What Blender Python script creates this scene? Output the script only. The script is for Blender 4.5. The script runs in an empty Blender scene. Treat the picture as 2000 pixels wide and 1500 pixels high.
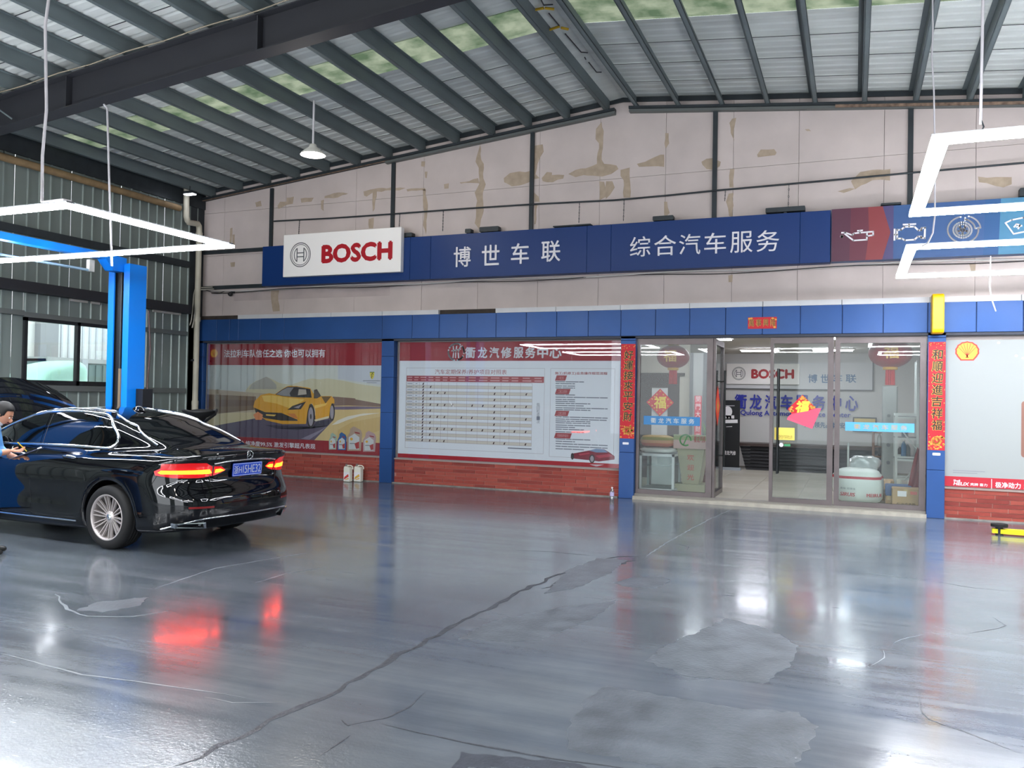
import bpy, bmesh, math, random
import numpy as np
from mathutils import Vector, Matrix
from mathutils.bvhtree import BVHTree
from mathutils.geometry import delaunay_2d_cdt

SC = bpy.context.scene
COL = SC.collection
random.seed(7)
PI = math.pi

# ------------------------------------------------------------------ camera, light, exposure
FOC = 1620.3                     # focal length in pixels of the 2000x1500 frame
YAW, PITCH, ROLL = 0.39097, 0.015714, 0.018185
CAM = Vector((0.0, -13.196, 1.6))
FWD = Vector((-math.sin(YAW)*math.cos(PITCH), math.cos(YAW)*math.cos(PITCH), math.sin(PITCH)))
_r = Vector((math.cos(YAW), math.sin(YAW), 0)); _u = _r.cross(FWD)
RGT = _r*math.cos(ROLL) + _u*math.sin(ROLL)
UP = -_r*math.sin(ROLL) + _u*math.cos(ROLL)
cd = bpy.data.cameras.new('camera'); cam = bpy.data.objects.new('camera', cd); COL.objects.link(cam)
cd.sensor_width = 36; cd.lens = FOC/2000*36; cd.clip_start = .05; cd.clip_end = 300
m = Matrix((RGT, UP, -FWD)).transposed().to_4x4(); m.translation = CAM
cam.matrix_world = m
SC.camera = cam

wd = bpy.data.worlds.new('overcast_sky'); SC.world = wd; wd.use_nodes = True
bg = wd.node_tree.nodes['Background']; bg.inputs[0].default_value = (.90, .95, 1.0, 1); bg.inputs[1].default_value = 3.2

SC.view_settings.view_transform = 'Standard'; SC.view_settings.look = 'None'
SC.view_settings.exposure = 0.55; SC.view_settings.gamma = 1.0; SC.view_settings.use_curve_mapping = False
SC.cycles.max_bounces = 8; SC.cycles.diffuse_bounces = 4; SC.cycles.glossy_bounces = 4
SC.cycles.transmission_bounces = 6; SC.cycles.transparent_max_bounces = 12
SC.cycles.caustics_reflective = False; SC.cycles.caustics_refractive = False
SC.cycles.sample_clamp_indirect = 6; SC.cycles.use_denoising = True
LED_POWER = 60.0
BELL_W = 75.0

# ------------------------------------------------------------------ survey helpers (measured sight lines -> world points)
def ray(px, py):
    return RGT*((px-1000)/FOC) + UP*((750-py)/FOC) + FWD
def W(px, py, Y=0.0):            # point of the plane y = Y seen at that pixel
    d = ray(px, py); return CAM + d*((Y-CAM.y)/d.y)
def F(px, py, Z=0.0):
    d = ray(px, py); return CAM + d*((Z-CAM.z)/d.z)
def LX(px, py, X):
    d = ray(px, py); return CAM + d*((X-CAM.x)/d.x)
def crop(ox, oy, s):
    return lambda x, y: (ox+x/s, oy+y/s)

# ------------------------------------------------------------------ materials
def lin(c):
    return tuple((v/255/12.92 if v/255 <= .04045 else ((v/255+.055)/1.055)**2.4) for v in c)
_M = {}
def mat(name, rgb, rough=.5, metal=0, emit=None, es=1.0, noise=0, nscale=6, bump=0, bscale=40, coat=0, spec=.5, stretch=None, alpha=None, trans=0, ior=1.45, rvar=0):
    if name in _M: return _M[name]
    m = bpy.data.materials.new(name); m.use_nodes = True
    nt = m.node_tree; b = nt.nodes['Principled BSDF']
    c = lin(rgb)
    b.inputs['Base Color'].default_value = (*c, 1); b.inputs['Roughness'].default_value = rough
    b.inputs['Metallic'].default_value = metal; b.inputs['Coat Weight'].default_value = coat; b.inputs['Coat Roughness'].default_value = .04
    b.inputs['Specular IOR Level'].default_value = spec; b.inputs['IOR'].default_value = ior
    b.inputs['Transmission Weight'].default_value = trans
    if emit: b.inputs['Emission Color'].default_value = (*lin(emit), 1); b.inputs['Emission Strength'].default_value = es
    if noise or bump or rvar:
        tc = nt.nodes.new('ShaderNodeTexCoord'); mp = nt.nodes.new('ShaderNodeMapping'); nt.links.new(tc.outputs['Object'], mp.inputs[0])
        if stretch: mp.inputs['Scale'].default_value = stretch
        n = nt.nodes.new('ShaderNodeTexNoise'); n.inputs['Scale'].default_value = nscale; n.inputs['Detail'].default_value = 6
        nt.links.new(mp.outputs[0], n.inputs['Vector'])
        if noise:
            r = nt.nodes.new('ShaderNodeMapRange'); r.inputs[1].default_value = .3; r.inputs[2].default_value = .7
            r.inputs[3].default_value = 1-noise; r.inputs[4].default_value = 1+noise*.5
            nt.links.new(n.outputs[0], r.inputs[0])
            mx = nt.nodes.new('ShaderNodeVectorMath'); mx.operation = 'SCALE'; mx.inputs[0].default_value = c
            nt.links.new(r.outputs[0], mx.inputs['Scale']); nt.links.new(mx.outputs[0], b.inputs['Base Color'])
        if rvar:
            r = nt.nodes.new('ShaderNodeMapRange'); r.inputs[1].default_value = .3; r.inputs[2].default_value = .7
            r.inputs[3].default_value = max(0, rough-rvar); r.inputs[4].default_value = rough+rvar
            nt.links.new(n.outputs[0], r.inputs[0]); nt.links.new(r.outputs[0], b.inputs['Roughness'])
        if bump:
            n2 = nt.nodes.new('ShaderNodeTexNoise'); n2.inputs['Scale'].default_value = bscale; n2.inputs['Detail'].default_value = 4
            nt.links.new(mp.outputs[0], n2.inputs['Vector'])
            bp = nt.nodes.new('ShaderNodeBump'); bp.inputs['Strength'].default_value = bump; bp.inputs['Distance'].default_value = .01
            nt.links.new(n2.outputs[0], bp.inputs['Height']); nt.links.new(bp.outputs[0], b.inputs['Normal'])
    _M[name] = m
    return m
def glass(name, tint=(235, 243, 240), refl=.03, fm=.9, film=0.0, filmc=(200, 205, 205)):
    """thin window pane: clear, tinted, with fresnel reflection and an optional dirty film"""
    if name in _M: return _M[name]
    m = bpy.data.materials.new(name); m.use_nodes = True; nt = m.node_tree; nt.nodes.clear()
    out = nt.nodes.new('ShaderNodeOutputMaterial'); tr = nt.nodes.new('ShaderNodeBsdfTransparent'); gl = nt.nodes.new('ShaderNodeBsdfGlossy')
    tr.inputs[0].default_value = (*lin(tint), 1); gl.inputs['Roughness'].default_value = .01; gl.inputs[0].default_value = (.95, .97, 1, 1)
    lw = nt.nodes.new('ShaderNodeFresnel'); lw.inputs[0].default_value = 1.5
    ad = nt.nodes.new('ShaderNodeMath'); ad.operation = 'MULTIPLY_ADD'; ad.inputs[1].default_value = fm; ad.inputs[2].default_value = refl
    mx = nt.nodes.new('ShaderNodeMixShader'); nt.links.new(lw.outputs[0], ad.inputs[0]); nt.links.new(ad.outputs[0], mx.inputs[0])
    nt.links.new(tr.outputs[0], mx.inputs[1]); nt.links.new(gl.outputs[0], mx.inputs[2])
    last = mx
    if film:
        df = nt.nodes.new('ShaderNodeBsdfDiffuse'); df.inputs[0].default_value = (*lin(filmc), 1)
        m2 = nt.nodes.new('ShaderNodeMixShader'); m2.inputs[0].default_value = film
        nt.links.new(mx.outputs[0], m2.inputs[1]); nt.links.new(df.outputs[0], m2.inputs[2]); last = m2
    nt.links.new(last.outputs[0], out.inputs[0])
    _M[name] = m
    return m

# ------------------------------------------------------------------ mesh builder
class MB:
    def __init__(s): s.v = []; s.f = []; s.mi = []; s.sm = []
    def add(s, vs, fs, mi=0, smooth=False):
        n = len(s.v); s.v += [tuple(a) for a in vs]
        for f in fs: s.f.append([n+i for i in f]); s.mi.append(mi); s.sm.append(smooth)
        return s
    def box(s, x0, x1, y0, y1, z0, z1, mi=0):
        if x0 > x1: x0, x1 = x1, x0
        if y0 > y1: y0, y1 = y1, y0
        if z0 > z1: z0, z1 = z1, z0
        v = [(x, y, z) for z in (z0, z1) for y in (y0, y1) for x in (x0, x1)]
        return s.add(v, [(0, 2, 3, 1), (4, 5, 7, 6), (0, 1, 5, 4), (2, 6, 7, 3), (0, 4, 6, 2), (1, 3, 7, 5)], mi)
    def rbox(s, x0, x1, y0, y1, z0, z1, r=.01, mi=0, seg=3, axis='y'):
        """box whose outline across `axis` has rounded corners"""
        a0, a1, b0, b1 = {'y': (x0, x1, z0, z1), 'z': (x0, x1, y0, y1), 'x': (y0, y1, z0, z1)}[axis]
        pts = []
        for cx, cy, st in ((a1-r, b1-r, 0), (a0+r, b1-r, 1), (a0+r, b0+r, 2), (a1-r, b0+r, 3)):
            for k in range(seg+1):
                t = (st+k/seg)*PI/2; pts.append((cx+r*math.cos(t), cy+r*math.sin(t)))
        c0, c1 = {'y': (y0, y1), 'z': (z0, z1), 'x': (x0, x1)}[axis]
        mk = {'y': lambda a, b, c: (a, c, b), 'z': lambda a, b, c: (a, b, c), 'x': lambda a, b, c: (c, a, b)}[axis]
        n = len(pts); vs = [mk(a, b, c0) for a, b in pts]+[mk(a, b, c1) for a, b in pts]
        fs = [list(range(n))[::-1], list(range(n, 2*n))]+[(i, (i+1) % n, n+(i+1) % n, n+i) for i in range(n)]
        return s.add(vs, fs, mi)
    def ring(s, c, ax, r, seg, ph=0, ry=None):
        ax = Vector(ax).normalized(); t = ax.orthogonal().normalized() if abs(ax.z) < .99 else Vector((1, 0, 0)); b = ax.cross(t)
        ry = ry or r
        return [Vector(c)+t*(r*math.cos(2*PI*k/seg+ph))+b*(ry*math.sin(2*PI*k/seg+ph)) for k in range(seg)]
    def cyl(s, p0, p1, r, seg=10, r1=None, mi=0, cap=True, smooth=True):
        p0 = Vector(p0); p1 = Vector(p1); ax = p1-p0
        a = s.ring(p0, ax, r, seg); b = s.ring(p1, ax, r if r1 is None else r1, seg)
        s.add(a+b, [(i, (i+1) % seg, seg+(i+1) % seg, seg+i) for i in range(seg)], mi, smooth)
        if cap: s.add(a, [list(range(seg))[::-1]], mi); s.add(b, [list(range(seg))], mi)
        return s
    def tube(s, pts, r, seg=8, mi=0, cap=True):
        pts = [Vector(p) for p in pts]; n = len(pts); rings = []
        t0 = (pts[1]-pts[0]).normalized(); nrm = t0.orthogonal().normalized()
        for i, p in enumerate(pts):
            t = (pts[min(i+1, n-1)]-pts[max(i-1, 0)]).normalized()
            nrm = (nrm-t*nrm.dot(t)).normalized(); b = t.cross(nrm)
            rr = r[i] if hasattr(r, '__len__') else r
            rings += [p+nrm*(rr*math.cos(2*PI*k/seg))+b*(rr*math.sin(2*PI*k/seg)) for k in range(seg)]
        fs = [(j*seg+i, j*seg+(i+1) % seg, (j+1)*seg+(i+1) % seg, (j+1)*seg+i) for j in range(n-1) for i in range(seg)]
        s.add(rings, fs, mi, True)
        if cap: s.add(rings[:seg], [list(range(seg))[::-1]], mi); s.add(rings[-seg:], [list(range(seg))], mi)
        return s
    def lathe(s, prof, c=(0, 0, 0), axis='z', seg=24, mi=0, smooth=True):
        """prof: (radius, height) pairs"""
        vs = []
        for r, h in prof:
            for k in range(seg):
                a = 2*PI*k/seg; x, y = r*math.cos(a), r*math.sin(a)
                vs.append({'z': (c[0]+x, c[1]+y, c[2]+h), 'y': (c[0]+x, c[1]+h, c[2]+y), 'x': (c[0]+h, c[1]+x, c[2]+y)}[axis])
        n = len(prof)
        return s.add(vs, [(j*seg+i, j*seg+(i+1) % seg, (j+1)*seg+(i+1) % seg, (j+1)*seg+i) for j in range(n-1) for i in range(seg)], mi, smooth)
    def prism(s, pts, d, mi=0):
        """extrude a closed loop of 3-D points by vector d"""
        pts = [Vector(p) for p in pts]; n = len(pts); d = Vector(d)
        return s.add(pts+[p+d for p in pts], [list(range(n))[::-1], list(range(n, 2*n))]+[(i, (i+1) % n, n+(i+1) % n, n+i) for i in range(n)], mi)
    def poly(s, pts, mi=0):
        return s.add(pts, [list(range(len(pts)))], mi)
    def grid(s, P, mi=0, smooth=True, closed=False):
        """P[i][j] points"""
        n, k = len(P), len(P[0]); vs = [p for r in P for p in r]; fs = []
        for i in range(n-1):
            for j in range(k if closed else k-1):
                fs.append((i*k+j, i*k+(j+1) % k, (i+1)*k+(j+1) % k, (i+1)*k+j))
        return s.add(vs, fs, mi, smooth)

def origin(o):
    v = Vector((0, 0, 0))
    while o: v = v+o.location; o = o.parent
    return v
def build(mb, name, mats, parent=None, local=False, fix=False):
    me = bpy.data.meshes.new(name)
    vs = mb.v
    off = Vector((0, 0, 0)); loc = Vector((0, 0, 0))
    if not local:
        if parent: off = origin(parent)
        else:
            xs = [v[0] for v in vs]; ys = [v[1] for v in vs]; zs = [v[2] for v in vs]
            off = Vector(((min(xs)+max(xs))/2, (min(ys)+max(ys))/2, min(zs))); loc = off.copy()
        ox, oy, oz = off
        vs = [(v[0]-ox, v[1]-oy, v[2]-oz) for v in vs]
    me.from_pydata(vs, [], mb.f)
    if not isinstance(mats, (list, tuple)): mats = [mats]
    for m_ in mats: me.materials.append(m_)
    me.polygons.foreach_set('material_index', mb.mi); me.polygons.foreach_set('use_smooth', mb.sm)
    if fix:
        bm = bmesh.new(); bm.from_mesh(me); bmesh.ops.recalc_face_normals(bm, faces=bm.faces); bm.to_mesh(me); bm.free()
    me.update()
    o = bpy.data.objects.new(name, me); COL.objects.link(o); o.location = loc
    if parent: o.parent = parent
    return o
def tag(o, label=None, cat=None, group=None, kind=None):
    if label: o['label'] = label
    if cat: o['category'] = cat
    if group: o['group'] = group
    if kind: o['kind'] = kind
    return o
def empty(name, loc=(0, 0, 0), rz=0, parent=None):
    o = bpy.data.objects.new(name, None); COL.objects.link(o); o.location = loc; o.rotation_euler = (0, 0, rz)
    o.empty_display_size = .1
    if parent: o.parent = parent; o.location = Vector(loc)-origin(parent)
    return o
def copy_tree(o, parent=None):
    c = o.copy(); COL.objects.link(c)
    if parent: c.parent = parent
    for ch in [x for x in o.children]: copy_tree(ch, c)
    return c
def bevel(o, w=.004, seg=2):
    m_ = o.modifiers.new('bevel', 'BEVEL'); m_.width = w; m_.segments = seg; m_.limit_method = 'ANGLE'; m_.angle_limit = .6
    return o

# ------------------------------------------------------------------ lettering, fitted into a rectangle
def letters(body, x0, x1, z0, z1, Y, material, parent=None, name='lettering', bold=0.0, ext=.0, keep=False, shear=0, mapf=None, spacing=1.0):
    cu = bpy.data.curves.new(name, 'FONT'); cu.body = body; cu.size = 1; cu.offset = 0; cu.shear = shear; cu.space_character = spacing
    cu.resolution_u = 3
    t = bpy.data.objects.new(name, cu); COL.objects.link(t)
    dg = bpy.context.evaluated_depsgraph_get()
    me = bpy.data.meshes.new_from_object(t.evaluated_get(dg)); bpy.data.objects.remove(t); bpy.data.curves.remove(cu)
    n = len(me.vertices); co = np.empty(n*3); me.vertices.foreach_get('co', co); co = co.reshape(-1, 3)
    if n == 0: print('EMPTY TEXT', body); return None
    mn, mx = co.min(0), co.max(0); sx = (x1-x0)/max(1e-6, mx[0]-mn[0]); sz = (z1-z0)/max(1e-6, mx[1]-mn[1])
    if keep: sx = sz = min(sx, sz)
    u = co[:, 0]-mn[0]; w = co[:, 1]-mn[1]
    if mapf:                                    # custom placement: fractions of the box
        pts = [mapf(a/(mx[0]-mn[0]), b/(mx[1]-mn[1])) for a, b in zip(u, w)]
    else:
        pts = [(x0+a*sx, Y, z0+b*sz) for a, b in zip(u, w)]
    mb = MB(); polys = [list(p.vertices) for p in me.polygons]; mb.add(pts, polys)
    if bold and not mapf:                       # heavier strokes: the outlines laid down again, shifted a little
        for dx, dz in ((1, 0), (-1, 0), (0, 1), (0, -1)): mb.add([(p[0]+dx*bold*sx*.8, p[1]+.00012*(dx+2*dz), p[2]+dz*bold*sz*.8) for p in pts], polys)
    elif bold:
        for dx, dz in ((1, 0), (-1, 0)): mb.add([mapf((a+dx*bold*.8)/(mx[0]-mn[0]), (b+dz*bold*.8)/(mx[1]-mn[1])) for a, b in zip(u, w)], polys)
    if ext and not mapf:
        bm = bmesh.new(); bm.from_mesh(me)
        bnd = [tuple(v.index for v in e.verts) for e in bm.edges if len(e.link_faces) == 1]; bm.free()
        n0 = len(mb.v); mb.v += [(p[0], p[1]+ext, p[2]) for p in pts]
        for a, b in bnd: mb.f.append([a, b, b+n0, a+n0]); mb.mi.append(0); mb.sm.append(False)
    bpy.data.meshes.remove(me)
    return build(mb, name, material, parent, local=bool(mapf) and parent is not None)
def ribbon(mb, pts, w, Y, mi=0, closed=False):
    """flat stroke in the plane y=Y through (x,z) points"""
    p = [Vector((a, 0, b)) for a, b in pts]
    if closed: p = p+[p[0]]
    for a, b in zip(p, p[1:]):
        d = (b-a); L = d.length
        if L < 1e-6: continue
        d /= L; n = Vector((-d.z, 0, d.x))*(w/2); e = d*(w*.35)
        q = [a-e-n, b+e-n, b+e+n, a-e+n]
        mb.add([(v.x, Y, v.z) for v in q], [(0, 1, 2, 3)], mi)
# ------------------------------------------------------------------ SETTING
XL, XR, YB = -12.3, 9.0, -24.0            # left wall, right wall, rear of the hall
RX, RS = -3.55, .0985                      # roof ridge and slope
def rz(x, top=6.55): return top-RS*abs(x-RX)

white_paint = mat('aged_white_wall', (200, 187, 182), .8, noise=.10, nscale=1.6, bump=.1, bscale=12)
bare = mat('bare_board_patch', (176, 158, 138), .9, noise=.15, nscale=9)
seam_dark = mat('seam_dark', (120, 108, 102), .9)
grime = mat('grime', (66, 58, 52), .9, noise=.4, nscale=7)
blue_clad = mat('blue_cladding', (34, 74, 132), .42, metal=.25, noise=.16, nscale=1.3, rvar=.06)
blue_joint = mat('blue_joint', (22, 42, 82), .7)
brick_m = [mat('brick_a', (146, 60, 50), .75, noise=.15, nscale=14), mat('brick_b', (130, 53, 46), .8, noise=.15, nscale=14), mat('brick_c', (154, 70, 58), .75, noise=.15, nscale=14)]
mortar = mat('mortar', (176, 128, 118), .9)
steel_dark = mat('dark_steel', (50, 56, 60), .5, metal=.3, noise=.2, nscale=5)
purlin_m = mat('purlin_steel', (98, 108, 110), .6, metal=0, noise=.25, nscale=3, stretch=(1, .3, 1))
beam_m = mat('roof_beam_paint', (44, 45, 50), .55)
roof_m = mat('roof_sheet', (206, 210, 206), .75, noise=.14, nscale=2.5, stretch=(.4, 2, 1))
sheet_m = mat('wall_sheet', (128, 138, 134), .45, metal=.35, noise=.10, nscale=2, stretch=(1, 1, .3))
girt_m = mat('girt', (104, 108, 106), .5, metal=.3)
alu = mat('brushed_aluminium', (150, 152, 155), .35, metal=.8)
black_frame = mat('black_window_frame', (26, 27, 30), .4)
pane = glass('window_glass'); doorglass = glass('door_glass', (238, 242, 240), .0, fm=.5); posterglass = glass('poster_glass', (249, 251, 252), .0, fm=.5)

def skymat():
    m_ = bpy.data.materials.new('green_skylight'); m_.use_nodes = True; nt = m_.node_tree; nt.nodes.clear()
    out = nt.nodes.new('ShaderNodeOutputMaterial'); d = nt.nodes.new('ShaderNodeBsdfDiffuse'); t = nt.nodes.new('ShaderNodeBsdfTranslucent')
    tc = nt.nodes.new('ShaderNodeTexCoord'); n = nt.nodes.new('ShaderNodeTexNoise'); n.inputs['Scale'].default_value = 3; n.inputs['Detail'].default_value = 5
    nt.links.new(tc.outputs['Object'], n.inputs['Vector'])
    cr = nt.nodes.new('ShaderNodeValToRGB'); cr.color_ramp.elements[0].position = .35; cr.color_ramp.elements[0].color = (*lin((84, 100, 76)), 1)
    cr.color_ramp.elements[1].position = .65; cr.color_ramp.elements[1].color = (*lin((146, 152, 128)), 1)
    nt.links.new(n.outputs[0], cr.inputs[0]); nt.links.new(cr.outputs[0], d.inputs[0]); nt.links.new(cr.outputs[0], t.inputs[0])
    mx = nt.nodes.new('ShaderNodeMixShader'); mx.inputs[0].default_value = .28; nt.links.new(d.outputs[0], mx.inputs[1]); nt.links.new(t.outputs[0], mx.inputs[2])
    nt.links.new(mx.outputs[0], out.inputs[0]); return m_
sky_m = skymat()

# ---- floor
def floor_mat():
    m_ = bpy.data.materials.new('worn_epoxy_floor'); m_.use_nodes = True; nt = m_.node_tree; b = nt.nodes['Principled BSDF']
    tc = nt.nodes.new('ShaderNodeTexCoord'); L = nt.links.new
    def noise(scale, det=6, st=(1, 1, 1), rot=0, rough=.55):
        mp = nt.nodes.new('ShaderNodeMapping'); mp.inputs['Scale'].default_value = st; mp.inputs['Rotation'].default_value = (0, 0, rot)
        L(tc.outputs['Object'], mp.inputs[0]); n = nt.nodes.new('ShaderNodeTexNoise'); n.inputs['Scale'].default_value = scale
        n.inputs['Detail'].default_value = det; n.inputs['Roughness'].default_value = rough; L(mp.outputs[0], n.inputs['Vector']); return n.outputs[0]
    def ramp(src, a, b_, c0, c1):
        r = nt.nodes.new('ShaderNodeMapRange'); r.inputs[1].default_value = a; r.inputs[2].default_value = b_; r.inputs[3].default_value = c0; r.inputs[4].default_value = c1; L(src, r.inputs[0]); return r.outputs[0]
    def math_(op, a, b_):
        q = nt.nodes.new('ShaderNodeMath'); q.operation = op
        for i, v in enumerate((a, b_)):
            if isinstance(v, (int, float)): q.inputs[i].default_value = v
            else: L(v, q.inputs[i])
        return q.outputs[0]
    big = noise(.45, 5); mid = noise(2.2, 7); streak = noise(1.6, 8, (.25, 3.2, 1), math.radians(-32), .7); fine = noise(55, 2)
    cr = nt.nodes.new('ShaderNodeValToRGB'); cr.color_ramp.elements[0].position = .30; cr.color_ramp.elements[0].color = (*lin((62, 70, 82)), 1)
    cr.color_ramp.elements[1].position = .70; cr.color_ramp.elements[1].color = (*lin((116, 123, 128)), 1)
    L(math_('ADD', math_('MULTIPLY', big, .62), math_('MULTIPLY', streak, .38)), cr.inputs[0])
    vm = nt.nodes.new('ShaderNodeVectorMath'); vm.operation = 'SCALE'; L(cr.outputs[0], vm.inputs[0]); L(ramp(mid, .3, .7, .88, 1.10), vm.inputs['Scale']); L(vm.outputs[0], b.inputs['Base Color'])
    # the paint is worn rough towards the hall's middle, where cars turn
    sx = nt.nodes.new('ShaderNodeSeparateXYZ'); L(tc.outputs['Object'], sx.inputs[0])
    wear = ramp(sx.outputs[1], 2.5, -1.5, 0, 1)           # object origin is the middle of the slab (y = -12)
    r0 = math_('ADD', ramp(streak, .35, .7, .13, .27), math_('MULTIPLY', ramp(mid, .35, .75, .05, .25), wear))
    L(r0, b.inputs['Roughness'])
    bp = nt.nodes.new('ShaderNodeBump'); bp.inputs['Distance'].default_value = .007
    L(math_('ADD', math_('MULTIPLY', wear, .85), .08), bp.inputs['Strength'])
    L(math_('ADD', math_('MULTIPLY', fine, .8), math_('MULTIPLY', mid, 1.2)), bp.inputs['Height']); L(bp.outputs[0], b.inputs['Normal'])
    b.inputs['Specular IOR Level'].default_value = .75
    b.inputs['Coat Weight'].default_value = .18; b.inputs['Coat Roughness'].default_value = .08
    return m_
floor_m = floor_mat()
fl = tag(build(MB().box(XL-.1, XR, YB, 0, -.12, 0), 'floor', floor_m), kind='structure')
fl_o = Vector((0, 0, 0))
crack_dark = mat('floor_crack', (70, 73, 80), .5, noise=.4, nscale=30, bump=.5, bscale=60)
crack_light = mat('floor_joint_light', (130, 137, 142), .35)
patch_m = mat('floor_patch', (98, 104, 111), .32, noise=.35, nscale=6, bump=.30, bscale=45, spec=.6)
patch_d = mat('floor_patch_dark', (72, 76, 84), .30, noise=.2, nscale=12, bump=.3, bscale=45, spec=.6)
def floor_line(px, w, m_, jit=.35, name='floor_crack', z=.0012, seg=.10):
    P_ = [F(*q) for q in px]; out = []
    for a, b in zip(P_, P_[1:]):
        k = max(2, int((b-a).length/seg)); out += [a.lerp(b, i/k) for i in range(k)]
    out.append(P_[-1]); n = len(out); L_, R_ = [], []
    for i, p in enumerate(out):
        d = (out[min(i+1, n-1)]-out[max(i-1, 0)]).normalized(); s_ = Vector((-d.y, d.x, 0))
        c = p+s_*random.uniform(-w, w)*jit*1.5; t = min(1, i*.34+.1, (n-1-i)*.34+.1)
        ww = w/2*t*random.uniform(1-jit, 1+jit*1.2)
        L_.append((c.x+s_.x*ww, c.y+s_.y*ww, z)); R_.append((c.x-s_.x*ww, c.y-s_.y*ww, z))
    return build(MB().grid([R_, L_], smooth=False), name, m_, fl)
def floor_patch(px, m_, name='floor_patch', z=.0008):
    P_ = [F(*q) for q in px]; out = []
    for a, b in zip(P_, P_[1:]+P_[:1]):
        k = max(1, int((b-a).length/.045))
        out += [a.lerp(b, i/k)+Vector((random.uniform(-.017, .017), random.uniform(-.017, .017), 0))*(i > 0) for i in range(k)]
    return build(MB().prism([(p.x, p.y, z-.0006) for p in out], (0, 0, .0008)), name, m_, fl, fix=True)
floor_patch([(1108, 1462), (1120, 1400), (1150, 1362), (1185, 1340), (1300, 1360), (1450, 1385), (1560, 1392), (1600, 1420), (1555, 1500), (1300, 1500)], patch_m)
floor_patch([(1258, 1292), (1300, 1262), (1420, 1208), (1500, 1228), (1560, 1262), (1545, 1300), (1490, 1335), (1350, 1322)], patch_m, z=.0010)
floor_patch([(895, 1248), (960, 1214), (1080, 1190), (1205, 1172), (1165, 1205), (1060, 1250), (980, 1254)], patch_m)
floor_patch([(1198, 1138), (1240, 1128), (1290, 1126), (1310, 1134), (1282, 1148), (1225, 1146)], patch_m, z=.0010)
floor_patch([(150, 1192), (190, 1176), (290, 1166), (275, 1182), (200, 1196)], patch_m)
floor_patch([(1062, 1160), (1110, 1112), (1170, 1090), (1225, 1094), (1190, 1120), (1120, 1150)], patch_m, z=.0012)
floor_patch([(880, 1500), (900, 1468), (1010, 1478), (1130, 1492), (1150, 1500)], patch_d)
floor_line([(345, 1500), (470, 1440), (560, 1395), (640, 1362), (720, 1310), (800, 1268), (870, 1232), (960, 1185), (1050, 1140), (1150, 1100), (1200, 1088), (1258, 1086)], .035, crack_dark, .5, 'floor_joint')
floor_line([(1060, 1150), (1110, 1128), (1160, 1112), (1235, 1094)], .05, crack_dark, .6, 'floor_joint')
floor_line([(1262, 1086), (1300, 1062), (1345, 1036), (1390, 1012), (1430, 995)], .016, crack_light, .3, 'floor_joint')
for px_, w_, k_ in (([(700, 1412), (760, 1402), (800, 1380), (832, 1352)], .012, 0), ([(742, 1414), (860, 1440), (990, 1466), (1120, 1488), (1260, 1506)], .012, 0), ([(620, 1480), (660, 1455), (685, 1435)], .012, 0),
                    ([(1790, 1352), (1798, 1388), (1815, 1405), (1880, 1428), (1990, 1470)], .010, 0), ([(1938, 1204), (1966, 1222), (1950, 1227), (1890, 1238)], .010, 0),
                    ([(1745, 1255), (1775, 1245), (1800, 1240)], .010, 1), ([(1690, 1119), (1820, 1135)], .014, 1), ([(1820, 1135), (1900, 1148), (2000, 1158)], .010, 0), ([(1000, 1074), (1080, 1078), (1160, 1086)], .010, 0),
                    ([(1725, 1270), (1728, 1285), (1700, 1300)], .010, 1), ([(0, 1276), (160, 1318), (290, 1334), (390, 1348), (480, 1362)], .012, 1), ([(400, 1362), (455, 1372), (560, 1372)], .010, 1),
                    ([(110, 1160), (130, 1190), (170, 1204), (260, 1204), (330, 1194)], .02, 1), ([(500, 1138), (560, 1120), (640, 1108)], .012, 1), ([(300, 1150), (420, 1110), (600, 1080)], .012, 1),
                    ([(700, 1412), (680, 1418), (665, 1405)], .012, 0), ([(1355, 1076), (1400, 1084)], .009, 0), ([(1405, 1163), (1440, 1164)], .03, 0), ([(1625, 1186), (1640, 1188)], .04, 0), ([(1320, 1062), (1345, 1068), (1342, 1074)], .008, 0)):
    floor_line(px_, w_, crack_light if k_ else crack_dark)

# ---- roof
ceil = tag(empty('ceiling', (RX, -12, 6.5)), kind='structure')
def roof_sheet(ya, yb, sgn, m_, name):
    x0, x1 = (RX, XR+.1) if sgn > 0 else (RX, XL-.15)
    n = 4; p = (yb-ya)/n; prof = []
    for k in range(n):
        y = ya+k*p
        prof += [(y, 0), (y+p*.60, 0), (y+p*.75, .014), (y+p*.85, .014)]
    prof.append((yb, .002)); prof[0] = (prof[0][0], -.004)
    return build(MB().grid([[(x0, y, rz(x0)+h) for y, h in prof], [(x1, y, rz(x1)+h) for y, h in prof]], smooth=False), name, m_, ceil)
pitch = .72
for i in range(34):
    yb = .02-i*pitch; ya = yb-pitch-.012
    sk = i in (4, 15, 25)  # the two rear rows are unseen, added to let in more daylight
    for sg in (-1, 1): roof_sheet(ya, yb, sg, sky_m if sk else roof_m, 'skylight_sheet' if sk else 'roof_sheet')
for i in range(1, 12):
    y = .008-i*pitch
    if i in (4, 5): continue
    for x0, x1 in ((RX, XR), (RX, XL)):
        build(MB().prism([(x0, y-.006, rz(x0)-.007), (x1, y-.006, rz(x1)-.007), (x1, y-.006, rz(x1)-.003), (x0, y-.006, rz(x0)-.003)], (0, .012, 0)), 'sheet_joint', beam_m, ceil)  # dark strip imitates the shadow gap between sheets and closes it
ridge = MB(); ridge.prism([(RX-.22, 0, rz(RX-.22)-.02), (RX, 0, rz(RX)-.01), (RX+.22, 0, rz(RX+.22)-.02), (RX+.22, 0, rz(RX)+.02), (RX-.22, 0, rz(RX)+.02)], (0, YB, 0)); build(ridge, 'ridge_cap', roof_m, ceil, fix=True)
xs = [-3.33+.68*k for k in range(19)]+[-3.78-.685*k for k in range(13)]
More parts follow.
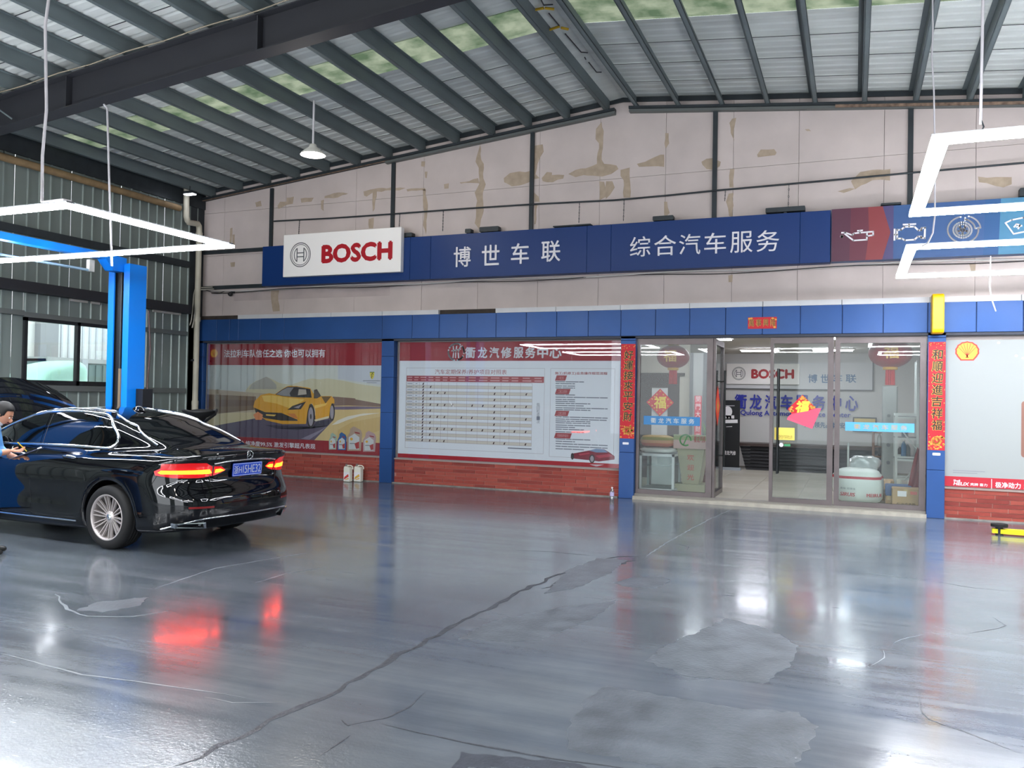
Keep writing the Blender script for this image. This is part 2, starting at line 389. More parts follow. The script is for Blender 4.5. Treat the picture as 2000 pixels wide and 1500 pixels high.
for k, x in enumerate(xs):
    z = rz(x, 6.36); w_ = .065
    sg = 1 if x > RX else -1
    mb = MB()
    mb.box(x-.006, x+.006, YB, -.02, z, z+.19); mb.box(x, x+sg*w_, YB, -.02, z, z+.008); mb.box(x-sg*w_, x, YB, -.02, z+.18, z+.188); mb.box(x+sg*(w_-.005), x+sg*w_, YB, -.02, z, z+.02)
    build(mb, 'purlin', purlin_m, ceil)
for Y in (-5.35, -11.35, -17.35):
    mb = MB()
    for x0, x1 in ((XL, RX), (RX, XR)):
        def slab(dz0, dz1, y0, y1):
            q = [(x0, y0, rz(x0, 5.88)+dz0), (x1, y0, rz(x1, 5.88)+dz0), (x1, y0, rz(x1, 5.88)+dz1), (x0, y0, rz(x0, 5.88)+dz1)]
            mb.prism(q, (0, y1-y0, 0))
        slab(0, .014, Y-.11, Y+.11); slab(.014, .43, Y-.005, Y+.005); slab(.43, .444, Y-.11, Y+.11)
    for x in (-9.6, -6.5, RX, .4, 5.0): mb.box(x-.008, x+.008, Y-.1, Y+.1, rz(x, 5.90), rz(x, 6.30))
    mb.box(XL, XL+.25, Y-.11, Y+.11, 0, 5.1); mb.box(XR-.25, XR, Y-.11, Y+.11, 0, 5.1)
    build(mb, 'roof_beam', beam_m, ceil, fix=True)
yc_ = mat('clip_yellow', (196, 156, 30), .6)
for q in ((1046, 19, 1062, 16), (1064, 16, 1082, 18), (1074, 58, 1092, 52), (1096, 54, 1110, 57)):
    a, b = F(q[0], q[1], 6.47), F(q[2], q[3], 6.47); build(MB().tube([a, b], .018, 5), 'ridge_clip', yc_, ceil)
for q in (((1052, -10), (1062, 10), (1080, 9)), ((1072, 26), (1092, 50)), ((1104, 66), (1135, 102), (1148, 103)), ((1142, 112), (1144, 116)), ((1150, 122), (1165, 141), (1175, 141))):
    build(MB().tube([F(x, y, 6.485) for x, y in q], .009, 5), 'ridge_cable', beam_m, ceil)
# loose cable lying along the near roof beam
mb = MB(); pts = [(XL+.2, -5.48, rz(XL, 6.0))]
for x in np.arange(-11.8, -5.5, .3): pts.append((x, -5.49, rz(x, 6.335)+.01*math.sin(x*5)))
build(MB().tube(pts, .008, 5), 'beam_cable', mat('old_cable', (150, 140, 122), .8), ceil)
a = LX(-60, 90, -11.0); build(MB().tube([(-11.2, -6.3, 5.9), (-10.6, -5.45, 5.25)], .012, 5), 'beam_brace', purlin_m, ceil)
# top edge of the gable: dark rails
t1 = tag(empty('trim_1', (RX, -.05, 6.3)), kind='structure')
for sg in (-1, 1):
    for k, (dz, dy, m_) in enumerate(((0, .10, girt_m), (.045, .13, steel_dark))):
        xa = RX+sg*.12; xb = (2.6 if sg > 0 else -8.0) if k == 0 else (XR if sg > 0 else XL)
        z = lambda x: rz(x, 6.285)+dz
        build(MB().prism([(xa, -dy, z(xa)), (xb, -dy, z(xb)), (xb, -dy, z(xb)+.042), (xa, -dy, z(xa)+.042)], (0, dy, 0)), 'gable_rail', m_, t1, fix=True)
for x0, x1 in ((XL, RX), (RX, XR)):
    build(MB().prism([(x0, -.035, rz(x0, 6.47)), (x1, -.035, rz(x1, 6.47)), (x1, -.035, rz(x1, 6.545)), (x0, -.035, rz(x0, 6.545))], (0, .03, 0)), 'eaves_closer', steel_dark, t1, fix=True)
mb = MB(); z = lambda x: rz(x, 6.29)
mb.prism([(-7.9, -.08, z(-7.9)+.03), (XL, -.08, z(XL)+.03), (XL, -.08, z(XL)+.075), (-7.9, -.08, z(-7.9)+.075)], (0, -.02, 0)); mb.prism([(-.3, -.11, z(-.3)+.0), (2.6, -.11, z(2.6)+.0), (2.6, -.11, z(2.6)+.04), (-.3, -.11, z(-.3)+.04)], (0, -.02, 0))
build(mb, 'rusty_edge', mat('rust_flaking', (130, 108, 92), .9, noise=.5, nscale=14), t1, fix=True)

# ---- front (gable) wall
wf = tag(empty('wall_front', (RX, 0, 0)), kind='structure')
seams = [W(q, 335).x for q in (441, 560, 697, 828, 937, 1054, 1172, 1300, 1432, 1560)]
seams = [XL]+seams+[seams[-1]+1.18*k for k in range(1, 9)]+[XR]
rows = [3.13, 4.35, 5.22]
build(MB().prism([(XL, .09, 3.0), (XR, .09, 3.0), (XR, .09, rz(XR, 6.56)), (RX, .09, 6.56), (XL, .09, rz(XL, 6.56))], (0, .1, 0)), 'backing', seam_dark, wf, fix=True)
for a, b in zip(seams, seams[1:]):
    if b-a < .05: continue
    for z0, z1 in zip(rows, rows[1:]+[None]):
        g = .0025; ta = z1-g if z1 else rz(a, 6.55); tb = z1-g if z1 else rz(b, 6.55)
        q = [(a+g, 0, z0+g), (b-g, 0, z0+g), (b-g, 0, tb)]
        if z1 is None and a < RX < b: q.append((RX, 0, 6.55))
        q.append((a+g, 0, ta))
        build(MB().prism(q, (0, .088, 0)), 'wall_board', white_paint, wf, fix=True)
# peeled tape along the joints: bare board shows
def blob(cr, pts, m_=bare, off=.002, par=None, name='peeled_patch'):
    q = [W(*cr(*p)) for p in pts]; out = []
    for a, b in zip(q, q[1:]+q[:1]):
        k = max(1, int((b-a).length/.08)); out += [a.lerp(b, i/k)+Vector((random.uniform(-.012, .012), 0, random.uniform(-.012, .012)))*(i > 0) for i in range(k)]
    return build(MB().prism([(p.x, -off, p.z) for p in out], (0, off*.9, 0)), name, m_, par or wf, fix=True)
c2, c3, c1 = crop(500, 0, 2.5), crop(1200, 0, 2.5), crop(0, 0, 2.857)
for pts in ([(1688, 595), (1698, 640), (1695, 700), (1688, 780), (1700, 800), (1760, 808), (1770, 825), (1735, 850), (1690, 862), (1600, 855), (1560, 865), (1525, 850), (1560, 830), (1610, 822), (1665, 800), (1675, 700), (1658, 680), (1660, 630)],
            [(1210, 870), (1240, 845), (1340, 835), (1345, 885), (1290, 905), (1250, 910), (1212, 890)], [(1358, 712), (1400, 705), (1405, 740), (1375, 800), (1365, 850), (1385, 870), (1358, 875)],
            [(1395, 870), (1420, 840), (1445, 842), (1445, 855), (1505, 855), (1500, 872), (1450, 890), (1400, 885)], [(1095, 705), (1100, 780), (1112, 800), (1110, 870), (1122, 900), (1108, 940), (1112, 1030), (1090, 1120), (1068, 1090), (1080, 980), (1068, 940), (1090, 900), (1088, 820), (1072, 790), (1085, 740)],
            [(995, 890), (1040, 885), (1085, 870), (1090, 895), (1040, 893), (1000, 897)], [(815, 925), (830, 925), (828, 950), (840, 1000), (832, 1080), (830, 1145), (815, 1100), (822, 1040), (815, 980)], [(808, 788), (826, 788), (824, 815), (806, 812)], [(824, 838), (838, 838), (834, 870), (826, 868)],
            [(525, 935), (560, 925), (660, 915), (730, 918), (700, 930), (590, 935), (580, 1020), (570, 1035), (570, 940), (540, 960), (528, 955)], [(735, 925), (825, 918), (828, 930), (740, 935)], [(335, 958), (400, 940), (450, 945), (440, 950), (380, 968), (335, 968)], [(318, 980), (332, 975), (330, 1030), (318, 1020)],
            [(218, 970), (282, 965), (270, 985), (222, 990)], [(105, 1005), (118, 985), (150, 985), (150, 965), (185, 960), (180, 995), (150, 1000), (110, 1020)], [(550, 1070), (575, 1062), (572, 1115), (552, 1115)], [(1676, 885), (1700, 888), (1710, 960), (1678, 978)],
            [(1780, 830), (1825, 818), (1828, 900), (1828, 965), (1795, 965), (1795, 880), (1780, 860)], [(1358, 940), (1380, 960), (1385, 985), (1360, 985)], [(1360, 1000), (1375, 1000), (1365, 1095), (1358, 1095)], [(918, 900), (942, 895), (940, 920), (920, 922)],
            [(1710, 885), (1740, 885), (1752, 915), (1730, 950), (1708, 972)]):
    blob(c2, pts)
for pts in ([(248, 650), (265, 650), (268, 700), (250, 725), (244, 700)], [(425, 790), (450, 775), (482, 772), (482, 830), (450, 825), (430, 805)], [(500, 782), (520, 790), (515, 812), (500, 820)], [(575, 580), (595, 575), (582, 640), (586, 690), (568, 650), (562, 600)], [(697, 755), (715, 730), (780, 728), (792, 745), (785, 758), (700, 768)],
            [(565, 825), (586, 825), (582, 915), (562, 915), (560, 860)], [(558, 945), (582, 942), (578, 1060), (560, 1055), (545, 985)], [(1155, 885), (1200, 840), (1255, 830), (1348, 825), (1346, 882), (1260, 880), (1175, 925)], [(1090, 935), (1150, 918), (1175, 922), (1120, 942)], [(1775, 862), (1820, 868), (1940, 865), (1940, 900), (1900, 915), (1780, 890)],
            [(556, 1345), (578, 1342), (576, 1378), (558, 1378)], [(1732, 1285), (1765, 1285), (1762, 1322), (1742, 1325)], [(243, 985), (258, 985), (270, 1040), (250, 1060), (243, 1050)], [(110, 800), (150, 790), (225, 755), (243, 755), (243, 815), (190, 812), (120, 815)], [(930, 632), (950, 630), (960, 640), (940, 640)]):
    blob(c3, pts)
for pts in ([(1425, 1130), (1455, 1120), (1460, 1150), (1430, 1155)], [(1285, 1275), (1297, 1270), (1290, 1360), (1280, 1360)], [(1297, 1310), (1310, 1308), (1310, 1370), (1298, 1370)], [(1286, 1465), (1312, 1462), (1310, 1488), (1288, 1490)]): blob(c1, pts)
blob(crop(340, 370, 4.84), [(920, 950), (995, 948), (985, 1050), (1000, 1150), (935, 1155), (918, 1040)])
# slightly darker strip of wall below the sign's left end
build(MB().box(-11.5, -7.9, -.0012, 0, 3.42, 3.62), 'dull_band', mat('dull_wall', (186, 172, 168), .85, noise=.1, nscale=3), wf)
# white capping strip above the blue band, one piece missing
strip_m = mat('white_capping', (206, 206, 208), .5, noise=.06, nscale=5)
xe = [W(q, 612, -.1).x for q in (465, 552, 647, 747, 857)]+[None]+[W(q, 600, -.1).x for q in (968, 1086, 1212, 1347, 1490, 1644, 1816)]
xe += [xe[-1]+1.12*k for k in range(1, 8)]
for a, b in zip(xe, xe[1:]):
    if a is None or b is None: continue
    build(MB().box(a+.004, min(b, XR)-.004, -.11, .0, 3.045, 3.125), 'capping_strip', strip_m, wf)
build(MB().box(xe[4], xe[6], -.05, .0, 3.045, 3.125), 'bare_timber', grime, wf); build(MB().box(XL, xe[0], -.05, 0, 3.045, 3.125), 'bare_timber', grime, wf)
# brick plinths and blue piers
colx = [(XL+.0, W(396, 700, -.1).x), (W(745, 700, -.1).x, W(769, 700, -.1).x), (W(1212, 700, -.1).x, W(1241, 700, -.1).x), (W(1812, 700, -.1).x, W(1847.5, 700, -.1).x), (5.35, 5.65)]
def pier(x0, x1, zs, parent=wf):
    build(MB().box(x0+.004, x1-.004, -.094, .05, 0, 2.62), 'pier_core', blue_joint, parent)
    for a, b in zip(zs, zs[1:]): bevel(build(MB().box(x0, x1, -.10, .045, a+.003, b-.003), 'pier_panel', blue_clad, parent), .003, 1)
pier(*colx[0], [0, .6, 1.2, 1.8, 2.3, 2.62]); pier(*colx[1], [0, .62, 1.28, 1.92, 2.30, 2.62]); pier(*colx[2], [0, .74, 1.3, 1.9, 2.55, 2.62]); pier(*colx[3], [0, .68, 1.3, 1.9, 2.55, 2.62]); pier(*colx[4], [0, .62, 1.28, 1.92, 2.62])
bj = [W(340+q/4.84, 640, -.12).x for q in (0, 95, 245, 402, 524, 610, 815, 1040)]
bj = [XL-.0]+[v for v in bj if v > XL+.1]
bj += [W(740+q/4, 640, -.12).x for q in (25, 260, 470, 690, 915, 1150, 1388, 1635, 1890)]
bj += [W(q, 630, -.12).x for q in (1280, 1347, 1417, 1489, 1563, 1645, 1725, 1812, 1907, 1999)]
bj += [bj[-1]+.56*k for k in range(1, 13)]
bj = sorted(set(round(v, 3) for v in bj)); bj = [v for i, v in enumerate(bj) if i == 0 or v-bj[i-1] > .12]
build(MB().box(XL, XR, -.112, .05, 2.625, 3.04), 'band_core', blue_joint, wf)
for a, b in zip(bj, bj[1:]):
    bevel(build(MB().box(a+.004, b-.004, -.12+random.uniform(-.003, .002), .0, 2.62, 3.045), 'band_panel', blue_clad, wf), .004, 1)
build(MB().box(XL, XR, -.10, .12, 2.58, 2.62), 'lintel_edge', mat('lintel_dark', (50, 54, 66), .6), wf)  # dark blue-grey strip between the blue band and the panes
def brick_wall(x0, x1, sill):
    w_ = tag(empty('wall_plinth', ((x0+x1)/2, 0, 0)), kind='structure'); top_ = sill-.02
    build(MB().box(x0, x1, .006, .22, 0, top_), 'mortar_bed', mortar, w_)
    n = 7; h = top_/n; L = .405
    base = []
    for m_ in brick_m:
        o = build(MB().box(-L/2+.006, L/2-.006, -.006, .02, .005, h-.004), 'brick', m_, w_, local=True); base.append(o)
    used = [False]*3
    for r in range(n):
        off = (.5 if r % 2 else 0)*L+random.uniform(-.04, .04); x = x0-off
        while x < x1-.03:
            a, b = max(x, x0), min(x+L, x1)
            if b-a > .05:
                k = random.randrange(3); c = (a+b)/2; y = random.uniform(-.003, .002)
                if b-a > L-.01:
                    if used[k]: o = bpy.data.objects.new('brick', base[k].data); COL.objects.link(o); o.parent = w_
                    else: o = base[k]; used[k] = True
                else: o = build(MB().box(-(b-a)/2+.006, (b-a)/2-.006, -.006, .02, .005, h-.004), 'brick', brick_m[k], w_, local=True)
                o.location = (c-(x0+x1)/2, y, r*h)
            x += L
    for k in range(3):
        if not used[k]: bpy.data.objects.remove(base[k])
    build(MB().box(x0, x1, -.02, .05, top_, sill+.005), 'sill', mat('sill_concrete', (150, 132, 126), .8), w_)
    pts = [(x, -.05-.03*random.random()) for x in np.arange(x0, x1+.01, .3)]
    build(MB().prism([(x, y, 0) for x, y in pts]+[(x1, .0, 0), (x0, .0, 0)], (0, 0, .018)), 'footing', mat('footing_mortar', (136, 132, 126), .9, noise=.3, nscale=9), w_, fix=True)
    return w_
brick_wall(colx[0][1], colx[1][0], .46); brick_wall(colx[1][1], colx[2][0], .45); brick_wall(colx[3][1], colx[4][0], .44)
build(MB().box(colx[4][1], XR, 0, .1, 0, 2.62), 'wall_board', white_paint, wf)
build(MB().box(XL, colx[0][1], .05, .2, 0, 3.1), 'corner_pier_back', steel_dark, wf)
build(MB().box(XL-.06, XL, -.4, .2, 0, 5.7), 'corner_backing', steel_dark, wf)  # backing added behind the corner to block a line of stray daylight
for a, b in ((XL, colx[2][0]+.1), (colx[3][0]+.1, XR)): build(MB().box(a, b, .052, .18, 0, 2.62), 'infill_wall', white_paint, wf)
# ---- left wall of profiled sheet, girts, window
wl = tag(empty('wall_left', (XL, -12, 0)), kind='structure')
def ribs(y0, y1, z0, z1, X=XL, m_=sheet_m, name='wall_sheet', sgn=1, d=.022):
    prof = []; y = math.ceil(y0/.206)*.206
    prof.append((y0, 0))
    while y < y1-.06:
        if y > y0+.01: prof += [(y, 0), (y+.012, d), (y+.034, d), (y+.046, 0)]
        y += .206
    prof.append((y1, 0))
    return build(MB().grid([[(X+sgn*h, yy, z0) for yy, h in prof], [(X+sgn*h, yy, z1) for yy, h in prof]], smooth=False), name, m_, wl)
wy0, wy1, wz0, wz1 = -3.93, -1.92, 1.66, 2.74
y = 0
while y > YB:
    ya = max(YB, y-1.03)
    if y <= wy0+.02 or ya >= wy1-.02: ribs(ya, y-.004, 0, 3.14)
    else:
        for p, q in ((ya, min(y, wy0)), (max(ya, wy1), y)):
            if q-p > .03: ribs(p, q-.002, 0, 3.14)
        p, q = max(ya, wy0), min(y, wy1)
        if q-p > .03: ribs(p, q-.002, 0, wz0); ribs(p, q-.002, wz1, 3.14)
    ribs(ya, y-.004, 3.2, 5.35, X=XL-.02)
    y = ya
def lbox(x, d, y0, y1, z0, z1, name, m_): return build(MB().box(x, x+d, y0, y1, z0, z1), name, m_, wl)
lbox(XL, .16, YB, -.46, 3.13, 3.30, 'wall_beam', beam_m); lbox(XL, .10, YB, -.46, 4.05, 4.17, 'wall_beam', steel_dark)
lbox(XL+.005, .06, YB, wy0-.02, 2.76, 2.84, 'girt', girt_m); lbox(XL+.005, .06, wy0-.02, wy1+.02, wz1, 2.82, 'girt', girt_m); lbox(XL+.005, .06, wy1, -.46, 2.70, 2.78, 'girt', girt_m)
lbox(XL+.005, .06, YB, -.46, 1.56, wz0-.005, 'girt', girt_m); lbox(XL+.005, .06, YB, -.46, .3, .38, 'girt', girt_m)
lbox(XL-.02, .05, YB, 0, 5.3, 5.75, 'eave_board', steel_dark)
build(MB().tube([(XL+.12, y, 5.16+.006*y*0) for y in np.arange(-20, -.6, .8)], .062, 10), 'eave_pipe', mat('brown_pipe', (140, 116, 84), .7, noise=.25, nscale=6), wl)
pts = [(XL+.03, -4.2+.3*k, 3.325+.02*math.sin(k*2.1)) for k in range(12)]
mb = MB()
for a, b in ((-3.1, -2.75), (-2.68, -2.5), (-1.3, -.6)): mb.box(XL+.005, XL+.03, a, b, 3.09, 3.13)
build(mb, 'sealing_foam', mat('pale_foam', (196, 190, 182), .9), wl)
w1 = tag(empty('window_1', (XL, (wy0+wy1)/2, wz0)), kind='structure')
fx0, fx1 = XL-.03, XL+.05
mb = MB(); e = .055
for q in ((wy0, wy1, wz0, wz0+e+.02), (wy0, wy1, wz1-e, wz1), (wy0, wy0+e, wz0, wz1), (wy1-e, wy1, wz0, wz1), ((wy0+wy1)/2-.03, (wy0+wy1)/2+.03, wz0, wz1)): mb.box(fx0, fx1, *q)
build(mb, 'window_frame', black_frame, w1)
for a, b in ((wy0+e, (wy0+wy1)/2-.03), ((wy0+wy1)/2+.03, wy1-e)): build(MB().box(XL-.002, XL+.002, a, b, wz0+.07, wz1-e), 'window_pane', pane, w1)
build(MB().box(XL+.02, XL+.06, (wy0+wy1)/2-.02, (wy0+wy1)/2+.0, 2.1, 2.22), 'window_latch', black_frame, w1)
# ---- right and rear walls (only reflected from here)
wr = tag(build(MB().box(XR, XR+.1, YB, 0, 0, 5.4), 'wall_right', sheet_m), kind='structure')
wb = tag(empty('wall_back', (RX, YB, 0)), kind='structure')
for a, b, z0 in ((XL, -10.4, 0), (-10.4, -4.6, 4.3), (-4.6, -2.2, 0), (-2.2, 4.4, 4.3), (4.4, XR, 0)):
    q = [(a, YB, z0), (b, YB, z0), (b, YB, rz(b))]+([(RX, YB, rz(RX))] if a < RX < b else [])+[(a, YB, rz(a))]
    build(MB().prism(q, (0, -.1, 0)), 'wall_sheet', sheet_m, wb, fix=True)
# ---- outside, through the left window
gm = mat('asphalt_outside', (120, 122, 122), .9)
tag(build(MB().box(XL-22, XL-.1, -24, 14, -.15, -.02), 'ground', gm), kind='structure')
ob = tag(empty('warehouse_building', (-19, 2, 0)), 'pale cream panel-clad warehouse seen through the left window', 'building')
wcl = mat('warehouse_cladding', (222, 222, 224), .6); 
X0 = -18.5
build(MB().box(X0-.4, X0-.1, -12, 14, 0, 7), 'wall', wcl, ob)
mb = MB()
for k in range(120): mb.box(X0-.1, X0-.075, -12+.21*k, -12+.21*k+.05, 1.75, 6.9)
tag(build(mb, 'cladding_rib', mat('cladding_rib', (200, 200, 205), .6), ob), kind='stuff')
yy = LX(88, 680, X0).y; build(MB().box(X0-.1, X0+.15, yy-.25, yy+.25, 0, 7), 'column', mat('warehouse_column', (150, 148, 150), .7), ob)
yy2 = LX(78, 680, X0).y; build(MB().box(X0-.1, X0-.05, -12, yy2-.1, 0, 7), 'smooth_panel', mat('warehouse_smooth', (236, 232, 230), .6), ob)
Xc = -16.6; a, b = LX(90, 700, Xc), LX(205, 760, Xc)
o = tag(empty('steel_container', (Xc, (a.y+b.y)/2+.8, 0)), 'dark green steel container beyond the window, behind the covered car', 'container')
cm = mat('container_green', (92, 110, 110), .6)
build(MB().box(Xc-1.6, Xc, a.y, a.y+5, 0, a.z), 'body', cm, o)
mb = MB()
for k in range(24): mb.box(Xc, Xc+.03, a.y+.1+k*.2, a.y+.2+k*.2, .1, a.z-.1)
tag(build(mb, 'corrugation', cm, o), kind='stuff')
cc = LX(163, 700, Xc); build(MB().box(Xc, Xc+.06, cc.y-.08, cc.y+.08, 0, a.z+.02), 'corner_post', mat('container_post', (176, 178, 186), .6), o)
build(MB().box(Xc-1.65, Xc+.04, a.y, a.y+5, a.z-.06, a.z+.04), 'roof_rail', mat('container_rail', (170, 170, 172), .6), o)
def cov_f(X, Y, Z):
    a_ = LX(95, 725, -15.2); cy = a_.y
    hull = smax(np.abs(Y-cy+1.55)-2.1-.0*Z, np.abs(X+15.2)-.85+.25*np.clip(Z-.8, 0, 1), .3)
    topz = interp(Y-cy, [(-2.3, .9), (-1.2, 1.2), (-.65, 1.72), (-.38, 2.0), (0, 2.13), (.5, 2.2), (1.2, 2.2), (2.3, 1.9)])
    f = smax(hull, Z-topz, .25); return f+.02*np.sin(9*(Y-cy)+3*Z)*np.clip(1.4-Z, 0, 1)
a_ = LX(95, 725, -15.2)
COVER = (a_, cov_f)
# ------------------------------------------------------------------ SIGNS, POSTERS AND FITTINGS ON THE FRONT WALL
sign_blue = mat('sign_blue', (12, 50, 108), .4, spec=.35)
sign_white = mat('sign_white', (248, 244, 240), .4)
letter_w = mat('letter_white', (225, 222, 226), .45)
bosch_red = mat('logo_red', (172, 20, 34), .4)
logo_grey = mat('logo_grey', (96, 98, 102), .35, metal=.5)
cS, cT = crop(500, 400, 2.857), crop(1200, 370, 2.5)
def rectW(x0, x1, ytop, ybot, Y): a = W(x0, (ytop), Y); b = W(x1, ybot, Y); return a.x, b.x
def logo_h(parent, cx, cz, r, Y, material, name='logo'):
    """ring with an H-shaped armature inside"""
    mb = MB()
    for rr, w in ((r, .07), (r*.86, .05)):
        ribbon(mb, [(cx+rr*math.cos(t), cz+rr*math.sin(t)) for t in [2*PI*k/40 for k in range(41)]], r*w, Y)
    for s_ in (-1, 1):
        arc = [(cx+s_*r*.62*math.cos(t), cz+r*.66*math.sin(t)) for t in np.linspace(-.95, .95, 9)]
        ribbon(mb, arc, r*.07, Y); ribbon(mb, [(cx+s_*r*.34, cz+r*.54), (cx+s_*r*.34, cz-r*.54)], r*.09, Y)
        ribbon(mb, [arc[0], (cx+s_*r*.34, cz-r*.54)], r*.07, Y); ribbon(mb, [arc[-1], (cx+s_*r*.34, cz+r*.54)], r*.07, Y)
    for d in (-.16, .16): ribbon(mb, [(cx-r*.34, cz+d*r), (cx+r*.34, cz+d*r)], r*.08, Y)
    return build(mb, name, material, parent)
# --- blue fascia
YS = -.25
sx0, sx1 = W(512, 520, YS).x, W(1622, 470, YS).x; sz0, sz1 = 3.655, 4.42
fa = tag(empty('fascia_sign', ((sx0+sx1)/2, -.05, sz0)), 'long blue fascia sign with white Chinese lettering above the posters', 'sign')
cuts = [sx0]+[W(q, 500, YS).x for q in (801, 841, 1146, 1193, 1562)]+[sx1]
for a, b in zip(cuts, cuts[1:]): bevel(build(MB().box(a+.002, b-.002, YS, -.05, sz0, sz1), 'fascia_panel', sign_blue, fa), .003, 1)
for x0, x1, y0, y1 in ((1103, 1198, 342, 238), (1260, 1358, 333, 228), (1423, 1522, 325, 218), (1592, 1698, 314, 204)):
    a = W(*cS(x0, y0), YS-.02); b = W(*cS(x1, y1), YS-.02); ch = '博世车联'[(1103, 1260, 1423, 1592).index(x0)]
    mid = W(*cS((x0+x1)/2, (y0+y1)/2), YS-.02); h = .345
    letters(ch, a.x, b.x, mid.z-h/2, mid.z+h/2, YS-.02, letter_w, fa, bold=.012, ext=.02)
for i, (x0, x1) in enumerate(((75, 177), (193, 302), (315, 420), (438, 545), (565, 675), (693, 805))):
    yb = 330-(i*5.2); yt = 230-i*6.0
    a = W(*cT(x0, yb), YS-.02); b = W(*cT(x1, yt), YS-.02); mid = W(*cT((x0+x1)/2, (yb+yt)/2), YS-.02)
    letters('综合汽车服务'[i], a.x, b.x, mid.z-.155, mid.z+.165, YS-.02, letter_w, fa, ext=.02)
# --- white light box
YB_ = -.36
ax, bx = W(553, 500, YB_).x, W(783, 490, YB_).x; az, bz = (W(551, 541, YB_).z+W(783, 531, YB_).z)/2, (W(553, 458, YB_).z+W(784, 444, YB_).z)/2
lb = tag(empty('sign_box', ((ax+bx)/2, -.30, az)), 'white sign box with grey ring logo and red lettering on the blue fascia', 'sign')
bevel(build(MB().box(ax, bx, YB_, -.25, az, bz), 'box', sign_white, lb), .012, 3)
a = W(*cS(370, 320), YB_); b = W(*cS(757, 205), YB_); z0 = W(*cS(560, 312), YB_).z; z1 = W(*cS(560, 218), YB_).z
letters('BOSCH', a.x, b.x, z0, z1, YB_-.002, bosch_red, lb, bold=.06)
c_ = W(*cS(248, 279), YB_); logo_h(lb, c_.x, c_.z, (W(*cS(248, 208), YB_)-W(*cS(248, 351), YB_)).length/2*.93, YB_-.002, logo_grey)
# --- service icon board
ib0, ib1 = sx1+.01, 6.3
ib = tag(empty('icon_sign', (3, -.05, sz0)), 'maroon and steel blue icon sign board continuing the blue fascia on the right', 'sign')
build(MB().box(ib0, ib1, YS+.01, -.05, sz0+.01, sz1+.01), 'board', mat('icon_board_blue', (52, 84, 132), .35), ib)
pal = {'a': mat('icon_maroon', (84, 42, 62), .4), 'b': mat('icon_wine', (100, 44, 60), .4), 'c': mat('icon_red', (132, 54, 58), .4), 'd': mat('icon_purple', (74, 66, 108), .4), 'e': mat('icon_teal', (70, 124, 156), .4), 'f': mat('icon_deep', (40, 82, 130), .4)}
cI = crop(1600, 220, 4.4125)
def iconpoly(pts, m_, lay):
    q = []
    for x, y in pts:
        p = W(*cI(x, 1000), YS); z = {0: sz0+.01, 1: sz1+.01, .5: (sz0+sz1)/2+.01}[y]; q.append((p.x, YS+.008-.001*lay, z))
    build(MB().poly(q), 'colour_field', m_, ib)
iconpoly([(108, 0), (640, 0), (640, 1), (108, 1)], pal['d'], 1); iconpoly([(108, 0), (545, 0), (615, .5), (545, 1), (108, 1)], pal['c'], 2)
iconpoly([(108, 0), (400, 0), (430, .5), (420, 1), (108, 1)], pal['b'], 3); iconpoly([(108, 0), (262, 0), (272, 1), (108, 1)], pal['a'], 4)
iconpoly([(1415, 0), (1545, 0), (1565, 1), (1430, 1)], pal['f'], 1); iconpoly([(1545, 0), (3000, 0), (3000, 1), (1565, 1)], pal['e'], 1)
def icon(strokes, w, name):
    mb = MB()
    for st in strokes:
        pts = [(lambda v: (v.x, v.z))(W(*cI(*p), YS)) for p in st]; ribbon(mb, pts, w, YS-.001)
    build(mb, name, letter_w, ib)
def arc(cx, cy, r, a0, a1, n=24, ry=None): return [(cx+r*math.cos(math.radians(a0+(a1-a0)*k/n)), cy-(ry or r)*math.sin(math.radians(a0+(a1-a0)*k/n))) for k in range(n+1)]
icon([[(195, 1035), (225, 1035), (285, 1055), (300, 1040), (465, 1025), (465, 1055), (412, 1065), (410, 1095), (295, 1102), (215, 1040)], [(412, 1035), (412, 1065)], [(352, 1035), (352, 1020)], [(332, 1018), (372, 1015)], arc(196, 1068, 6, 0, 360, 8)], .022, 'oil_can_icon')
icon([[(650, 1005), (648, 1098)], [(652, 1052), (672, 1052)], [(672, 1012), (705, 1010), (735, 985), (820, 982), (855, 1015), (880, 1012), (882, 995), (912, 993), (908, 1082), (880, 1080), (878, 1068), (850, 1068), (822, 1095), (740, 1100), (710, 1085), (672, 1085), (672, 1012)], [(775, 982), (775, 965)], [(725, 965), (830, 960)]], .024, 'engine_icon')
icon([arc(1240, 1010, 132, 10, -262, 40, 112), arc(1240, 1010, 105, 8, 80, 10, 92), arc(1250, 1000, 140, 5, 75, 10, 110), [(1348, 998), (1390, 992)], [(1258, 905), (1258, 930)], arc(1235, 1012, 80, 0, 360, 24, 68), arc(1235, 1012, 58, 0, 360, 20, 48), arc(1235, 1012, 16, 0, 360, 10, 13)]+[arc(1235+36*math.cos(t), 1012+30*math.sin(t), 5, 0, 360, 6) for t in (.3, 1.55, 2.8, 4.1, 5.35)], .020, 'brake_disc_icon')
icon([[(1605, 950), (1660, 925), (1760, 905), (1900, 910), (1960, 940), (1905, 1040), (1800, 1020), (1675, 1045), (1605, 950)], [(1680, 985), (1700, 960), (1730, 968), (1715, 1000)], [(1700, 985), (1745, 975)]], .020, 'windscreen_icon')
letters('>>', 4.0, 4.5, 3.9, 4.15, YS-.001, letter_w, ib) if False else None
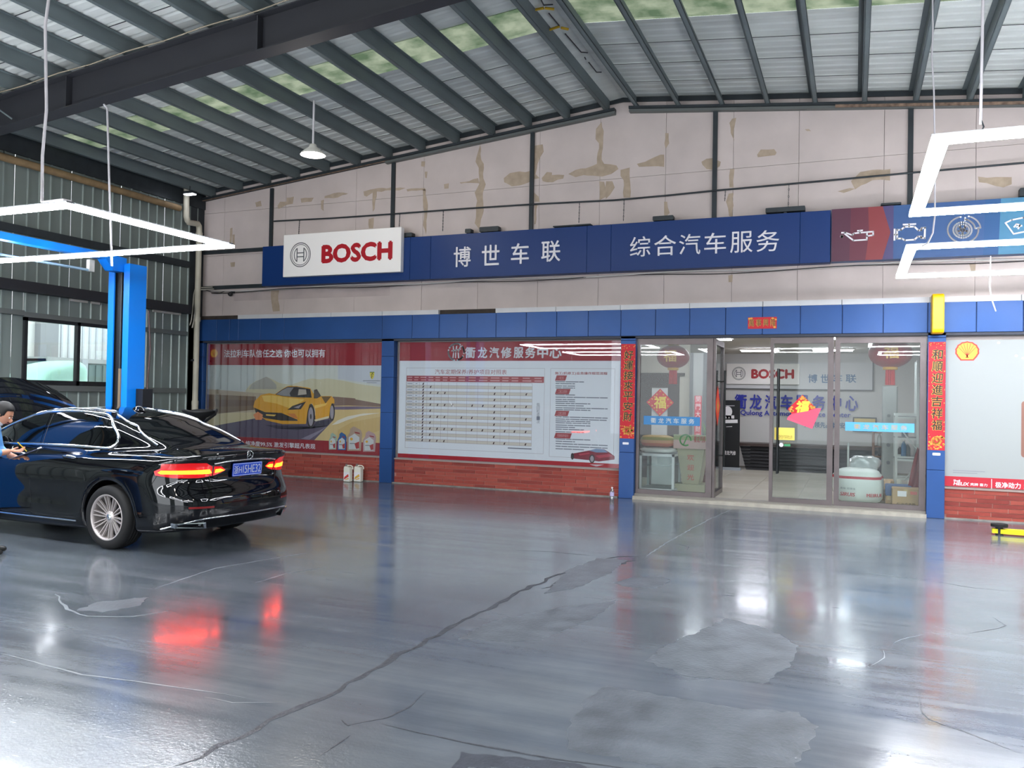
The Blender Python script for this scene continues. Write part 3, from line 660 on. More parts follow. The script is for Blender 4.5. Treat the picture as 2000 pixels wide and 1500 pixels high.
# --- steel posts, hanging rod, chains, rails
for i, q in enumerate((532, 768.5, 1039, 1396, 1778)):
    p = W(q, 330, -.03); build(MB().box(p.x-.035, p.x+.035, -.045, -.003, 3.8, rz(p.x, 6.30)), 'steel_post', steel_dark, wf)
rp = [W(x, y, -.06) for x, y in ((535, 432), (650, 426), (766, 418), (900, 408), (1038, 399), (1200, 391), (1300, 382), (1400, 372), (1590, 355), (1774, 338), (2000, 318))]
rp.append(rp[-1]+Vector((4.5, 0, .02)))
tag(build(MB().tube(rp, .014, 6), 'hanging_rod', steel_dark), 'long thin dark steel rod running across the gable wall above the signs', 'rod')
links = [(585, 430, 458), (781, 418, 446), (866, 411, 452), (1132, 396, 436), (1219, 389, 432), (1417, 370, 393), (1541, 360, 408)]
wh = ['above the left half of the white sign box', 'at the right end of the white sign box', 'just right of the white sign box', 'left of the roof ridge line', 'below the roof ridge', 'short and loose, above the thin lettering', 'near the right end of the blue fascia']
for (q, y0, y1), w_ in zip(links, wh):
    a, b = W(q, y0, -.07), W(q-1.5, y1, -.12 if y1 > 400 else -.08); mb = MB(); n = 7
    for k in range(n):
        p0, p1 = a.lerp(b, k/n), a.lerp(b, (k+.92)/n); off = Vector((.008, 0, 0)) if k % 2 else Vector((0, .008, 0))
        mb.tube([p0, p0.lerp(p1, .5)+off, p1], .0045, 4); mb.tube([p0, p0.lerp(p1, .5)-off, p1], .0045, 4)
    tag(build(mb, 'sign_chain', steel_dark), 'rusty sign chain hanging from the rod '+w_, 'chain', 'chains holding the fascia')
for (x0, x1, d), w_ in zip(((718, 770, .10), (1028, 1056, .10), (1098, 1190, .12), (1455, 1640, .03), (1940, 2040, .10)), ('beside the white sign box', 'left of the close pair', 'right of the close pair', 'low and wide, left of the ridge', 'under the ridge, broad with two halves')):
    a, b = W(500+x0/2.5, 440, -.16).x, W(500+x1/2.5, 440, -.16).x; o = empty('flood_light', ((a+b)/2, -.16, sz1)); tag(o, 'black flood light on the fascia, '+w_, 'light', 'flood lights along the fascia')
    build(MB().rbox(a, b, -.22, -.10, sz1+.02, sz1+.02+d*.7, .012), 'housing', steel_dark, o); build(MB().box((a+b)/2-.02, (a+b)/2+.02, -.18, -.14, sz1, sz1+.03), 'bracket', steel_dark, o)
for (x0, x1, d), w_ in zip(((740, 932, .10), (1300, 1400, .04), (1975, 2060, .16)), ('above the last thin white characters', 'above the maroon arrow', 'above its pale blue end')):
    a, b = W(1200+x0/2.5, 410, -.16).x, W(1200+x1/2.5, 410, -.16).x; o = empty('flood_light', ((a+b)/2, -.16, sz1+.01)); tag(o, 'black flood light on the sign row, '+w_, 'light', 'flood lights along the fascia')
    build(MB().rbox(a, b, -.22, -.10, sz1+.03, sz1+.03+d*.7, .012), 'housing', steel_dark, o); build(MB().box((a+b)/2-.02, (a+b)/2+.02, -.18, -.14, sz1+.01, sz1+.04), 'bracket', steel_dark, o)
for z, lab, x1 in ((W(450, 490, -.08).z, 'upper dark steel rail between the downpipe and the fascia', sx0), (W(450, 560, -.08).z, 'lower dark steel rail crossing in front of the downpipe', sx0)):
    build(MB().box(XL+.02, x1, -.06, -.0, z-.035, z+.035), 'wall_rail', steel_dark, wf)
# cables hanging under the fascia
for k, (dz, m_, lab) in enumerate(((0, mat('white_cable', (196, 192, 188), .6), 'white cable drooping along the lower edge of the fascia'), (-.022, mat('black_cable', (40, 38, 38), .6), 'thin black cable drooping along the lower edge of the fascia'))):
    pts = [(x, -.10-.03*math.sin(x*1.3+k), 3.615+dz+.018*math.sin(x*1.9+k*1.7)) for x in np.arange(XL+.3, 6.2, .25)]
    tag(build(MB().tube(pts, .011 if k == 0 else .007, 5), 'cable', m_), lab, 'cable')
# --- posters
poster_red = mat('poster_red', (150, 34, 44), .5); poster_red2 = mat('poster_red_deep', (168, 14, 30), .5); poster_w = mat('poster_white', (222, 224, 228), .5)
class Art:
    def __init__(s, name, parent, cr, Y): s.cr, s.Y, s.par, s.k, s.name = cr, Y, parent, 0, name; s.mb = {}
    def w(s, x, y): return W(*s.cr(x, y), s.Y)
    def poly(s, pts, m_, z=None):
        s.k += 1; Y = s.Y-.00025*s.k
        q = [s.w(*p) for p in pts]; s.mb.setdefault(m_.name, (MB(), m_))[0].poly([(p.x, Y, p.z) for p in q]); return Y
    def line(s, pts, w, m_, closed=False):
        s.k += 1; q = [(lambda v: (v.x, v.z))(s.w(*p)) for p in pts]; ribbon(s.mb.setdefault(m_.name, (MB(), m_))[0], q, w, s.Y-.00025*s.k, closed=closed)
    def ell(s, cx, cy, rx, ry, m_, n=20): s.poly([(cx+rx*math.cos(2*PI*k/n), cy+ry*math.sin(2*PI*k/n)) for k in range(n)], m_)
    def flush(s):
        allm = [v[1] for v in s.mb.values()]; mb = MB()
        for i, (m_, _) in enumerate(s.mb.values()): mb.add(m_.v, m_.f, i)
        return build(mb, s.name, allm, s.par)
def flat(n, c): return mat('ink_'+n, c, .5)
def shell_logo(cx, cz, w, Y, parent):
    def outline(k):
        pts = []
        for i in range(29):
            t = math.radians(-32+244*i/28); r = w/2*k*(1+.03*math.cos(7*(t-PI/2)*2))
            pts.append((cx+r*math.cos(t), cz+r*.92*math.sin(t)))
        return pts+[(cx-w*.27*k, cz-w*.44*k), (cx+w*.27*k, cz-w*.44*k)]
    mb = MB(); mb.poly([(x, Y, z) for x, z in outline(1)], 0); mb.poly([(x, Y-.0006, z) for x, z in outline(.86)], 1)
    for k in range(-3, 4):
        t = PI/2+k*.36; ribbon(mb, [(cx+.02*w*k, cz-w*.30), (cx+w*.40*math.cos(t), cz+w*.37*math.sin(t))], w*.022, Y-.0012, 0)
    return build(mb, 'scallop_logo', [mat('scallop_red', (206, 54, 40), .5), mat('scallop_yellow', (236, 178, 62), .5)], parent)
def pane_frame(n, x0, x1, z0, z1):
    """thin aluminium-edged glass pane in front of a poster"""
    w_ = tag(empty('window_%d' % n, ((x0+x1)/2, 0, z0)), kind='structure')
    build(MB().box(x0, x1, -.004, .0, z0, z1), 'glass_pane', posterglass, w_)
    mb = MB()
    for q in ((x0, x1, z1-.02, z1), (x0, x1, z0, z0+.012), (x0, x0+.012, z0, z1), (x1-.012, x1, z0, z1)): mb.box(q[0], q[1], -.012, .01, q[2], q[3])
    build(mb, 'pane_edge', mat('pane_edge', (120, 116, 116), .5), w_)
pane_frame(2, colx[0][1]+.02, colx[1][0]-.005, .465, 2.58); pane_frame(3, colx[1][1]+.03, colx[2][0]-.005, .455, 2.58)
YP = .03
# poster 1: sports car on a road
x0, x1 = colx[0][1]+.02, colx[1][0]-.01
p1 = tag(empty('sports_car_poster', ((x0+x1)/2, YP, .47)), 'large poster of a yellow sports car on a desert road with red borders', 'poster')
build(MB().box(x0, x1, YP, YP+.02, .47, 2.575), 'poster_sheet', flat('sky', (206, 206, 196)), p1)
A = Art('printed_picture', p1, crop(360, 640, 5), YP)
zt, z1_ = A.w(400, 365).z, A.w(1500, 1108).z
R = lambda a, b, c, d, m_: A.mb.setdefault(m_.name, (MB(), m_))[0].add([(a, YP-.00025*(A.k), c), (b, YP-.00025*(A.k), c), (b, YP-.00025*(A.k), d), (a, YP-.00025*(A.k), d)], [(0, 1, 2, 3)])
A.k = 1
A.poly([(200, 365), (700, 366), (700, 620), (200, 600)], flat('sky2', (198, 202, 196))); A.poly([(1500, 368), (1925, 368), (1925, 560), (1500, 500)], flat('sky3', (196, 198, 204)))
A.poly([(600, 610), (640, 560), (700, 520), (760, 500), (800, 478), (850, 500), (930, 540), (1040, 560), (1150, 520), (1240, 495), (1320, 505), (1400, 495), (1560, 520), (1700, 550), (1922, 580), (1922, 790), (600, 790)], flat('hill', (204, 194, 160)))
A.poly([(630, 600), (660, 550), (720, 515), (800, 478), (840, 500), (900, 560), (900, 600)], flat('hill_far', (176, 170, 158)))
A.poly([(196, 596), (640, 632), (900, 650), (900, 860), (196, 860)], flat('wall_pale', (188, 170, 146))); A.poly([(196, 650), (700, 672), (700, 800), (420, 830), (196, 850)], flat('wall_brown', (126, 102, 82)))
A.poly([(196, 700), (690, 710), (690, 760), (196, 780)], flat('wall_brown2', (112, 88, 72)))
A.poly([(1450, 672), (1670, 690), (1672, 700), (1922, 745), (1922, 800), (1450, 770)], flat('far_wall', (130, 104, 92)))
A.poly([(196, 860), (420, 832), (700, 826), (700, 900), (196, 975)], flat('verge', (206, 190, 150)))
A.poly([(1400, 765), (1600, 760), (1922, 772), (1922, 1130), (1270, 1098)], flat('sand', (212, 184, 128)))
A.poly([(196, 975), (700, 885), (1460, 850), (1460, 900), (1270, 1098), (196, 1050)], flat('road', (92, 80, 98))); A.poly([(1440, 770), (1700, 768), (1922, 775), (1922, 790), (1600, 800), (1440, 800)], flat('road2', (120, 104, 124)))
A.poly([(1140, 1085), (1330, 1000), (1400, 960), (1300, 1040), (1220, 1095)], flat('road_light', (136, 126, 142)))
A.poly([(1440, 950), (1500, 905), (1600, 865), (1750, 838), (1915, 832), (1720, 862), (1600, 900), (1500, 940)], flat('kerb_white', (226, 218, 200)))
A.poly([(1500, 1000), (1640, 920), (1915, 870), (1915, 1000), (1700, 1090), (1500, 1090)], flat('sand2', (204, 172, 112)))
yel = flat('car_yellow', (224, 160, 44)); yel2 = flat('car_yellow_light', (240, 196, 96)); drk = flat('car_dark', (52, 44, 44)); win = flat('car_glass', (150, 146, 146)); slv = flat('wheel_silver', (160, 150, 156))
A.poly([(790, 950), (1200, 960), (1240, 985), (1300, 910), (1440, 900), (1400, 960), (1100, 1000), (900, 985)], flat('road_shadow', (58, 50, 66)))
A.ell(1235, 860, 42, 118, drk); A.ell(1442, 822, 30, 90, drk)
A.poly([(676, 770), (690, 715), (750, 656), (830, 640), (885, 650), (960, 600), (1010, 570), (1100, 568), (1230, 590), (1260, 640), (1340, 668), (1440, 668), (1466, 700), (1468, 740), (1440, 740), (1425, 790), (1415, 880), (1282, 905), (1278, 800), (1250, 740), (1225, 750), (1205, 820), (1190, 940), (960, 942), (800, 905), (700, 830)], yel)
A.poly([(890, 652), (960, 602), (1010, 576), (1100, 576), (1232, 600), (1246, 684), (1100, 680), (960, 668)], drk); A.poly([(900, 650), (965, 606), (1010, 584), (1070, 584), (1030, 640), (1040, 670), (960, 664)], win); A.poly([(1120, 600), (1190, 604), (1196, 650), (1110, 660)], flat('seat', (190, 176, 160)))
A.poly([(1266, 690), (1268, 608), (1296, 600), (1338, 668), (1300, 690)], flat('side_glass', (88, 78, 70))); A.poly([(1340, 672), (1436, 672), (1380, 740)], flat('intake_side', (110, 84, 50)))
A.poly([(760, 665), (860, 660), (1060, 690), (1180, 700), (1040, 790), (900, 740), (780, 720)], yel2); A.poly([(1270, 760), (1400, 735), (1380, 760), (1275, 790)], yel2)
A.poly([(1008, 804), (1058, 764), (1192, 720), (1140, 796)], drk); A.poly([(1070, 780), (1150, 748), (1120, 788)], slv)
A.poly([(684, 780), (790, 825), (950, 832), (1110, 900), (1105, 910), (950, 908), (780, 882), (700, 830)], drk); A.poly([(1010, 840), (1080, 838), (1116, 890), (1060, 880)], flat('intake_orange', (206, 120, 44))); A.poly([(800, 845), (900, 850), (880, 865), (800, 858)], yel2)
A.ell(1238, 868, 26, 92, slv); A.ell(1238, 868, 8, 26, drk); A.ell(1444, 826, 18, 66, slv); A.poly([(1270, 900), (1415, 862), (1412, 885), (1285, 915)], flat('sill_white', (222, 206, 170)))
A.poly([(676, 850), (720, 820), (770, 850), (760, 900), (700, 900)], flat('flare_orange', (226, 140, 90)))
# borders
Yb = YP-.00025*(A.k+2)
build(MB().box(x0, x1, Yb-.0004, Yb, zt, 2.575), 'red_border', poster_red, p1); build(MB().box(x0, x1, Yb-.0004, Yb, .47, z1_), 'red_border', poster_red, p1)
a, b = A.w(392, 250), A.w(1378, 250); letters('法拉利车队信任之选 你也可以拥有', a.x, b.x, A.w(800, 290).z, A.w(800, 214).z, Yb-.001, letter_w, p1, bold=.02)
a, b = A.w(350, 1140), A.w(1282, 1150); letters('壳牌润滑油 纯净度99.5% 激发引擎超凡表现', a.x, b.x, A.w(1000, 1172).z, A.w(1000, 1122).z, Yb-.001, letter_w, p1, bold=.02)
s_ = A.w(294, 250); shell_logo(s_.x, s_.z, .2, Yb-.001, p1)
c_ = A.w(1836, 468); mb = MB(); mb.poly([(c_.x+u*.048, Yb, c_.z+v*.07) for u, v in ((-1, 1), (1, 1), (.95, 0), (.5, -.7), (0, -1), (-.5, -.7), (-.95, 0))], 0)
ribbon(mb, [(c_.x-.015, c_.z-.045), (c_.x+.002, c_.z-.01), (c_.x-.012, c_.z+.02), (c_.x+.01, c_.z+.045), (c_.x+.02, c_.z+.02)], .011, Yb-.001, 1); ribbon(mb, [(c_.x-.045, c_.z+.062), (c_.x+.045, c_.z+.062)], .014, Yb-.001, 2)
build(mb, 'horse_crest', [flat('crest_yellow', (214, 196, 60)), drk, flat('crest_green', (70, 110, 60))], p1)
mb = MB(); a, b = A.w(1748, 519), A.w(1915, 519); ribbon(mb, [(a.x, a.z), (b.x, b.z)], .010, Yb); a, b = A.w(1785, 537), A.w(1880, 537); ribbon(mb, [(a.x, a.z), (b.x, b.z)], .007, Yb); build(mb, 'small_print', flat('small_grey', (110, 108, 112)), p1)
pic = A.flush()
for cx, w_, h, col in ((1450, 78, 165, (160, 178, 160)), (1540, 88, 175, (52, 96, 150)), (1662, 150, 240, (176, 150, 130)), (1808, 130, 205, (182, 150, 148))):
    b_ = 1190+(cx-1450)*.06; J = Art('oil_jug_print', p1, crop(360, 640, 5), Yb-.001)
    m_ = flat('jug%d' % cx, col); J.poly([(cx-w_*.48, b_), (cx-w_*.5, b_-h*.55), (cx-w_*.3, b_-h*.75), (cx-w_*.28, b_-h*.9), (cx-w_*.05, b_-h), (cx+w_*.4, b_-h*.85), (cx+w_*.5, b_-h*.7), (cx+w_*.42, b_)], m_)
    J.poly([(cx-w_*.38, b_-h*.06), (cx-w_*.38, b_-h*.55), (cx, b_-h*.7), (cx+w_*.32, b_-h*.55), (cx+w_*.30, b_-h*.06)], flat('jug_label', (206, 206, 204))); J.poly([(cx-w_*.02, b_-h*.78), (cx+w_*.32, b_-h*.74), (cx+w_*.36, b_-h*.68), (cx+w_*.05, b_-h*.72)], flat('jug_gap', (150, 44, 50)))
    J.poly([(cx, b_-h*.3), (cx+w_*.3, b_-h*.38), (cx+w_*.3, b_-h*.1), (cx+w_*.1, b_-h*.08)], flat('jug_red', (176, 60, 60))); J.ell(cx-w_*.2, b_-h*.48, w_*.10, h*.06, flat('jug_yellow', (226, 170, 70)), 10); J.line([(cx-w_*.3, b_-h*.3), (cx, b_-h*.3)], .012, flat('small_grey', (110, 108, 112))); J.flush()
# poster 2: maintenance table
x0, x1 = colx[1][1]+.05, colx[2][0]-.01
p2 = tag(empty('service_table_poster', ((x0+x1)/2, YP, .47)), 'white poster with a red headed car maintenance table and small red car', 'poster')
build(MB().box(x0, x1, YP, YP+.02, .465, 2.575), 'poster_sheet', poster_w, p2)
B = Art('table_print', p2, crop(740, 640, 4), YP)
def RZ(xa, xb, za, zb, m_, nm, dy=.001): return build(MB().box(xa, xb, YP-dy-.0004, YP-dy, za, zb), nm, m_, p2)
RZ(x0, x1, B.w(800, 259).z, 2.575, poster_red, 'red_border'); RZ(x0, x1, .465, B.w(800, 1013).z, poster_red2, 'red_border')
ltg = mat('letter_silver', (206, 204, 208), .4); bx_ = [(676, 752), (775, 845), (865, 938), (955, 1035), (1055, 1128), (1145, 1222), (1240, 1320), (1335, 1425)]
for ch, (a, b) in zip('衢龙汽修服务中心', bx_):
    l, r = B.w(a, 195), B.w(b, 195); letters(ch, l.x, r.x, B.w(a, 236).z, B.w(a, 154).z, YP-.002, ltg, p2, bold=.035)
c_ = B.w(604, 190); mb = MB(); r = .155
for k, (a0, a1) in enumerate(((60, 150), (165, 260), (280, 330), (-10, 45))): ribbon(mb, [(c_.x+r*math.cos(math.radians(t)), c_.z+r*.95*math.sin(math.radians(t))) for t in np.linspace(a0, a1, 9)], .03, YP-.002)
for dx in (-.06, -.01, .05): ribbon(mb, [(c_.x+dx, c_.z-.10), (c_.x+dx*.8, c_.z), (c_.x+dx*1.3+.02, c_.z+.10)], .024, YP-.002)
ribbon(mb, [(c_.x-.09, c_.z+.02), (c_.x+.09, c_.z+.05)], .02, YP-.002); build(mb, 'round_logo', ltg, p2)
ink = flat('table_red', (158, 66, 70)); ink2 = flat('thin_line', (150, 132, 136)); dot = flat('tick_dark', (70, 40, 44)); beige = flat('row_beige', (206, 198, 186)); grey = flat('text_grey', (126, 128, 138)); pale = flat('head_text', (206, 150, 150))
l, r = B.w(438, 345), B.w(1000, 345); letters('汽车定期保养/养护项目对照表', l.x, r.x, B.w(700, 365).z, B.w(700, 326).z, YP-.002, ink, p2)
fx = [B.w(q, 400).x for q in (217, 270, 318, 378, 434, 490, 545, 610, 690, 775, 857, 955, 1025, 1108, 1200, 1290)]
zh0, zh1 = B.w(700, 425).z, B.w(700, 378).z; zr1, zr0 = B.w(330, 426).z, B.w(330, 890).z
RZ(fx[0], fx[-1], zh0, zh1, ink, 'table_header'); n = 20; rh = (zr1-zr0)/n
mb = MB()
for k in range(1, n, 2): mb.add([(fx[0], YP-.0008, zr1-rh*(k+1)), (fx[14], YP-.0008, zr1-rh*(k+1)), (fx[14], YP-.0008, zr1-rh*k), (fx[0], YP-.0008, zr1-rh*k)], [(0, 1, 2, 3)])
tag(build(mb, 'beige_rows', beige, p2), kind='stuff')
mb = MB()
for k in range(n+1): ribbon(mb, [(fx[0], zr1-rh*k), (fx[14], zr1-rh*k)], .004, YP-.0012)
for x in fx[:15]: ribbon(mb, [(x, zr0), (x, zr1)], .004, YP-.0012)
ribbon(mb, [(fx[0]-.005, zh1+.14), (fx[-1]+.01, zh1+.14), (fx[-1]+.01, zr0-.12), (fx[0]-.005, zr0-.12)], .004, YP-.0012, closed=True)
xa_, xb_ = B.w(1338, 600).x, B.w(1840, 600).x; ribbon(mb, [(xa_, zh1+.14), (xb_, zh1+.14), (xb_, zr0-.16), (xa_, zr0-.16)], .004, YP-.0012, closed=True)
tag(build(mb, 'table_lines', ink2, p2), kind='stuff')
ticks = MB()
def tick(col, row):
    cx = (fx[col]+fx[col+1])/2; cz = zr1-rh*(row+.5)
    ticks.add([(cx-.018, YP-.0016, cz-.016), (cx+.004, YP-.0016, cz-.022), (cx+.020, YP-.0016, cz+.020), (cx-.004, YP-.0016, cz+.016)], [(0, 1, 2, 3)])
for rr in range(n): tick(2, rr)
for rr in range(1, n, 2): tick(3, rr); tick(10, rr)
for rr in (3, 7, 11, 15, 19): tick(4, rr); tick(5, rr); tick(11, rr); tick(13, rr)
for rr in (7, 15):
    for c_ in (6, 8, 9, 12): tick(c_, rr)
tick(7, 11); tick(8, 11); tag(build(ticks, 'tick_marks', dot, p2), kind='stuff')
mb = MB(); random.seed(3)
for i in range(15):
    a, b = fx[i]+.02, fx[i+1]-.02
    for k, zz in enumerate((zh1-.03, zh0+.03)): ribbon(mb, [(a+(b-a)*random.uniform(0, .15), zz), (b-(b-a)*random.uniform(0, .2), zz)], .018, YP-.002)
tag(build(mb, 'header_small_print', pale, p2), kind='stuff')
mb = MB()
for rr in range(n): ribbon(mb, [(fx[0]+.02, zr1-rh*(rr+.5)), (fx[0]+.12, zr1-rh*(rr+.5))], .011, YP-.0016); ribbon(mb, [(fx[1]+.05, zr1-rh*(rr+.5)), (fx[1]+.08, zr1-rh*(rr+.5))], .01, YP-.0016)
for y0 in (422, 437, 455, 470, 524, 542, 560, 575, 590, 607, 625, 640, 696, 713, 728, 742, 760, 776, 792, 812, 868, 886, 905, 925, 945):
    a, b = B.w(1383, y0), B.w(random.choice((1530, 1600, 1650, 1785, 1785)), y0); x = a.x
    while x < b.x:
        w_ = random.uniform(.05, .22); ribbon(mb, [(x, a.z), (min(x+w_, b.x), a.z)], .016, YP-.0016); x += w_+.02
a, b = B.w(1010, 940), B.w(1190, 945); ribbon(mb, [(a.x, a.z), (b.x, a.z)], .02, YP-.0016)
tag(build(mb, 'body_small_print', grey, p2), kind='stuff')
l, r = B.w(1376, 357), B.w(1785, 357); letters('施工(机修工)业务操作规范流程', l.x, r.x, B.w(1500, 370).z, B.w(1500, 345).z, YP-.002, ink, p2, bold=.02)
for t, xa, xb, y0 in (('一施工前', 1376, 1470, 393), ('二施工过程中', 1376, 1498, 498), ('三施工结束', 1372, 1488, 668), ('车辆保养提示', 1368, 1508, 841)):
    a, b = B.w(xa, y0), B.w(xb, y0); h = .045; build(MB().poly([(a.x, YP-.0016, a.z-h), (b.x-.03, YP-.0016, a.z-h), (b.x, YP-.0016, a.z+h), (a.x+.03, YP-.0016, a.z+h)]), 'heading_tab', ink, p2)
    letters(t, a.x+.06, b.x-.06, a.z-.026, a.z+.026, YP-.002, pale, p2)
for i, ch in enumerate('每回检查一次'): c_ = B.w(1245, 600+i*27); letters(ch, c_.x-.03, c_.x+.03, c_.z-.03, c_.z+.03, YP-.002, grey, p2)
B2 = Art('red_car_print', p2, crop(740, 640, 4), YP-.003)
dr = flat('redcar', (128, 34, 50)); drl = flat('redcar_light', (176, 60, 76))
B2.poly([(1500, 1000), (1502, 985), (1560, 975), (1640, 960), (1700, 945), (1760, 950), (1810, 980), (1842, 1005), (1840, 1030), (1720, 1045), (1640, 1035), (1500, 1020)], dr); B2.poly([(1640, 960), (1700, 945), (1760, 952), (1790, 975), (1700, 975)], flat('car_glass_blue', (120, 140, 170)))
B2.poly([(1560, 985), (1640, 975), (1650, 985), (1570, 1000)], drl); B2.ell(1665, 1025, 22, 34, drk); B2.ell(1665, 1025, 14, 24, slv); B2.ell(1512, 1005, 12, 26, drk); B2.poly([(1690, 1000), (1800, 985), (1830, 1005), (1720, 1020)], drl)
B2.poly([(1645, 1068), (1760, 1070), (1700, 1085)], flat('puddle', (206, 180, 184))); B2.flush(); B.flush() if B.mb else None
# poster 3: white poster on the right
x0, x1 = colx[3][1]+.01, colx[4][0]-.01
p3 = tag(empty('white_oil_poster', ((x0+x1)/2, YP, .46)), 'plain white poster with scallop logo and red footer right of the office', 'poster')
build(MB().box(x0, x1, YP, YP+.02, .455, 2.52), 'poster_sheet', mat('poster_cool_white', (150, 154, 153), .5), p3)
C = Art('p', p3, crop(1780, 560, 3), YP); zf = C.w(400, 1118).z
build(MB().box(x0, x1, YP-.0012, YP, .455, zf), 'red_border', mat('footer_red', (178, 30, 48), .5), p3)
s_ = C.w(327, 382); shell_logo(s_.x, s_.z+.01, .30, YP-.001, p3)
a, b = C.w(247, 1146), C.w(338, 1150); letters('HELIX', a.x, b.x, C.w(280, 1163).z, C.w(280, 1145).z, YP-.002, letter_w, p3, bold=.04, shear=.2); letters('Shell', a.x, C.w(285, 1140).x, C.w(280, 1142).z, C.w(280, 1131).z, YP-.002, letter_w, p3, bold=.03)
a, b = C.w(345, 1158), C.w(445, 1160); letters('壳牌 喜力', a.x, b.x, C.w(390, 1168).z, C.w(390, 1152).z, YP-.002, letter_w, p3, bold=.02)
a = C.w(470, 1158); mb = MB(); ribbon(mb, [(a.x, a.z-.07), (a.x, a.z+.07)], .008, YP-.002); build(mb, 'divider', letter_w, p3)
a, b = C.w(492, 1160), C.w(640, 1165); letters('极净动力', a.x, b.x, C.w(560, 1180).z, C.w(560, 1147).z, YP-.002, letter_w, p3, bold=.03); letters('超凡表现', b.x+.04, b.x+.04+(b.x-a.x), C.w(560, 1180).z, C.w(560, 1147).z, YP-.002, letter_w, p3, bold=.03)
mb = MB()
for y0, xe_ in ((1076, 430), (1088, 385)): a, b = C.w(245, y0), C.w(xe_, y0); ribbon(mb, [(a.x, a.z), (b.x, a.z)], .008, YP-.002)
tag(build(mb, 'small_print', grey, p3), kind='stuff')
a, b = C.w(645, 670), C.w(645, 1000); build(MB().rbox(a.x, a.x+1.1, YP-.002, YP-.001, b.z, a.z, .04), 'printed_bottle', flat('brown_bottle', (132, 92, 80)), p3)
C2 = Art('glue_stain', p3, crop(1780, 560, 3), YP-.001)
for x, y in ((512, 328), (615, 405), (655, 418)): C2.ell(x, y, 10, 7, flat('stain_yellow', (210, 202, 160)), 8)
tag(C2.flush(), kind='stuff')
# --- red couplets
cred = mat('couplet_red', (190, 22, 38), .55); gold = mat('couplet_gold', (214, 158, 60), .45); inkb = mat('couplet_ink', (34, 26, 20), .5)
def couplet(txt, xl, xr, yt, yb, lab, Y=-.101):
    a, b = W(xl, yt, Y), W(xr, yb, Y); x0, x1, z0, z1 = a.x+.012, b.x-.012, b.z, a.z
    o = tag(empty('couplet_banner', ((x0+x1)/2, Y, z0)), lab, 'banner'); build(MB().box(x0, x1, Y-.002, Y, z0, z1), 'red_paper', cred, o)
    H = z1-z0; m_ = .10*H; e = (H-.07*H-.17*H)/len(txt); w_ = (x1-x0)
    for i, ch in enumerate(txt):
        t = z1-.065*H-e*i; box_ = (x0+w_*.20, x1-w_*.16, t-e*.90, t-e*.06)
        letters(ch, *box_, Y-.003, gold, o, bold=.055, shear=.08); letters(ch, box_[0]+.004, box_[1]+.002, box_[2]+.002, box_[3]+.002, Y-.004, inkb, o, bold=.022, shear=.08)
    mb = MB(); random.seed(int(xl))
    for k in range(70):
        if k < 34: x = random.uniform(x0+.01, x1-.01); z = random.uniform(z0+.01, z0+.14*H)
        elif k < 46: x = random.uniform(x0+.01, x1-.01); z = random.uniform(z1-.05*H, z1-.01)
        else: x = random.choice((x0+.012, x1-.012))+random.uniform(-.006, .006); z = random.uniform(z0, z1)
        r = random.uniform(.006, .02) if k < 34 else random.uniform(.004, .009); mb.add([(x+r*math.cos(t)*random.uniform(.6, 1.2), Y-.0026, z+r*math.sin(t)*random.uniform(.6, 1.3)) for t in np.linspace(0, 2*PI, 8)[:-1]], [list(range(7))])
    c0 = (x0+x1)/2
    for rr in (.06, .035): ribbon(mb, [(c0+rr*math.cos(t), z0+.085*H+rr*math.sin(t)) for t in np.linspace(0, 2*PI, 14)], .014, Y-.0027)
    tag(build(mb, 'gold_ornament', gold, o), kind='stuff')
couplet('好運接來平安財', 1212, 1240, 672, 857, 'red couplet banner on the blue pier left of the office entrance')
couplet('和順迎進吉祥福', 1812, 1847, 668, 880, 'red couplet banner on the blue pier right of the office entrance')
Y = -.125; a, b = W(1461, 620, Y), W(1517, 641.5, Y); o = tag(empty('couplet_header', ((a.x+b.x)/2, Y, b.z)), 'small red header banner with gold characters above the office entrance', 'banner')
build(MB().box(a.x, b.x, Y-.002, Y, b.z, a.z), 'red_paper', cred, o)
for i, ch in enumerate('萬事興隆'):
    w_ = (b.x-a.x)/4; l = a.x+w_*i+w_*.12; letters(ch, l, l+w_*.74, b.z+.035, a.z-.03, Y-.003, gold, o, bold=.03); letters(ch, l+.004, l+w_*.74, b.z+.037, a.z-.03, Y-.004, inkb, o)
mb = MB()
for x, z in ((a.x+.02, a.z-.02), (a.x+.05, a.z-.015), (b.x-.03, b.z+.02), (b.x-.06, a.z-.02), (b.x-.02, a.z-.04)): mb.add([(x+.02*math.cos(t), Y-.0028, z+.014*math.sin(t)) for t in np.linspace(0, 2*PI, 8)[:-1]], [list(range(7))])
build(mb, 'gold_ornament', gold, o)
for q, lab in (((1222, 866), 'small white sticker below the left couplet banner'), ((1829, 887), 'small white sticker below the right couplet banner')):
    c_ = W(*q, -.101); tag(build(MB().rbox(c_.x-.05, c_.x+.05, -.104, -.1005, c_.z-.018, c_.z+.018, .008), 'sticker', letter_w), lab, 'sticker')
# --- yellow projecting box
Y = -.30; a, b = W(1819, 640, Y), W(1842.5, 640, Y); zt, zb = W(1830, 575, Y).z, W(1830, 652, Y).z
o = tag(empty('projecting_sign', ((a.x+b.x)/2, -.12, zb)), 'bright yellow rounded box sign projecting above the right red couplet', 'sign')
bevel(build(MB().rbox(a.x, b.x, -.44, -.16, zb, zt, .06, seg=5, axis='x'), 'yellow_box', mat('sign_yellow', (250, 196, 0), .4), o), .015, 3); build(MB().box(a.x+.03, b.x-.03, -.17, -.12, zb+.1, zt-.1), 'wall_bracket', steel_dark, o)
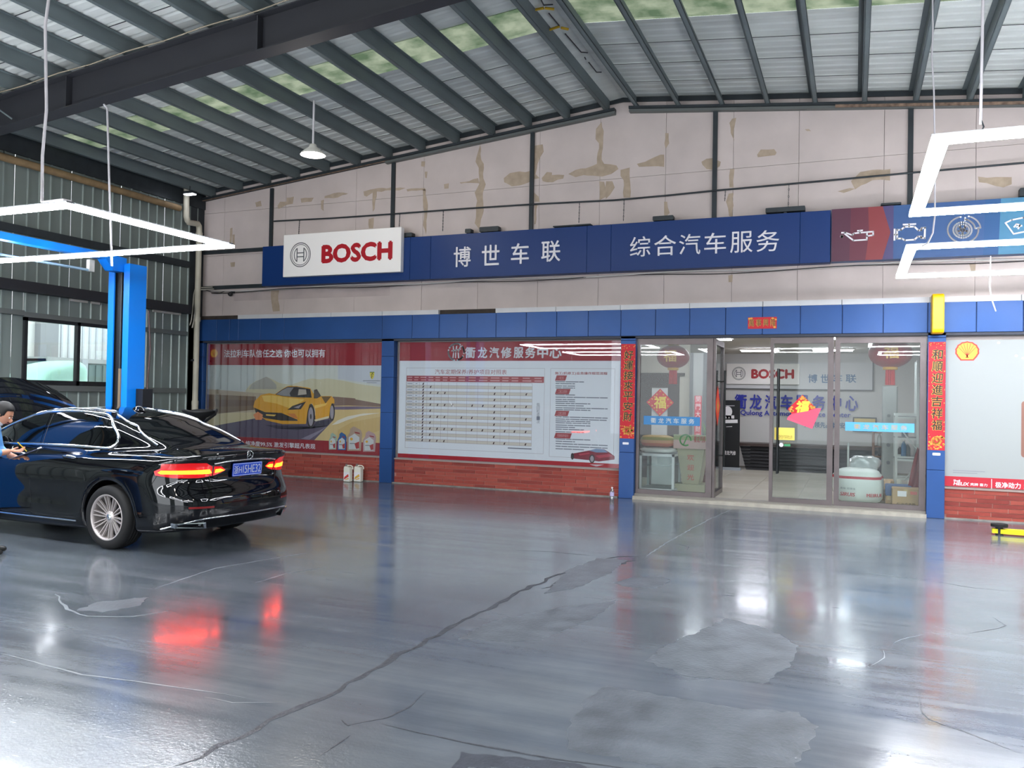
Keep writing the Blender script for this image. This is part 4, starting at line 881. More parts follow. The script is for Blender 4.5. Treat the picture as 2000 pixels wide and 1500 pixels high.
# --- camera, downpipe, conduits
c_ = W(447, 574, -.12); o = tag(empty('security_camera', (c_.x, -.02, c_.z)), 'small black dome security camera under the rail near the downpipe', 'camera')
mb = MB(); mb.lathe([(0, -.045), (.03, -.04), (.045, -.01), (.045, .02), (.03, .04), (0, .045)], (c_.x, c_.y+.04, c_.z), 'y', 14); build(mb, 'lens_ball', black_frame, o); build(MB().box(c_.x-.015, c_.x+.05, -.05, -.002, c_.z+.02, c_.z+.06), 'bracket', steel_dark, o)
build(MB().tube([W(400, 566, -.05), W(415, 571, -.05), W(430, 572, -.05), W(441, 568, -.05)], .008, 5), 'lead', mat('black_cable', (40, 38, 38), .6), o)
pvc = mat('pvc_pipe', (196, 190, 172), .5, noise=.12, nscale=4)
xp, yp_ = XL+.10, LX(384.5, 640, XL+.10).y
a, b = LX(364, 400, XL+.16), LX(364, 428, XL+.16)
pts = [(XL+.16, a.y, a.z+.4), (XL+.16, a.y, a.z), (XL+.16, b.y, b.z+.05), (XL+.165, b.y+.02, b.z-.02), (XL+.15, b.y+.06, b.z-.05), (xp+.02, yp_-.06, 4.95), (xp, yp_-.01, 4.92), (xp, yp_, 4.84), (xp, yp_, 4.0), (xp, yp_, 1.3)]
dp = tag(empty('downpipe', (xp, yp_, 0)), 'cream plastic downpipe in the corner with a jog near the roof', 'pipe')
build(MB().tube(pts, .056, 14), 'pipe', pvc, dp); build(MB().cyl((xp, yp_, 0), (xp, yp_, 1.32), .064, 14), 'lower_pipe', pvc, dp)
for z in (1.32, 3.0, 4.7): build(MB().cyl((xp, yp_, z), (xp, yp_, z+.09), .067, 14), 'coupling', pvc, dp)
build(MB().box(XL+.03, xp+.0, yp_-.07, yp_+.07, 2.2, 2.24), 'pipe_clip', steel_dark, dp)
cp = mat('conduit', (160, 156, 146), .5)
for k in range(2):
    q = [W(415, 561+k*2, -.13), W(384, 562+k*2, -.20), W(372, 566+k*2, -.24), W(366, 575, -.27), W(364, 610, -.3), W(358, 625, -.32), W(350, 632, -.34), W(341, 636+k*3, -.36)]
    for p in q: p.x = max(p.x, XL+.03+.03*k)
    q = [p+Vector((.035*k, 0, -.02*k)) for p in q]
    tag(build(MB().tube(q, .014, 6), 'conduit', cp), ['inner grey conduit curving down beside the downpipe', 'outer grey conduit curving down beside the downpipe'][k], 'conduit')
# ------------------------------------------------------------------ OFFICE BEHIND THE GLASS
OX0, OX1, OD, OZ, OC = -4.4, 2.6, 7.0, .08, 2.72
tile_m = [mat('floor_tile_a', (206, 200, 186), .22, noise=.05, nscale=3), mat('floor_tile_b', (200, 194, 180), .22, noise=.05, nscale=3)]
off = tag(empty('floor_office', ((OX0+OX1)/2, OD/2, 0)), kind='structure')
build(MB().box(OX0, OX1, .06, OD, -.1, OZ-.004), 'screed', mat('tile_grout', (150, 144, 134), .8), off)
tb = [build(MB().box(-.397, .397, -.397, .397, OZ-.012, OZ), 'tile', m_, off, local=True) for m_ in tile_m]; tu = [False, False]
for i in range(8):
    for j in range(8):
        x, y = -3.6+.8*i, .5+.8*j
        if x+.4 > OX1 or y+.4 > OD: continue
        k = (i+j) % 2
        if tu[k]: o = bpy.data.objects.new('tile', tb[k].data); COL.objects.link(o); o.parent = off
        else: o = tb[k]; tu[k] = True
        o.location = (x-(OX0+OX1)/2, y-OD/2, 0)
ow = mat('office_wall', (206, 204, 202), .7); owd = mat('office_wall_beige', (186, 180, 168), .7)
tag(build(MB().box(OX0, OX1, OD, OD+.1, 0, 3.0), 'wall_office_back', ow), kind='structure')
tag(build(MB().box(OX0-.1, OX0, .2, OD, 0, 3.0), 'wall_office_left', owd), kind='structure')
tag(build(MB().box(OX1, OX1+.1, .2, OD, 0, 3.0), 'wall_office_right', owd), kind='structure')
tag(build(MB().box(OX0, OX1, .05, OD, OC, OC+.1), 'ceiling_office', mat('office_ceiling', (196, 192, 184), .8)), kind='structure')
mb = MB()
# kerb
kb = tag(build(MB().box(colx[2][1], colx[3][0], -.16, .02, 0, .055), 'trim_2', mat('threshold_stone', (168, 162, 150), .7, noise=.2, nscale=8)), kind='structure')
build(MB().box(colx[2][1], colx[3][0], -.035, .09, .055, .085), 'threshold_top', mat('threshold_top', (120, 116, 110), .6), kb)
# panelling on the back wall
YI = OD-.02
def panel_rect(cr, x0, x1, yt, yb, Y): a, b = W(*cr(x0, yt), Y), W(*cr(x1, yb), Y); return a.x, b.x, b.z, a.z
cO = crop(1400, 660, 6.25)
bp_ = tag(empty('wall_sign_panel', (-1.5, YI, 1.8)), 'long grey sign panel with a white logo box on the office back wall', 'sign')
x0, x1 = W(*cO(60, 500), YI-.05).x, W(*cO(1905, 500), YI-.05).x; z1, z0 = W(*cO(150, 300), YI-.05).z, W(*cO(900, 628), YI-.05).z
build(MB().box(x0, x1, YI-.05, YI, z0, z1), 'panel', mat('office_panel', (208, 208, 210), .5), bp_); mb = MB(); ribbon(mb, [(x0, z0), (x1, z0), (x1, z1)], .02, YI-.052); build(mb, 'border_line', mat('joint_dark', (70, 70, 74), .6), bp_)  # dark border line along the panel's lower and right edges
x0, x1 = W(*cO(118, 500), YI-.12).x, W(*cO(1008, 500), YI-.12).x; z1, z0 = W(*cO(150, 313), YI-.12).z, W(*cO(150, 562), YI-.12).z
bevel(build(MB().box(x0, x1, YI-.12, YI-.05, z0, z1), 'logo_box', sign_white, bp_), .008, 2)
a, b = W(*cO(428, 430), YI-.125), W(*cO(936, 430), YI-.125); letters('BOSCH', a.x, b.x, W(*cO(430, 490), YI-.125).z, W(*cO(430, 386), YI-.125).z, YI-.125, bosch_red, bp_, bold=.06)
c_ = W(*cO(268, 434), YI-.125); logo_h(bp_, c_.x, c_.z, (W(*cO(348, 434), YI-.125).x-c_.x), YI-.125, logo_grey)
bl = mat('letter_steel_blue', (50, 96, 140), .5); nb = mat('letter_navy_blue', (34, 44, 160), .45)
for ch, a, b in zip('博世车联', (1115, 1268, 1425, 1575), (1225, 1375, 1530, 1700)):
    l, r = W(*cO(a, 545), YI-.06), W(*cO(b, 545), YI-.06); t = W(*cO(a, 445), YI-.06).z; letters(ch, l.x, r.x, l.z, t, YI-.06, bl, bp_, bold=.02)
bs = tag(empty('wall_lettering', (-1.5, YI, 1.2)), 'navy blue service centre name on the office back wall', 'lettering')
for ch, a, b in zip('衢龙汽车服务中心', (222, 405, 590, 780, 965, 1168, 1368, 1570), (362, 545, 725, 925, 1115, 1320, 1515, 1720)):
    l, r = W(*cO(a, 862+(a-222)*.016), YI-.01), W(*cO(b, 862), YI-.01); t = W(*cO(a, 690+(a-222)*.014), YI-.01).z; letters(ch, l.x, r.x, l.z, t, YI-.03, nb, bs, bold=.035, ext=.02)
l, r = W(*cO(290, 945), YI-.01), W(*cO(1632, 962), YI-.01); letters('Qulong Automotive Service Center', l.x, r.x, l.z-.02, W(*cO(290, 880), YI-.01).z, YI-.02, nb, bs, bold=.03)
l, r = W(*cO(1050, 1090), YI-.01), W(*cO(1640, 1090), YI-.01); letters('中国领先品牌 安心', l.x, r.x, l.z, W(*cO(1200, 1025), YI-.01).z, YI-.02, bl, bs, bold=.02)
# framed gold plaques
for (xa, xb, yt, yb), lab in (((1660, 1950, 965, 1090), 'framed gold certificate on the office back wall below the navy lettering'),):
    a, b = W(*cO(xa, yt), YI-.03), W(*cO(xb, yb+60), YI-.03); o = tag(empty('framed_plaque', ((a.x+b.x)/2, YI, b.z)), lab, 'plaque')
    build(MB().box(a.x, b.x, YI-.03, YI, b.z, a.z), 'frame', black_frame, o); build(MB().box(a.x+.03, b.x-.03, YI-.036, YI-.03, b.z+.03, a.z-.03), 'gold_plate', mat('gold_plate', (206, 178, 106), .35, metal=.4), o)
    letters('汽车维修企业', a.x+.15, b.x-.15, a.z-.16, a.z-.11, YI-.038, inkb, o)
# reception counter with slats
YC = 5.95; ca = W(1443, 865, YC); cb = W(1503, 866, YC)
o = tag(empty('reception_counter', (ca.x+1.4, YC+.3, OZ)), 'dark brown reception counter clad with black horizontal slats', 'counter')
xc0, xc1 = ca.x, ca.x+3.0; zt = ca.z
build(MB().box(xc0-.08, xc1+.05, YC-.05, YC+.6, zt-.06, zt), 'counter_top', mat('counter_brown', (58, 40, 36), .4), o); build(MB().box(xc0+.25, xc1, YC+.02, YC+.6, OZ, zt-.06), 'carcass', mat('carcass_black', (24, 24, 26), .6), o)
for k in range(7):
    h = (zt-.06-OZ)/7; build(MB().prism([(xc0+.02+.03*(6-k) if False else xc0+.03+.02*(7-k), YC-.03, OZ+h*k), (xc1, YC-.03, OZ+h*k), (xc1, YC+.0, OZ+h*(k+.9)), (xc0+.02*(7-k), YC+.0, OZ+h*(k+.9))], (0, .03, 0)), 'slat', mat('slat_black', (26, 26, 30), .35), o, fix=True)
# roll-up banner
YR = 5.6; a, b = W(1389, 781, YR), W(1444, 903, YR); o = tag(empty('roll_up_banner', ((a.x+b.x)/2, YR, OZ)), 'black roll-up banner stand with white print beside the counter', 'banner')
build(MB().box(a.x, b.x, YR, YR+.012, OZ+.06, a.z), 'banner_sheet', mat('banner_black', (14, 16, 22), .45), o); build(MB().box(a.x-.02, b.x+.03, YR-.06, YR+.09, OZ, OZ+.06), 'base_bar', mat('base_silver', (170, 176, 186), .35, metal=.6), o)
mb = MB(); u = lambda x, y: (lambda v: (v.x, v.z))(W(*cO(x, y), YR))
for q in ([(105, 828), (215, 828)], [(118, 1085), (185, 1082)]): ribbon(mb, [u(*p) for p in q], .012, YR-.002)
for xx, yy in ((115, 965), (150, 965), (185, 965)): ribbon(mb, [u(xx-18, yy), u(xx+14, yy)], .07, YR-.002)
ribbon(mb, [u(100, 1020), u(240, 1018)], .075, YR-.002); cx_, cz_ = u(132, 900); mb.add([(cx_+.10*math.cos(t), YR-.002, cz_+.12*math.sin(t)) for t in np.linspace(0, 2*PI, 18)[:-1]], [list(range(17))])
tag(build(mb, 'white_print', letter_w, o), kind='stuff'); a2, b2 = W(1413, 888, YR), W(1437, 882, YR); letters('衢龙汽修', a2.x, b2.x, a2.z, W(1413, 880, YR).z, YR-.002, letter_w, o, bold=.03)
# partition with a door behind the left pane
YPt = 2.9; xa, xb = OX0, W(1346, 760, YPt).x
pt = tag(build(MB().box(xa, xb, YPt, YPt+.1, OZ, OC), 'wall_partition', owd), kind='structure')
a, b = W(1252, 733, YPt-.03), W(1325, 880, YPt-.03); dr_ = tag(empty('door_3', ((a.x+b.x)/2, YPt, OZ)), kind='structure'); wood = mat('door_dark_wood', (62, 48, 44), .45)
zt = a.z; d0, d1 = a.x, b.x; e = .22
for q in ((d0, d0+e, OZ, zt), (d1-e, d1, OZ, zt), (d0+e, d1-e, zt-.24, zt), (d0+e, d1-e, OZ, .9)): build(MB().box(q[0], q[1], YPt-.04, YPt-.002, q[2], q[3]), 'door_rail', wood, dr_)
build(MB().box(d0+e, d1-e, YPt-.025, YPt-.01, .9, zt-.24), 'frosted_panel', mat('frosted', (206, 206, 208), .6), dr_); build(MB().box(d0-.35, d1+.1, YPt-.05, YPt-.002, zt+.0, zt+.05), 'head_trim', wood, dr_)
red_p = mat('lucky_red', (206, 14, 34), .5)
def diamond(cx, cz, r, Y, lab, th=.003, ch='福'):
    o = tag(empty('lucky_diamond', (cx, Y, cz-r)), lab, 'decoration'); build(MB().prism([(cx, Y, cz-r), (cx+r, Y, cz), (cx, Y, cz+r), (cx-r, Y, cz)], (0, th, 0)), 'red_paper', red_p, o, fix=True)
    letters(ch, cx-r*.42, cx+r*.42, cz-r*.42, cz+r*.42, Y-.001, mat('lucky_gold', (240, 208, 70), .45), o, bold=.04)
    mb = MB(); random.seed(5)
    for k in range(16):
        t = 2*PI*k/16; rr = r*.72/(abs(math.cos(t))+abs(math.sin(t)))*1.12; x, z = cx+rr*math.cos(t), cz+rr*math.sin(t); mb.add([(x+.018*math.cos(s), Y-.0006, z+.018*math.sin(s)) for s in np.linspace(0, 2*PI, 7)[:-1]], [list(range(6))])
    tag(build(mb, 'gold_dots', gold, o), kind='stuff'); return o
c_ = W(1289, 786, YPt-.05); diamond(c_.x, c_.z, .27, YPt-.045, 'red diamond with gold character on the dark inner door')
a, b = W(1357, 773, 2.6), W(1369, 870, 2.6); o = tag(empty('small_couplet', ((a.x+b.x)/2, 2.6, b.z)), 'narrow pink red couplet strip inside the office beside the open door leaf', 'banner')
build(MB().box(a.x, b.x, 2.6, 2.605, b.z, a.z), 'red_paper', mat('couplet_pink', (206, 66, 80), .5), o)
for i, ch in enumerate('開門大吉財源'): letters(ch, a.x+.02, b.x-.02, a.z-.14*(i+1)+.02, a.z-.14*i-.01, 2.598, letter_w, o)
ps = tag(empty('narrow_partition', ((a.x+b.x)/2, 2.65, OZ)), 'narrow dark framed glass partition behind the pink couplet strip', 'partition')
for xx in (W(1350, 800, 2.65).x, W(1376, 800, 2.65).x): build(MB().box(xx-.03, xx+.03, 2.62, 2.68, OZ, 2.5), 'upright', mat('upright_grey', (96, 96, 98), .5), ps)
build(MB().box(W(1350, 800, 2.65).x, W(1376, 800, 2.65).x, 2.64, 2.66, OZ, 2.5), 'infill', mat('infill', (150, 150, 148), .5), ps)
# counter display case, sack, podium, green board, plants
yc = .45; a, b = W(1249, 885, yc), W(1316, 966, yc)
x0, x1, zc = a.x, b.x, a.z; o = tag(empty('display_case', ((x0+x1)/2, yc+.3, OZ)), 'glass display case with white frame inside the left office pane', 'cabinet'); wf_ = mat('case_white', (214, 218, 222), .35)
for q in ((x0, x1, yc, yc+.6, zc-.04, zc), (x0, x1, yc, yc+.6, OZ, OZ+.05), (x0, x0+.04, yc, yc+.04, OZ, zc), (x1-.04, x1, yc, yc+.04, OZ, zc), (x0, x0+.04, yc+.56, yc+.6, OZ, zc), (x1-.04, x1, yc+.56, yc+.6, OZ, zc)): build(MB().box(*q), 'frame_bar', wf_, o)
build(MB().box(x0+.04, x1-.04, yc+.04, yc+.56, .50, .515), 'glass_shelf', pane, o); build(MB().box(x0+.04, x1-.04, yc+.005, yc+.012, OZ+.05, zc-.04), 'front_glass', pane, o)
build(MB().box(x0+.04, x1-.04, yc+.57, yc+.58, OZ+.05, zc-.04), 'back_board', mat('case_back', (112, 104, 102), .5), o)
bw_ = mat('black_box_item', (34, 32, 36), .4); tag(build(MB().rbox(x0+.27, x0+.47, yc+.15, yc+.4, .52, .66, .02), 'black_case', bw_), 'small black case on the glass shelf of the display case', 'box')
def lump(c, s, seed, name, m_, lab, cat, amp=.12, seg=20, flatb=True):
    rnd = random.Random(seed); ph = [rnd.uniform(0, 6) for _ in range(8)]; mb = MB(); P_ = []
    for i in range(13):
        v = PI*i/12; row = []
        for j in range(seg):
            t = 2*PI*j/seg; n = 1+amp*(math.sin(3*t+ph[0]+2*v)+.6*math.sin(5*t+ph[1]-3*v)+.5*math.sin(7*t+ph[2]+4*v))*math.sin(v)
            ct, st, sv, cv = math.cos(t), math.sin(t), math.sin(v), math.cos(v); pw = lambda a_, e_: math.copysign(abs(a_)**e_, a_)
            z = pw(cv, .6); row.append((c[0]+s[0]*pw(ct, .7)*sv**.6*n, c[1]+s[1]*pw(st, .7)*sv**.6*n, c[2]+s[2]*(z*n+1)))
        P_.append(row)
    mb.grid(P_, closed=True); return tag(build(mb, name, m_), lab, cat)
def striped(name, cols, stops):
    if name in _M: return _M[name]
    m_ = mat(name, cols[0], .5); nt = m_.node_tree; b_ = nt.nodes['Principled BSDF']; tc = nt.nodes.new('ShaderNodeTexCoord'); sp = nt.nodes.new('ShaderNodeSeparateXYZ'); nt.links.new(tc.outputs['Generated'], sp.inputs[0])
    cr = nt.nodes.new('ShaderNodeValToRGB'); cr.color_ramp.interpolation = 'CONSTANT'
    while len(cr.color_ramp.elements) < len(cols): cr.color_ramp.elements.new(.5)
    for e_, c, s_ in zip(cr.color_ramp.elements, cols, stops): e_.position = s_; e_.color = (*lin(c), 1)
    nt.links.new(sp.outputs[2], cr.inputs[0]); nt.links.new(cr.outputs[0], b_.inputs[0]); return m_
cs = W(1280, 868, yc+.3); lump(((x0+x1)/2-.02, yc+.3, zc+.005), (.30, .2, .045), 4, 'white_paper_bag', mat('paper_white', (214, 216, 214), .6), 'flat white bag under the printed rice sack on the display case', 'bag', .05)
lump(((x0+x1)/2-.06, yc+.3, zc+.10), (.29, .18, .10), 5, 'rice_sack', striped('sack_print', [(190, 110, 90), (206, 150, 110), (150, 140, 70), (196, 160, 90)], [0, .35, .6, .85]), 'red and yellow printed sack lying on the display case', 'bag', .06)
yp = .75; a, b = W(1322, 876, yp), W(1374, 967, yp); xm = (a.x+b.x)/2
o = tag(empty('welcome_podium', (xm, yp+.2, OZ)), 'cream tapered podium with red welcome characters behind the left pane', 'podium'); cream = mat('podium_cream', (178, 172, 146), .5)
build(MB().prism([(a.x, yp, a.z), (b.x, yp, a.z), (b.x-.09, yp+.06, OZ+.12), (a.x+.09, yp+.06, OZ+.12)], (0, .4, 0)), 'body', cream, o, fix=True); build(MB().box(a.x-.02, b.x+.02, yp-.03, yp+.45, OZ, OZ+.12), 'foot', cream, o); build(MB().box(a.x-.03, b.x+.03, yp-.03, yp+.45, a.z, a.z+.03), 'desk_top', cream, o)
for i, ch in enumerate('欢迎光临'): zc_ = a.z-.14-.165*i; letters(ch, xm-.055, xm+.055, zc_-.05, zc_+.05, yp-.004+.06*(a.z-zc_)/(a.z-OZ-.12), mat('welcome_red', (190, 80, 70), .5), o, bold=.02)
a, b = W(1311, 849, .5), W(1376, 873, .5); o = tag(empty('name_board', ((a.x+b.x)/2, .7, b.z)), 'pale green and pink board with green ring logo and red characters above the podium', 'board')
build(MB().box(a.x, b.x, .70, .72, (a.z+b.z)/2, a.z), 'green_half', mat('board_green', (160, 170, 120), .5), o); build(MB().box(a.x, b.x, .695, .72, b.z-.05, (a.z+b.z)/2), 'pink_half', mat('board_pink', (206, 172, 168), .5), o); build(MB().box(a.x+.02, b.x-.02, .73, .80, W(1322, 876, yp).z+.03, b.z), 'support', cream, o)
mb = MB(); cx_, cz_ = a.x+.2, (a.z+b.z)/2; ribbon(mb, [(cx_+.09*math.cos(t), cz_+.09*math.sin(t)) for t in np.linspace(0, 5.2, 14)], .025, .692); ribbon(mb, [(cx_-.03, cz_-.07), (cx_, cz_), (cx_+.03, cz_+.07)], .02, .692); build(mb, 'ring_logo', mat('logo_green', (60, 160, 60), .5), o)
letters('衢龙汽修', cx_+.14, b.x-.02, cz_-.03, cz_+.08, .69, mat('welcome_red', (190, 80, 70), .5), o, bold=.02)
# potted plant near the open leaf
def plant(x, y, z0, h, lab):
    o = tag(empty('potted_plant', (x, y, z0)), lab, 'plant'); mb = MB(); mb.lathe([(.0, 0), (.09, 0), (.12, .2), (.10, .2), (.0, .18)], (x, y, z0), 'z', 14); build(mb, 'pot', mat('pot_terracotta', (120, 62, 44), .6), o)
    rnd = random.Random(2); gl_ = mat('leaf_green', (84, 120, 60), .5)
    for k in range(22):
        t = rnd.uniform(0, 6.28); L = rnd.uniform(.5, 1)*h; lean = rnd.uniform(.15, .55); P_ = []
        for i in range(6):
            s_ = i/5; r_ = lean*L*s_**1.6; zz = z0+.18+L*(s_-.35*lean*s_**2.5); w_ = .018*math.sin(PI*(.12+.88*s_)); P_.append([(x+r_*math.cos(t)-w_*math.sin(t), y+r_*math.sin(t)+w_*math.cos(t), zz), (x+r_*math.cos(t)+w_*math.sin(t), y+r_*math.sin(t)-w_*math.cos(t), zz)])
        mb = MB(); mb.grid(P_); build(mb, 'leaf', gl_, o)
q = F(1382, 925, OZ); plant(-2.35, 1.6, OZ+.55, .5, 'green potted plant on a red brown stand behind the door leaf'); tag(build(MB().lathe([(0, 0), (.15, 0), (.13, .3), (.16, .55), (0, .55)], (-2.35, 1.6, OZ), 'z', 16), 'plant_stand', mat('stand_red_brown', (104, 48, 38), .4)), 'red brown round plant stand behind the door leaf', 'stand')
# lanterns
def lantern(px, py, r, Y, lab):
    c_ = W(px, py, Y); o = tag(empty('red_lantern', tuple(c_)), lab, 'lantern'); mb = MB(); n = 24; P_ = []
    for i in range(15):
        v = -1.25+2.5*i/14; row = []
        for j in range(n*2):
            t = PI*j/n; rr = r*math.cos(v)*(1-.03*(j % 2)); row.append((c_.x+rr*math.cos(t), c_.y+rr*math.sin(t), c_.z+r*.72*math.sin(v)))
        P_.append(row)
    mb.grid(P_, closed=True); build(mb, 'shade', mat('lantern_red', (160, 22, 28), .5, noise=.1, nscale=4), o)
    mb = MB(); h = r*.72*math.sin(1.25); rc = r*math.cos(1.25)
    for s_ in (-1, 1): mb.lathe([(0, s_*(h+.04)), (rc*1.05, s_*(h+.04)), (rc*1.1, s_*(h-.01)), (0, s_*(h-.01))], tuple(c_), 'z', 18)
    build(mb, 'gold_cap', gold, o); mb = MB()
    for k in range(14): t = 2*PI*k/14; mb.cyl((c_.x+.055*math.cos(t), c_.y+.055*math.sin(t), c_.z-h-.04), (c_.x+.06*math.cos(t), c_.y+.06*math.sin(t), c_.z-h-.27), .012, 5)
    tag(build(mb, 'tassel', mat('tassel_red', (196, 24, 32), .6), o), kind='stuff'); letters('福', c_.x-.10, c_.x+.10, c_.z-.09, c_.z+.10, c_.y-r*.99, gold, o, bold=.03)
    build(MB().cyl((c_.x, c_.y, c_.z+h+.03), (c_.x, c_.y, OC-.005), .004, 5), 'cord', gold, o)
lantern(1315, 697, .27, .62, 'red paper lantern with gold character hanging behind the left office pane')
lantern(1739, 690, .31, .62, 'red paper lantern with gold character hanging behind the right office pane')
# office strip lights
lit = mat('office_tube', (255, 255, 255), .5, emit=(242, 244, 255), es=40)
for (px, py, Y, L), lab in (((1484, 681, 5.1, .75), 'lit strip light on the office ceiling seen through the open doorway'), ((1627, 681, 5.1, .75), 'lit strip light on the office ceiling seen above the centre door post'), ((1690, 0, 1.7, 1.2), 'added strip light out of view just inside the right pane'), ((1330, 0, 1.7, 1.2), 'added strip light out of view just inside the left pane')):  # the two nearest strips are unseen, added to light the interior
    x = W(px, py, Y).x if py else {1690: .2, 1330: -2.6}[px]; o = tag(empty('strip_light', (x, Y, OC-.06)), lab, 'light', 'office ceiling lights')
    build(MB().box(x-L/2-.03, x+L/2+.03, Y-.09, Y+.09, OC-.03, OC-.001), 'housing', sign_white, o); build(MB().rbox(x-L/2, x+L/2, Y-.07, Y+.07, OC-.055, OC-.03, .01, axis='x'), 'diffuser', lit, o)
# ---- storefront glazing
fr = mat('storefront_frame', (92, 84, 84), .35, metal=.5, noise=.15, nscale=4); frd = mat('door_closer_grey', (120, 118, 120), .35, metal=.6)
zb0, zt0 = .085, 2.575
def glazed(name, x0, x1, y, st=.05, top=.09, bot=.07, local=None, lw=None, rw=None):
    w_ = local or tag(empty(name, ((x0+x1)/2, y, zb0)), kind='structure'); lc = local is not None
    for nm, q in (('stile', (x0, x0+(lw or st), zb0, zt0)), ('stile', (x1-(rw or st), x1, zb0, zt0)), ('rail', (x0+(lw or st), x1-(rw or st), zt0-top, zt0)), ('rail', (x0+(lw or st), x1-(rw or st), zb0, zb0+bot))):
        build(MB().box(q[0], q[1], y-.03, y+.03, q[2], q[3]), nm, fr, w_, local=lc)
    build(MB().box(x0+st, x1-st, y-.004, y+.004, zb0+bot, zt0-top), 'glass_pane', doorglass, w_, local=lc); return w_
gx = [W(q, 820, 0).x for q in (1243, 1391, 1503.5, 1627, 1630, 1808)]
w5 = glazed('window_5', gx[0], gx[1], .02, rw=.09); w6 = glazed('window_6', gx[4], gx[5], .02, lw=.07, rw=.08); d2 = glazed('door_2', gx[2], gx[3], -.01, rw=.08)
d1 = tag(empty('door_1', (gx[1]+.01, .03, 0)), kind='structure'); e = F(1409, 966, zb0); ang = math.atan2(e.y-.03, e.x-gx[1]-.01); L = min(.95, math.hypot(e.y, e.x-gx[1]))
ang = math.atan2(.92, W(1409, 820, .95).x-gx[1]-.01)
d1.rotation_euler = (0, 0, ang); glazed('leaf', 0, .93, 0, local=d1)
tag(build(MB().box(gx[0], gx[5], -.02, .07, zt0, 2.60), 'trim_3', frd), kind='structure')
hm = mat('handle_black', (16, 20, 22), .35)
def handle(par, x, y, z0, z1, local=False, both=True):
    mb = MB()
    for s_ in ((-1, 1) if both else (-1,)):
        mb.cyl((x, y+s_*.065, z0), (x, y+s_*.065, z1), .017, 10)
        for z in (z0+.18, z1-.18): mb.cyl((x, y, z), (x, y+s_*.065, z), .009, 8)
    build(mb, 'door_handle', hm, par, local=local)
h0, h1 = W(1517.5, 925, -.07), W(1519, 720, -.07); handle(d2, h0.x, -.01, h0.z, h1.z); handle(d1, .80, 0, h0.z, h1.z, local=True)
# lettering bands and stickers on the glass
def band(px0, px1, py0, py1, par, col, lc, cat_lab):
    a, b = W(px0, py0, 0), W(px1, py1, 0); z1_, z0_ = a.z, a.z-(W(px0, py0, 0).z-W(px0, py0+17, 0).z); Y = .012
    o = build(MB().box(a.x, b.x, Y-.0015, Y, z0_, z1_), 'lettering_band', mat(cat_lab, col, .4), par)
    w_ = (b.x-a.x); 
    for i, ch in enumerate('衢龙汽车服务'): l = a.x+w_*(.13+.135*i); letters(ch, l, l+.085, z0_+.03, z1_-.03, Y-.003, lc, o, bold=.03)
band(1257, 1367, 812, 829, w5, (44, 120, 176), mat('band_letter_pale', (176, 186, 190), .5), 'band_blue'); band(1651, 1786, 824, 843, w6, (84, 166, 228), mat('band_letter_tan', (170, 160, 130), .5), 'band_sky')
cD = cO; Yd = -.018
def dpoly(pts, m_, Y): return [(lambda v: (v.x, Y, v.z))(W(*cD(*p), Y)) for p in pts]
o = tag(empty('lucky_diamond', tuple(W(1570, 838, Yd))), 'peeling red and pink lucky diamond stuck on the closed glass door leaf', 'decoration')
build(MB().poly(dpoly([(1045, 695), (1212, 858), (1140, 890), (915, 925), (865, 870)], 0, Yd)), 'red_paper', red_p, o)
fold = dpoly([(915, 925), (870, 960), (855, 995), (1165, 1110), (1275, 860), (1212, 858), (1100, 895)], 0, Yd-.004); fold = [(x, y-(.03 if k in (2, 3) else .0), z) for k, (x, y, z) in enumerate(fold)]
build(MB().poly(fold), 'folded_back', mat('paper_pink', (216, 84, 112), .6), o)
a, b = W(*cD(965, 905), Yd), W(*cD(1130, 905), Yd); letters('福', a.x, b.x, W(*cD(965, 912), Yd).z, W(*cD(965, 770), Yd).z, Yd-.002, mat('lucky_gold', (240, 208, 70), .45), o, bold=.06, shear=.15)
mb = MB()
for x, y in ((1045, 722), (1030, 745), (1065, 742), (1080, 755), (900, 870), (915, 845), (925, 890), (905, 895), (1160, 855), (1185, 850), (1150, 835), (1130, 800)): v = W(*cD(x, y), Yd); mb.add([(v.x+.022*math.cos(t), Yd-.001, v.z+.018*math.sin(t)) for t in np.linspace(0, 2*PI, 8)[:-1]], [list(range(7))])
tag(build(mb, 'gold_dots', gold, o), kind='stuff')
c_ = d1; o = tag(empty('lucky_diamond', (0, 0, 0)), 'red diamond seen edge-on on the open glass door leaf', 'decoration'); dm = Matrix.Translation(d1.location)@Matrix.Rotation(ang, 4, 'Z')
q = [dm@Vector(p) for p in ((.40, -.012, 1.20), (.66, -.012, 1.52), (.40, -.012, 1.84), (.14, -.012, 1.52))]; o.location = q[0]
build(MB().prism(q, (-.003, .0, 0)), 'red_paper', mat('lucky_orange_red', (226, 62, 30), .5), o, fix=True)
q = [dm@Vector(p) for p in ((.40, -.014, 1.38), (.50, -.014, 1.52), (.40, -.014, 1.66), (.30, -.014, 1.52))]; build(MB().poly(q), 'gold_centre', gold, o)
a, b = W(*cD(704, 1092), -.018), W(*cD(948, 1250), -.018); y_ = tag(empty('notice', ((a.x+b.x)/2, -.018, b.z)), 'yellow notice taped to the closed glass door leaf', 'notice')
build(MB().box(a.x, b.x, -.018, -.016, b.z, a.z), 'yellow_sheet', mat('notice_yellow', (246, 222, 100), .5), y_); letters('本店代办汽车年检业务', a.x+.04, b.x-.03, a.z-.17, a.z-.11, -.0195, mat('notice_ink', (130, 110, 50), .5), y_); letters('欢迎咨询', a.x+.12, b.x-.06, a.z-.25, a.z-.21, -.0195, mat('notice_ink', (130, 110, 50), .5), y_)
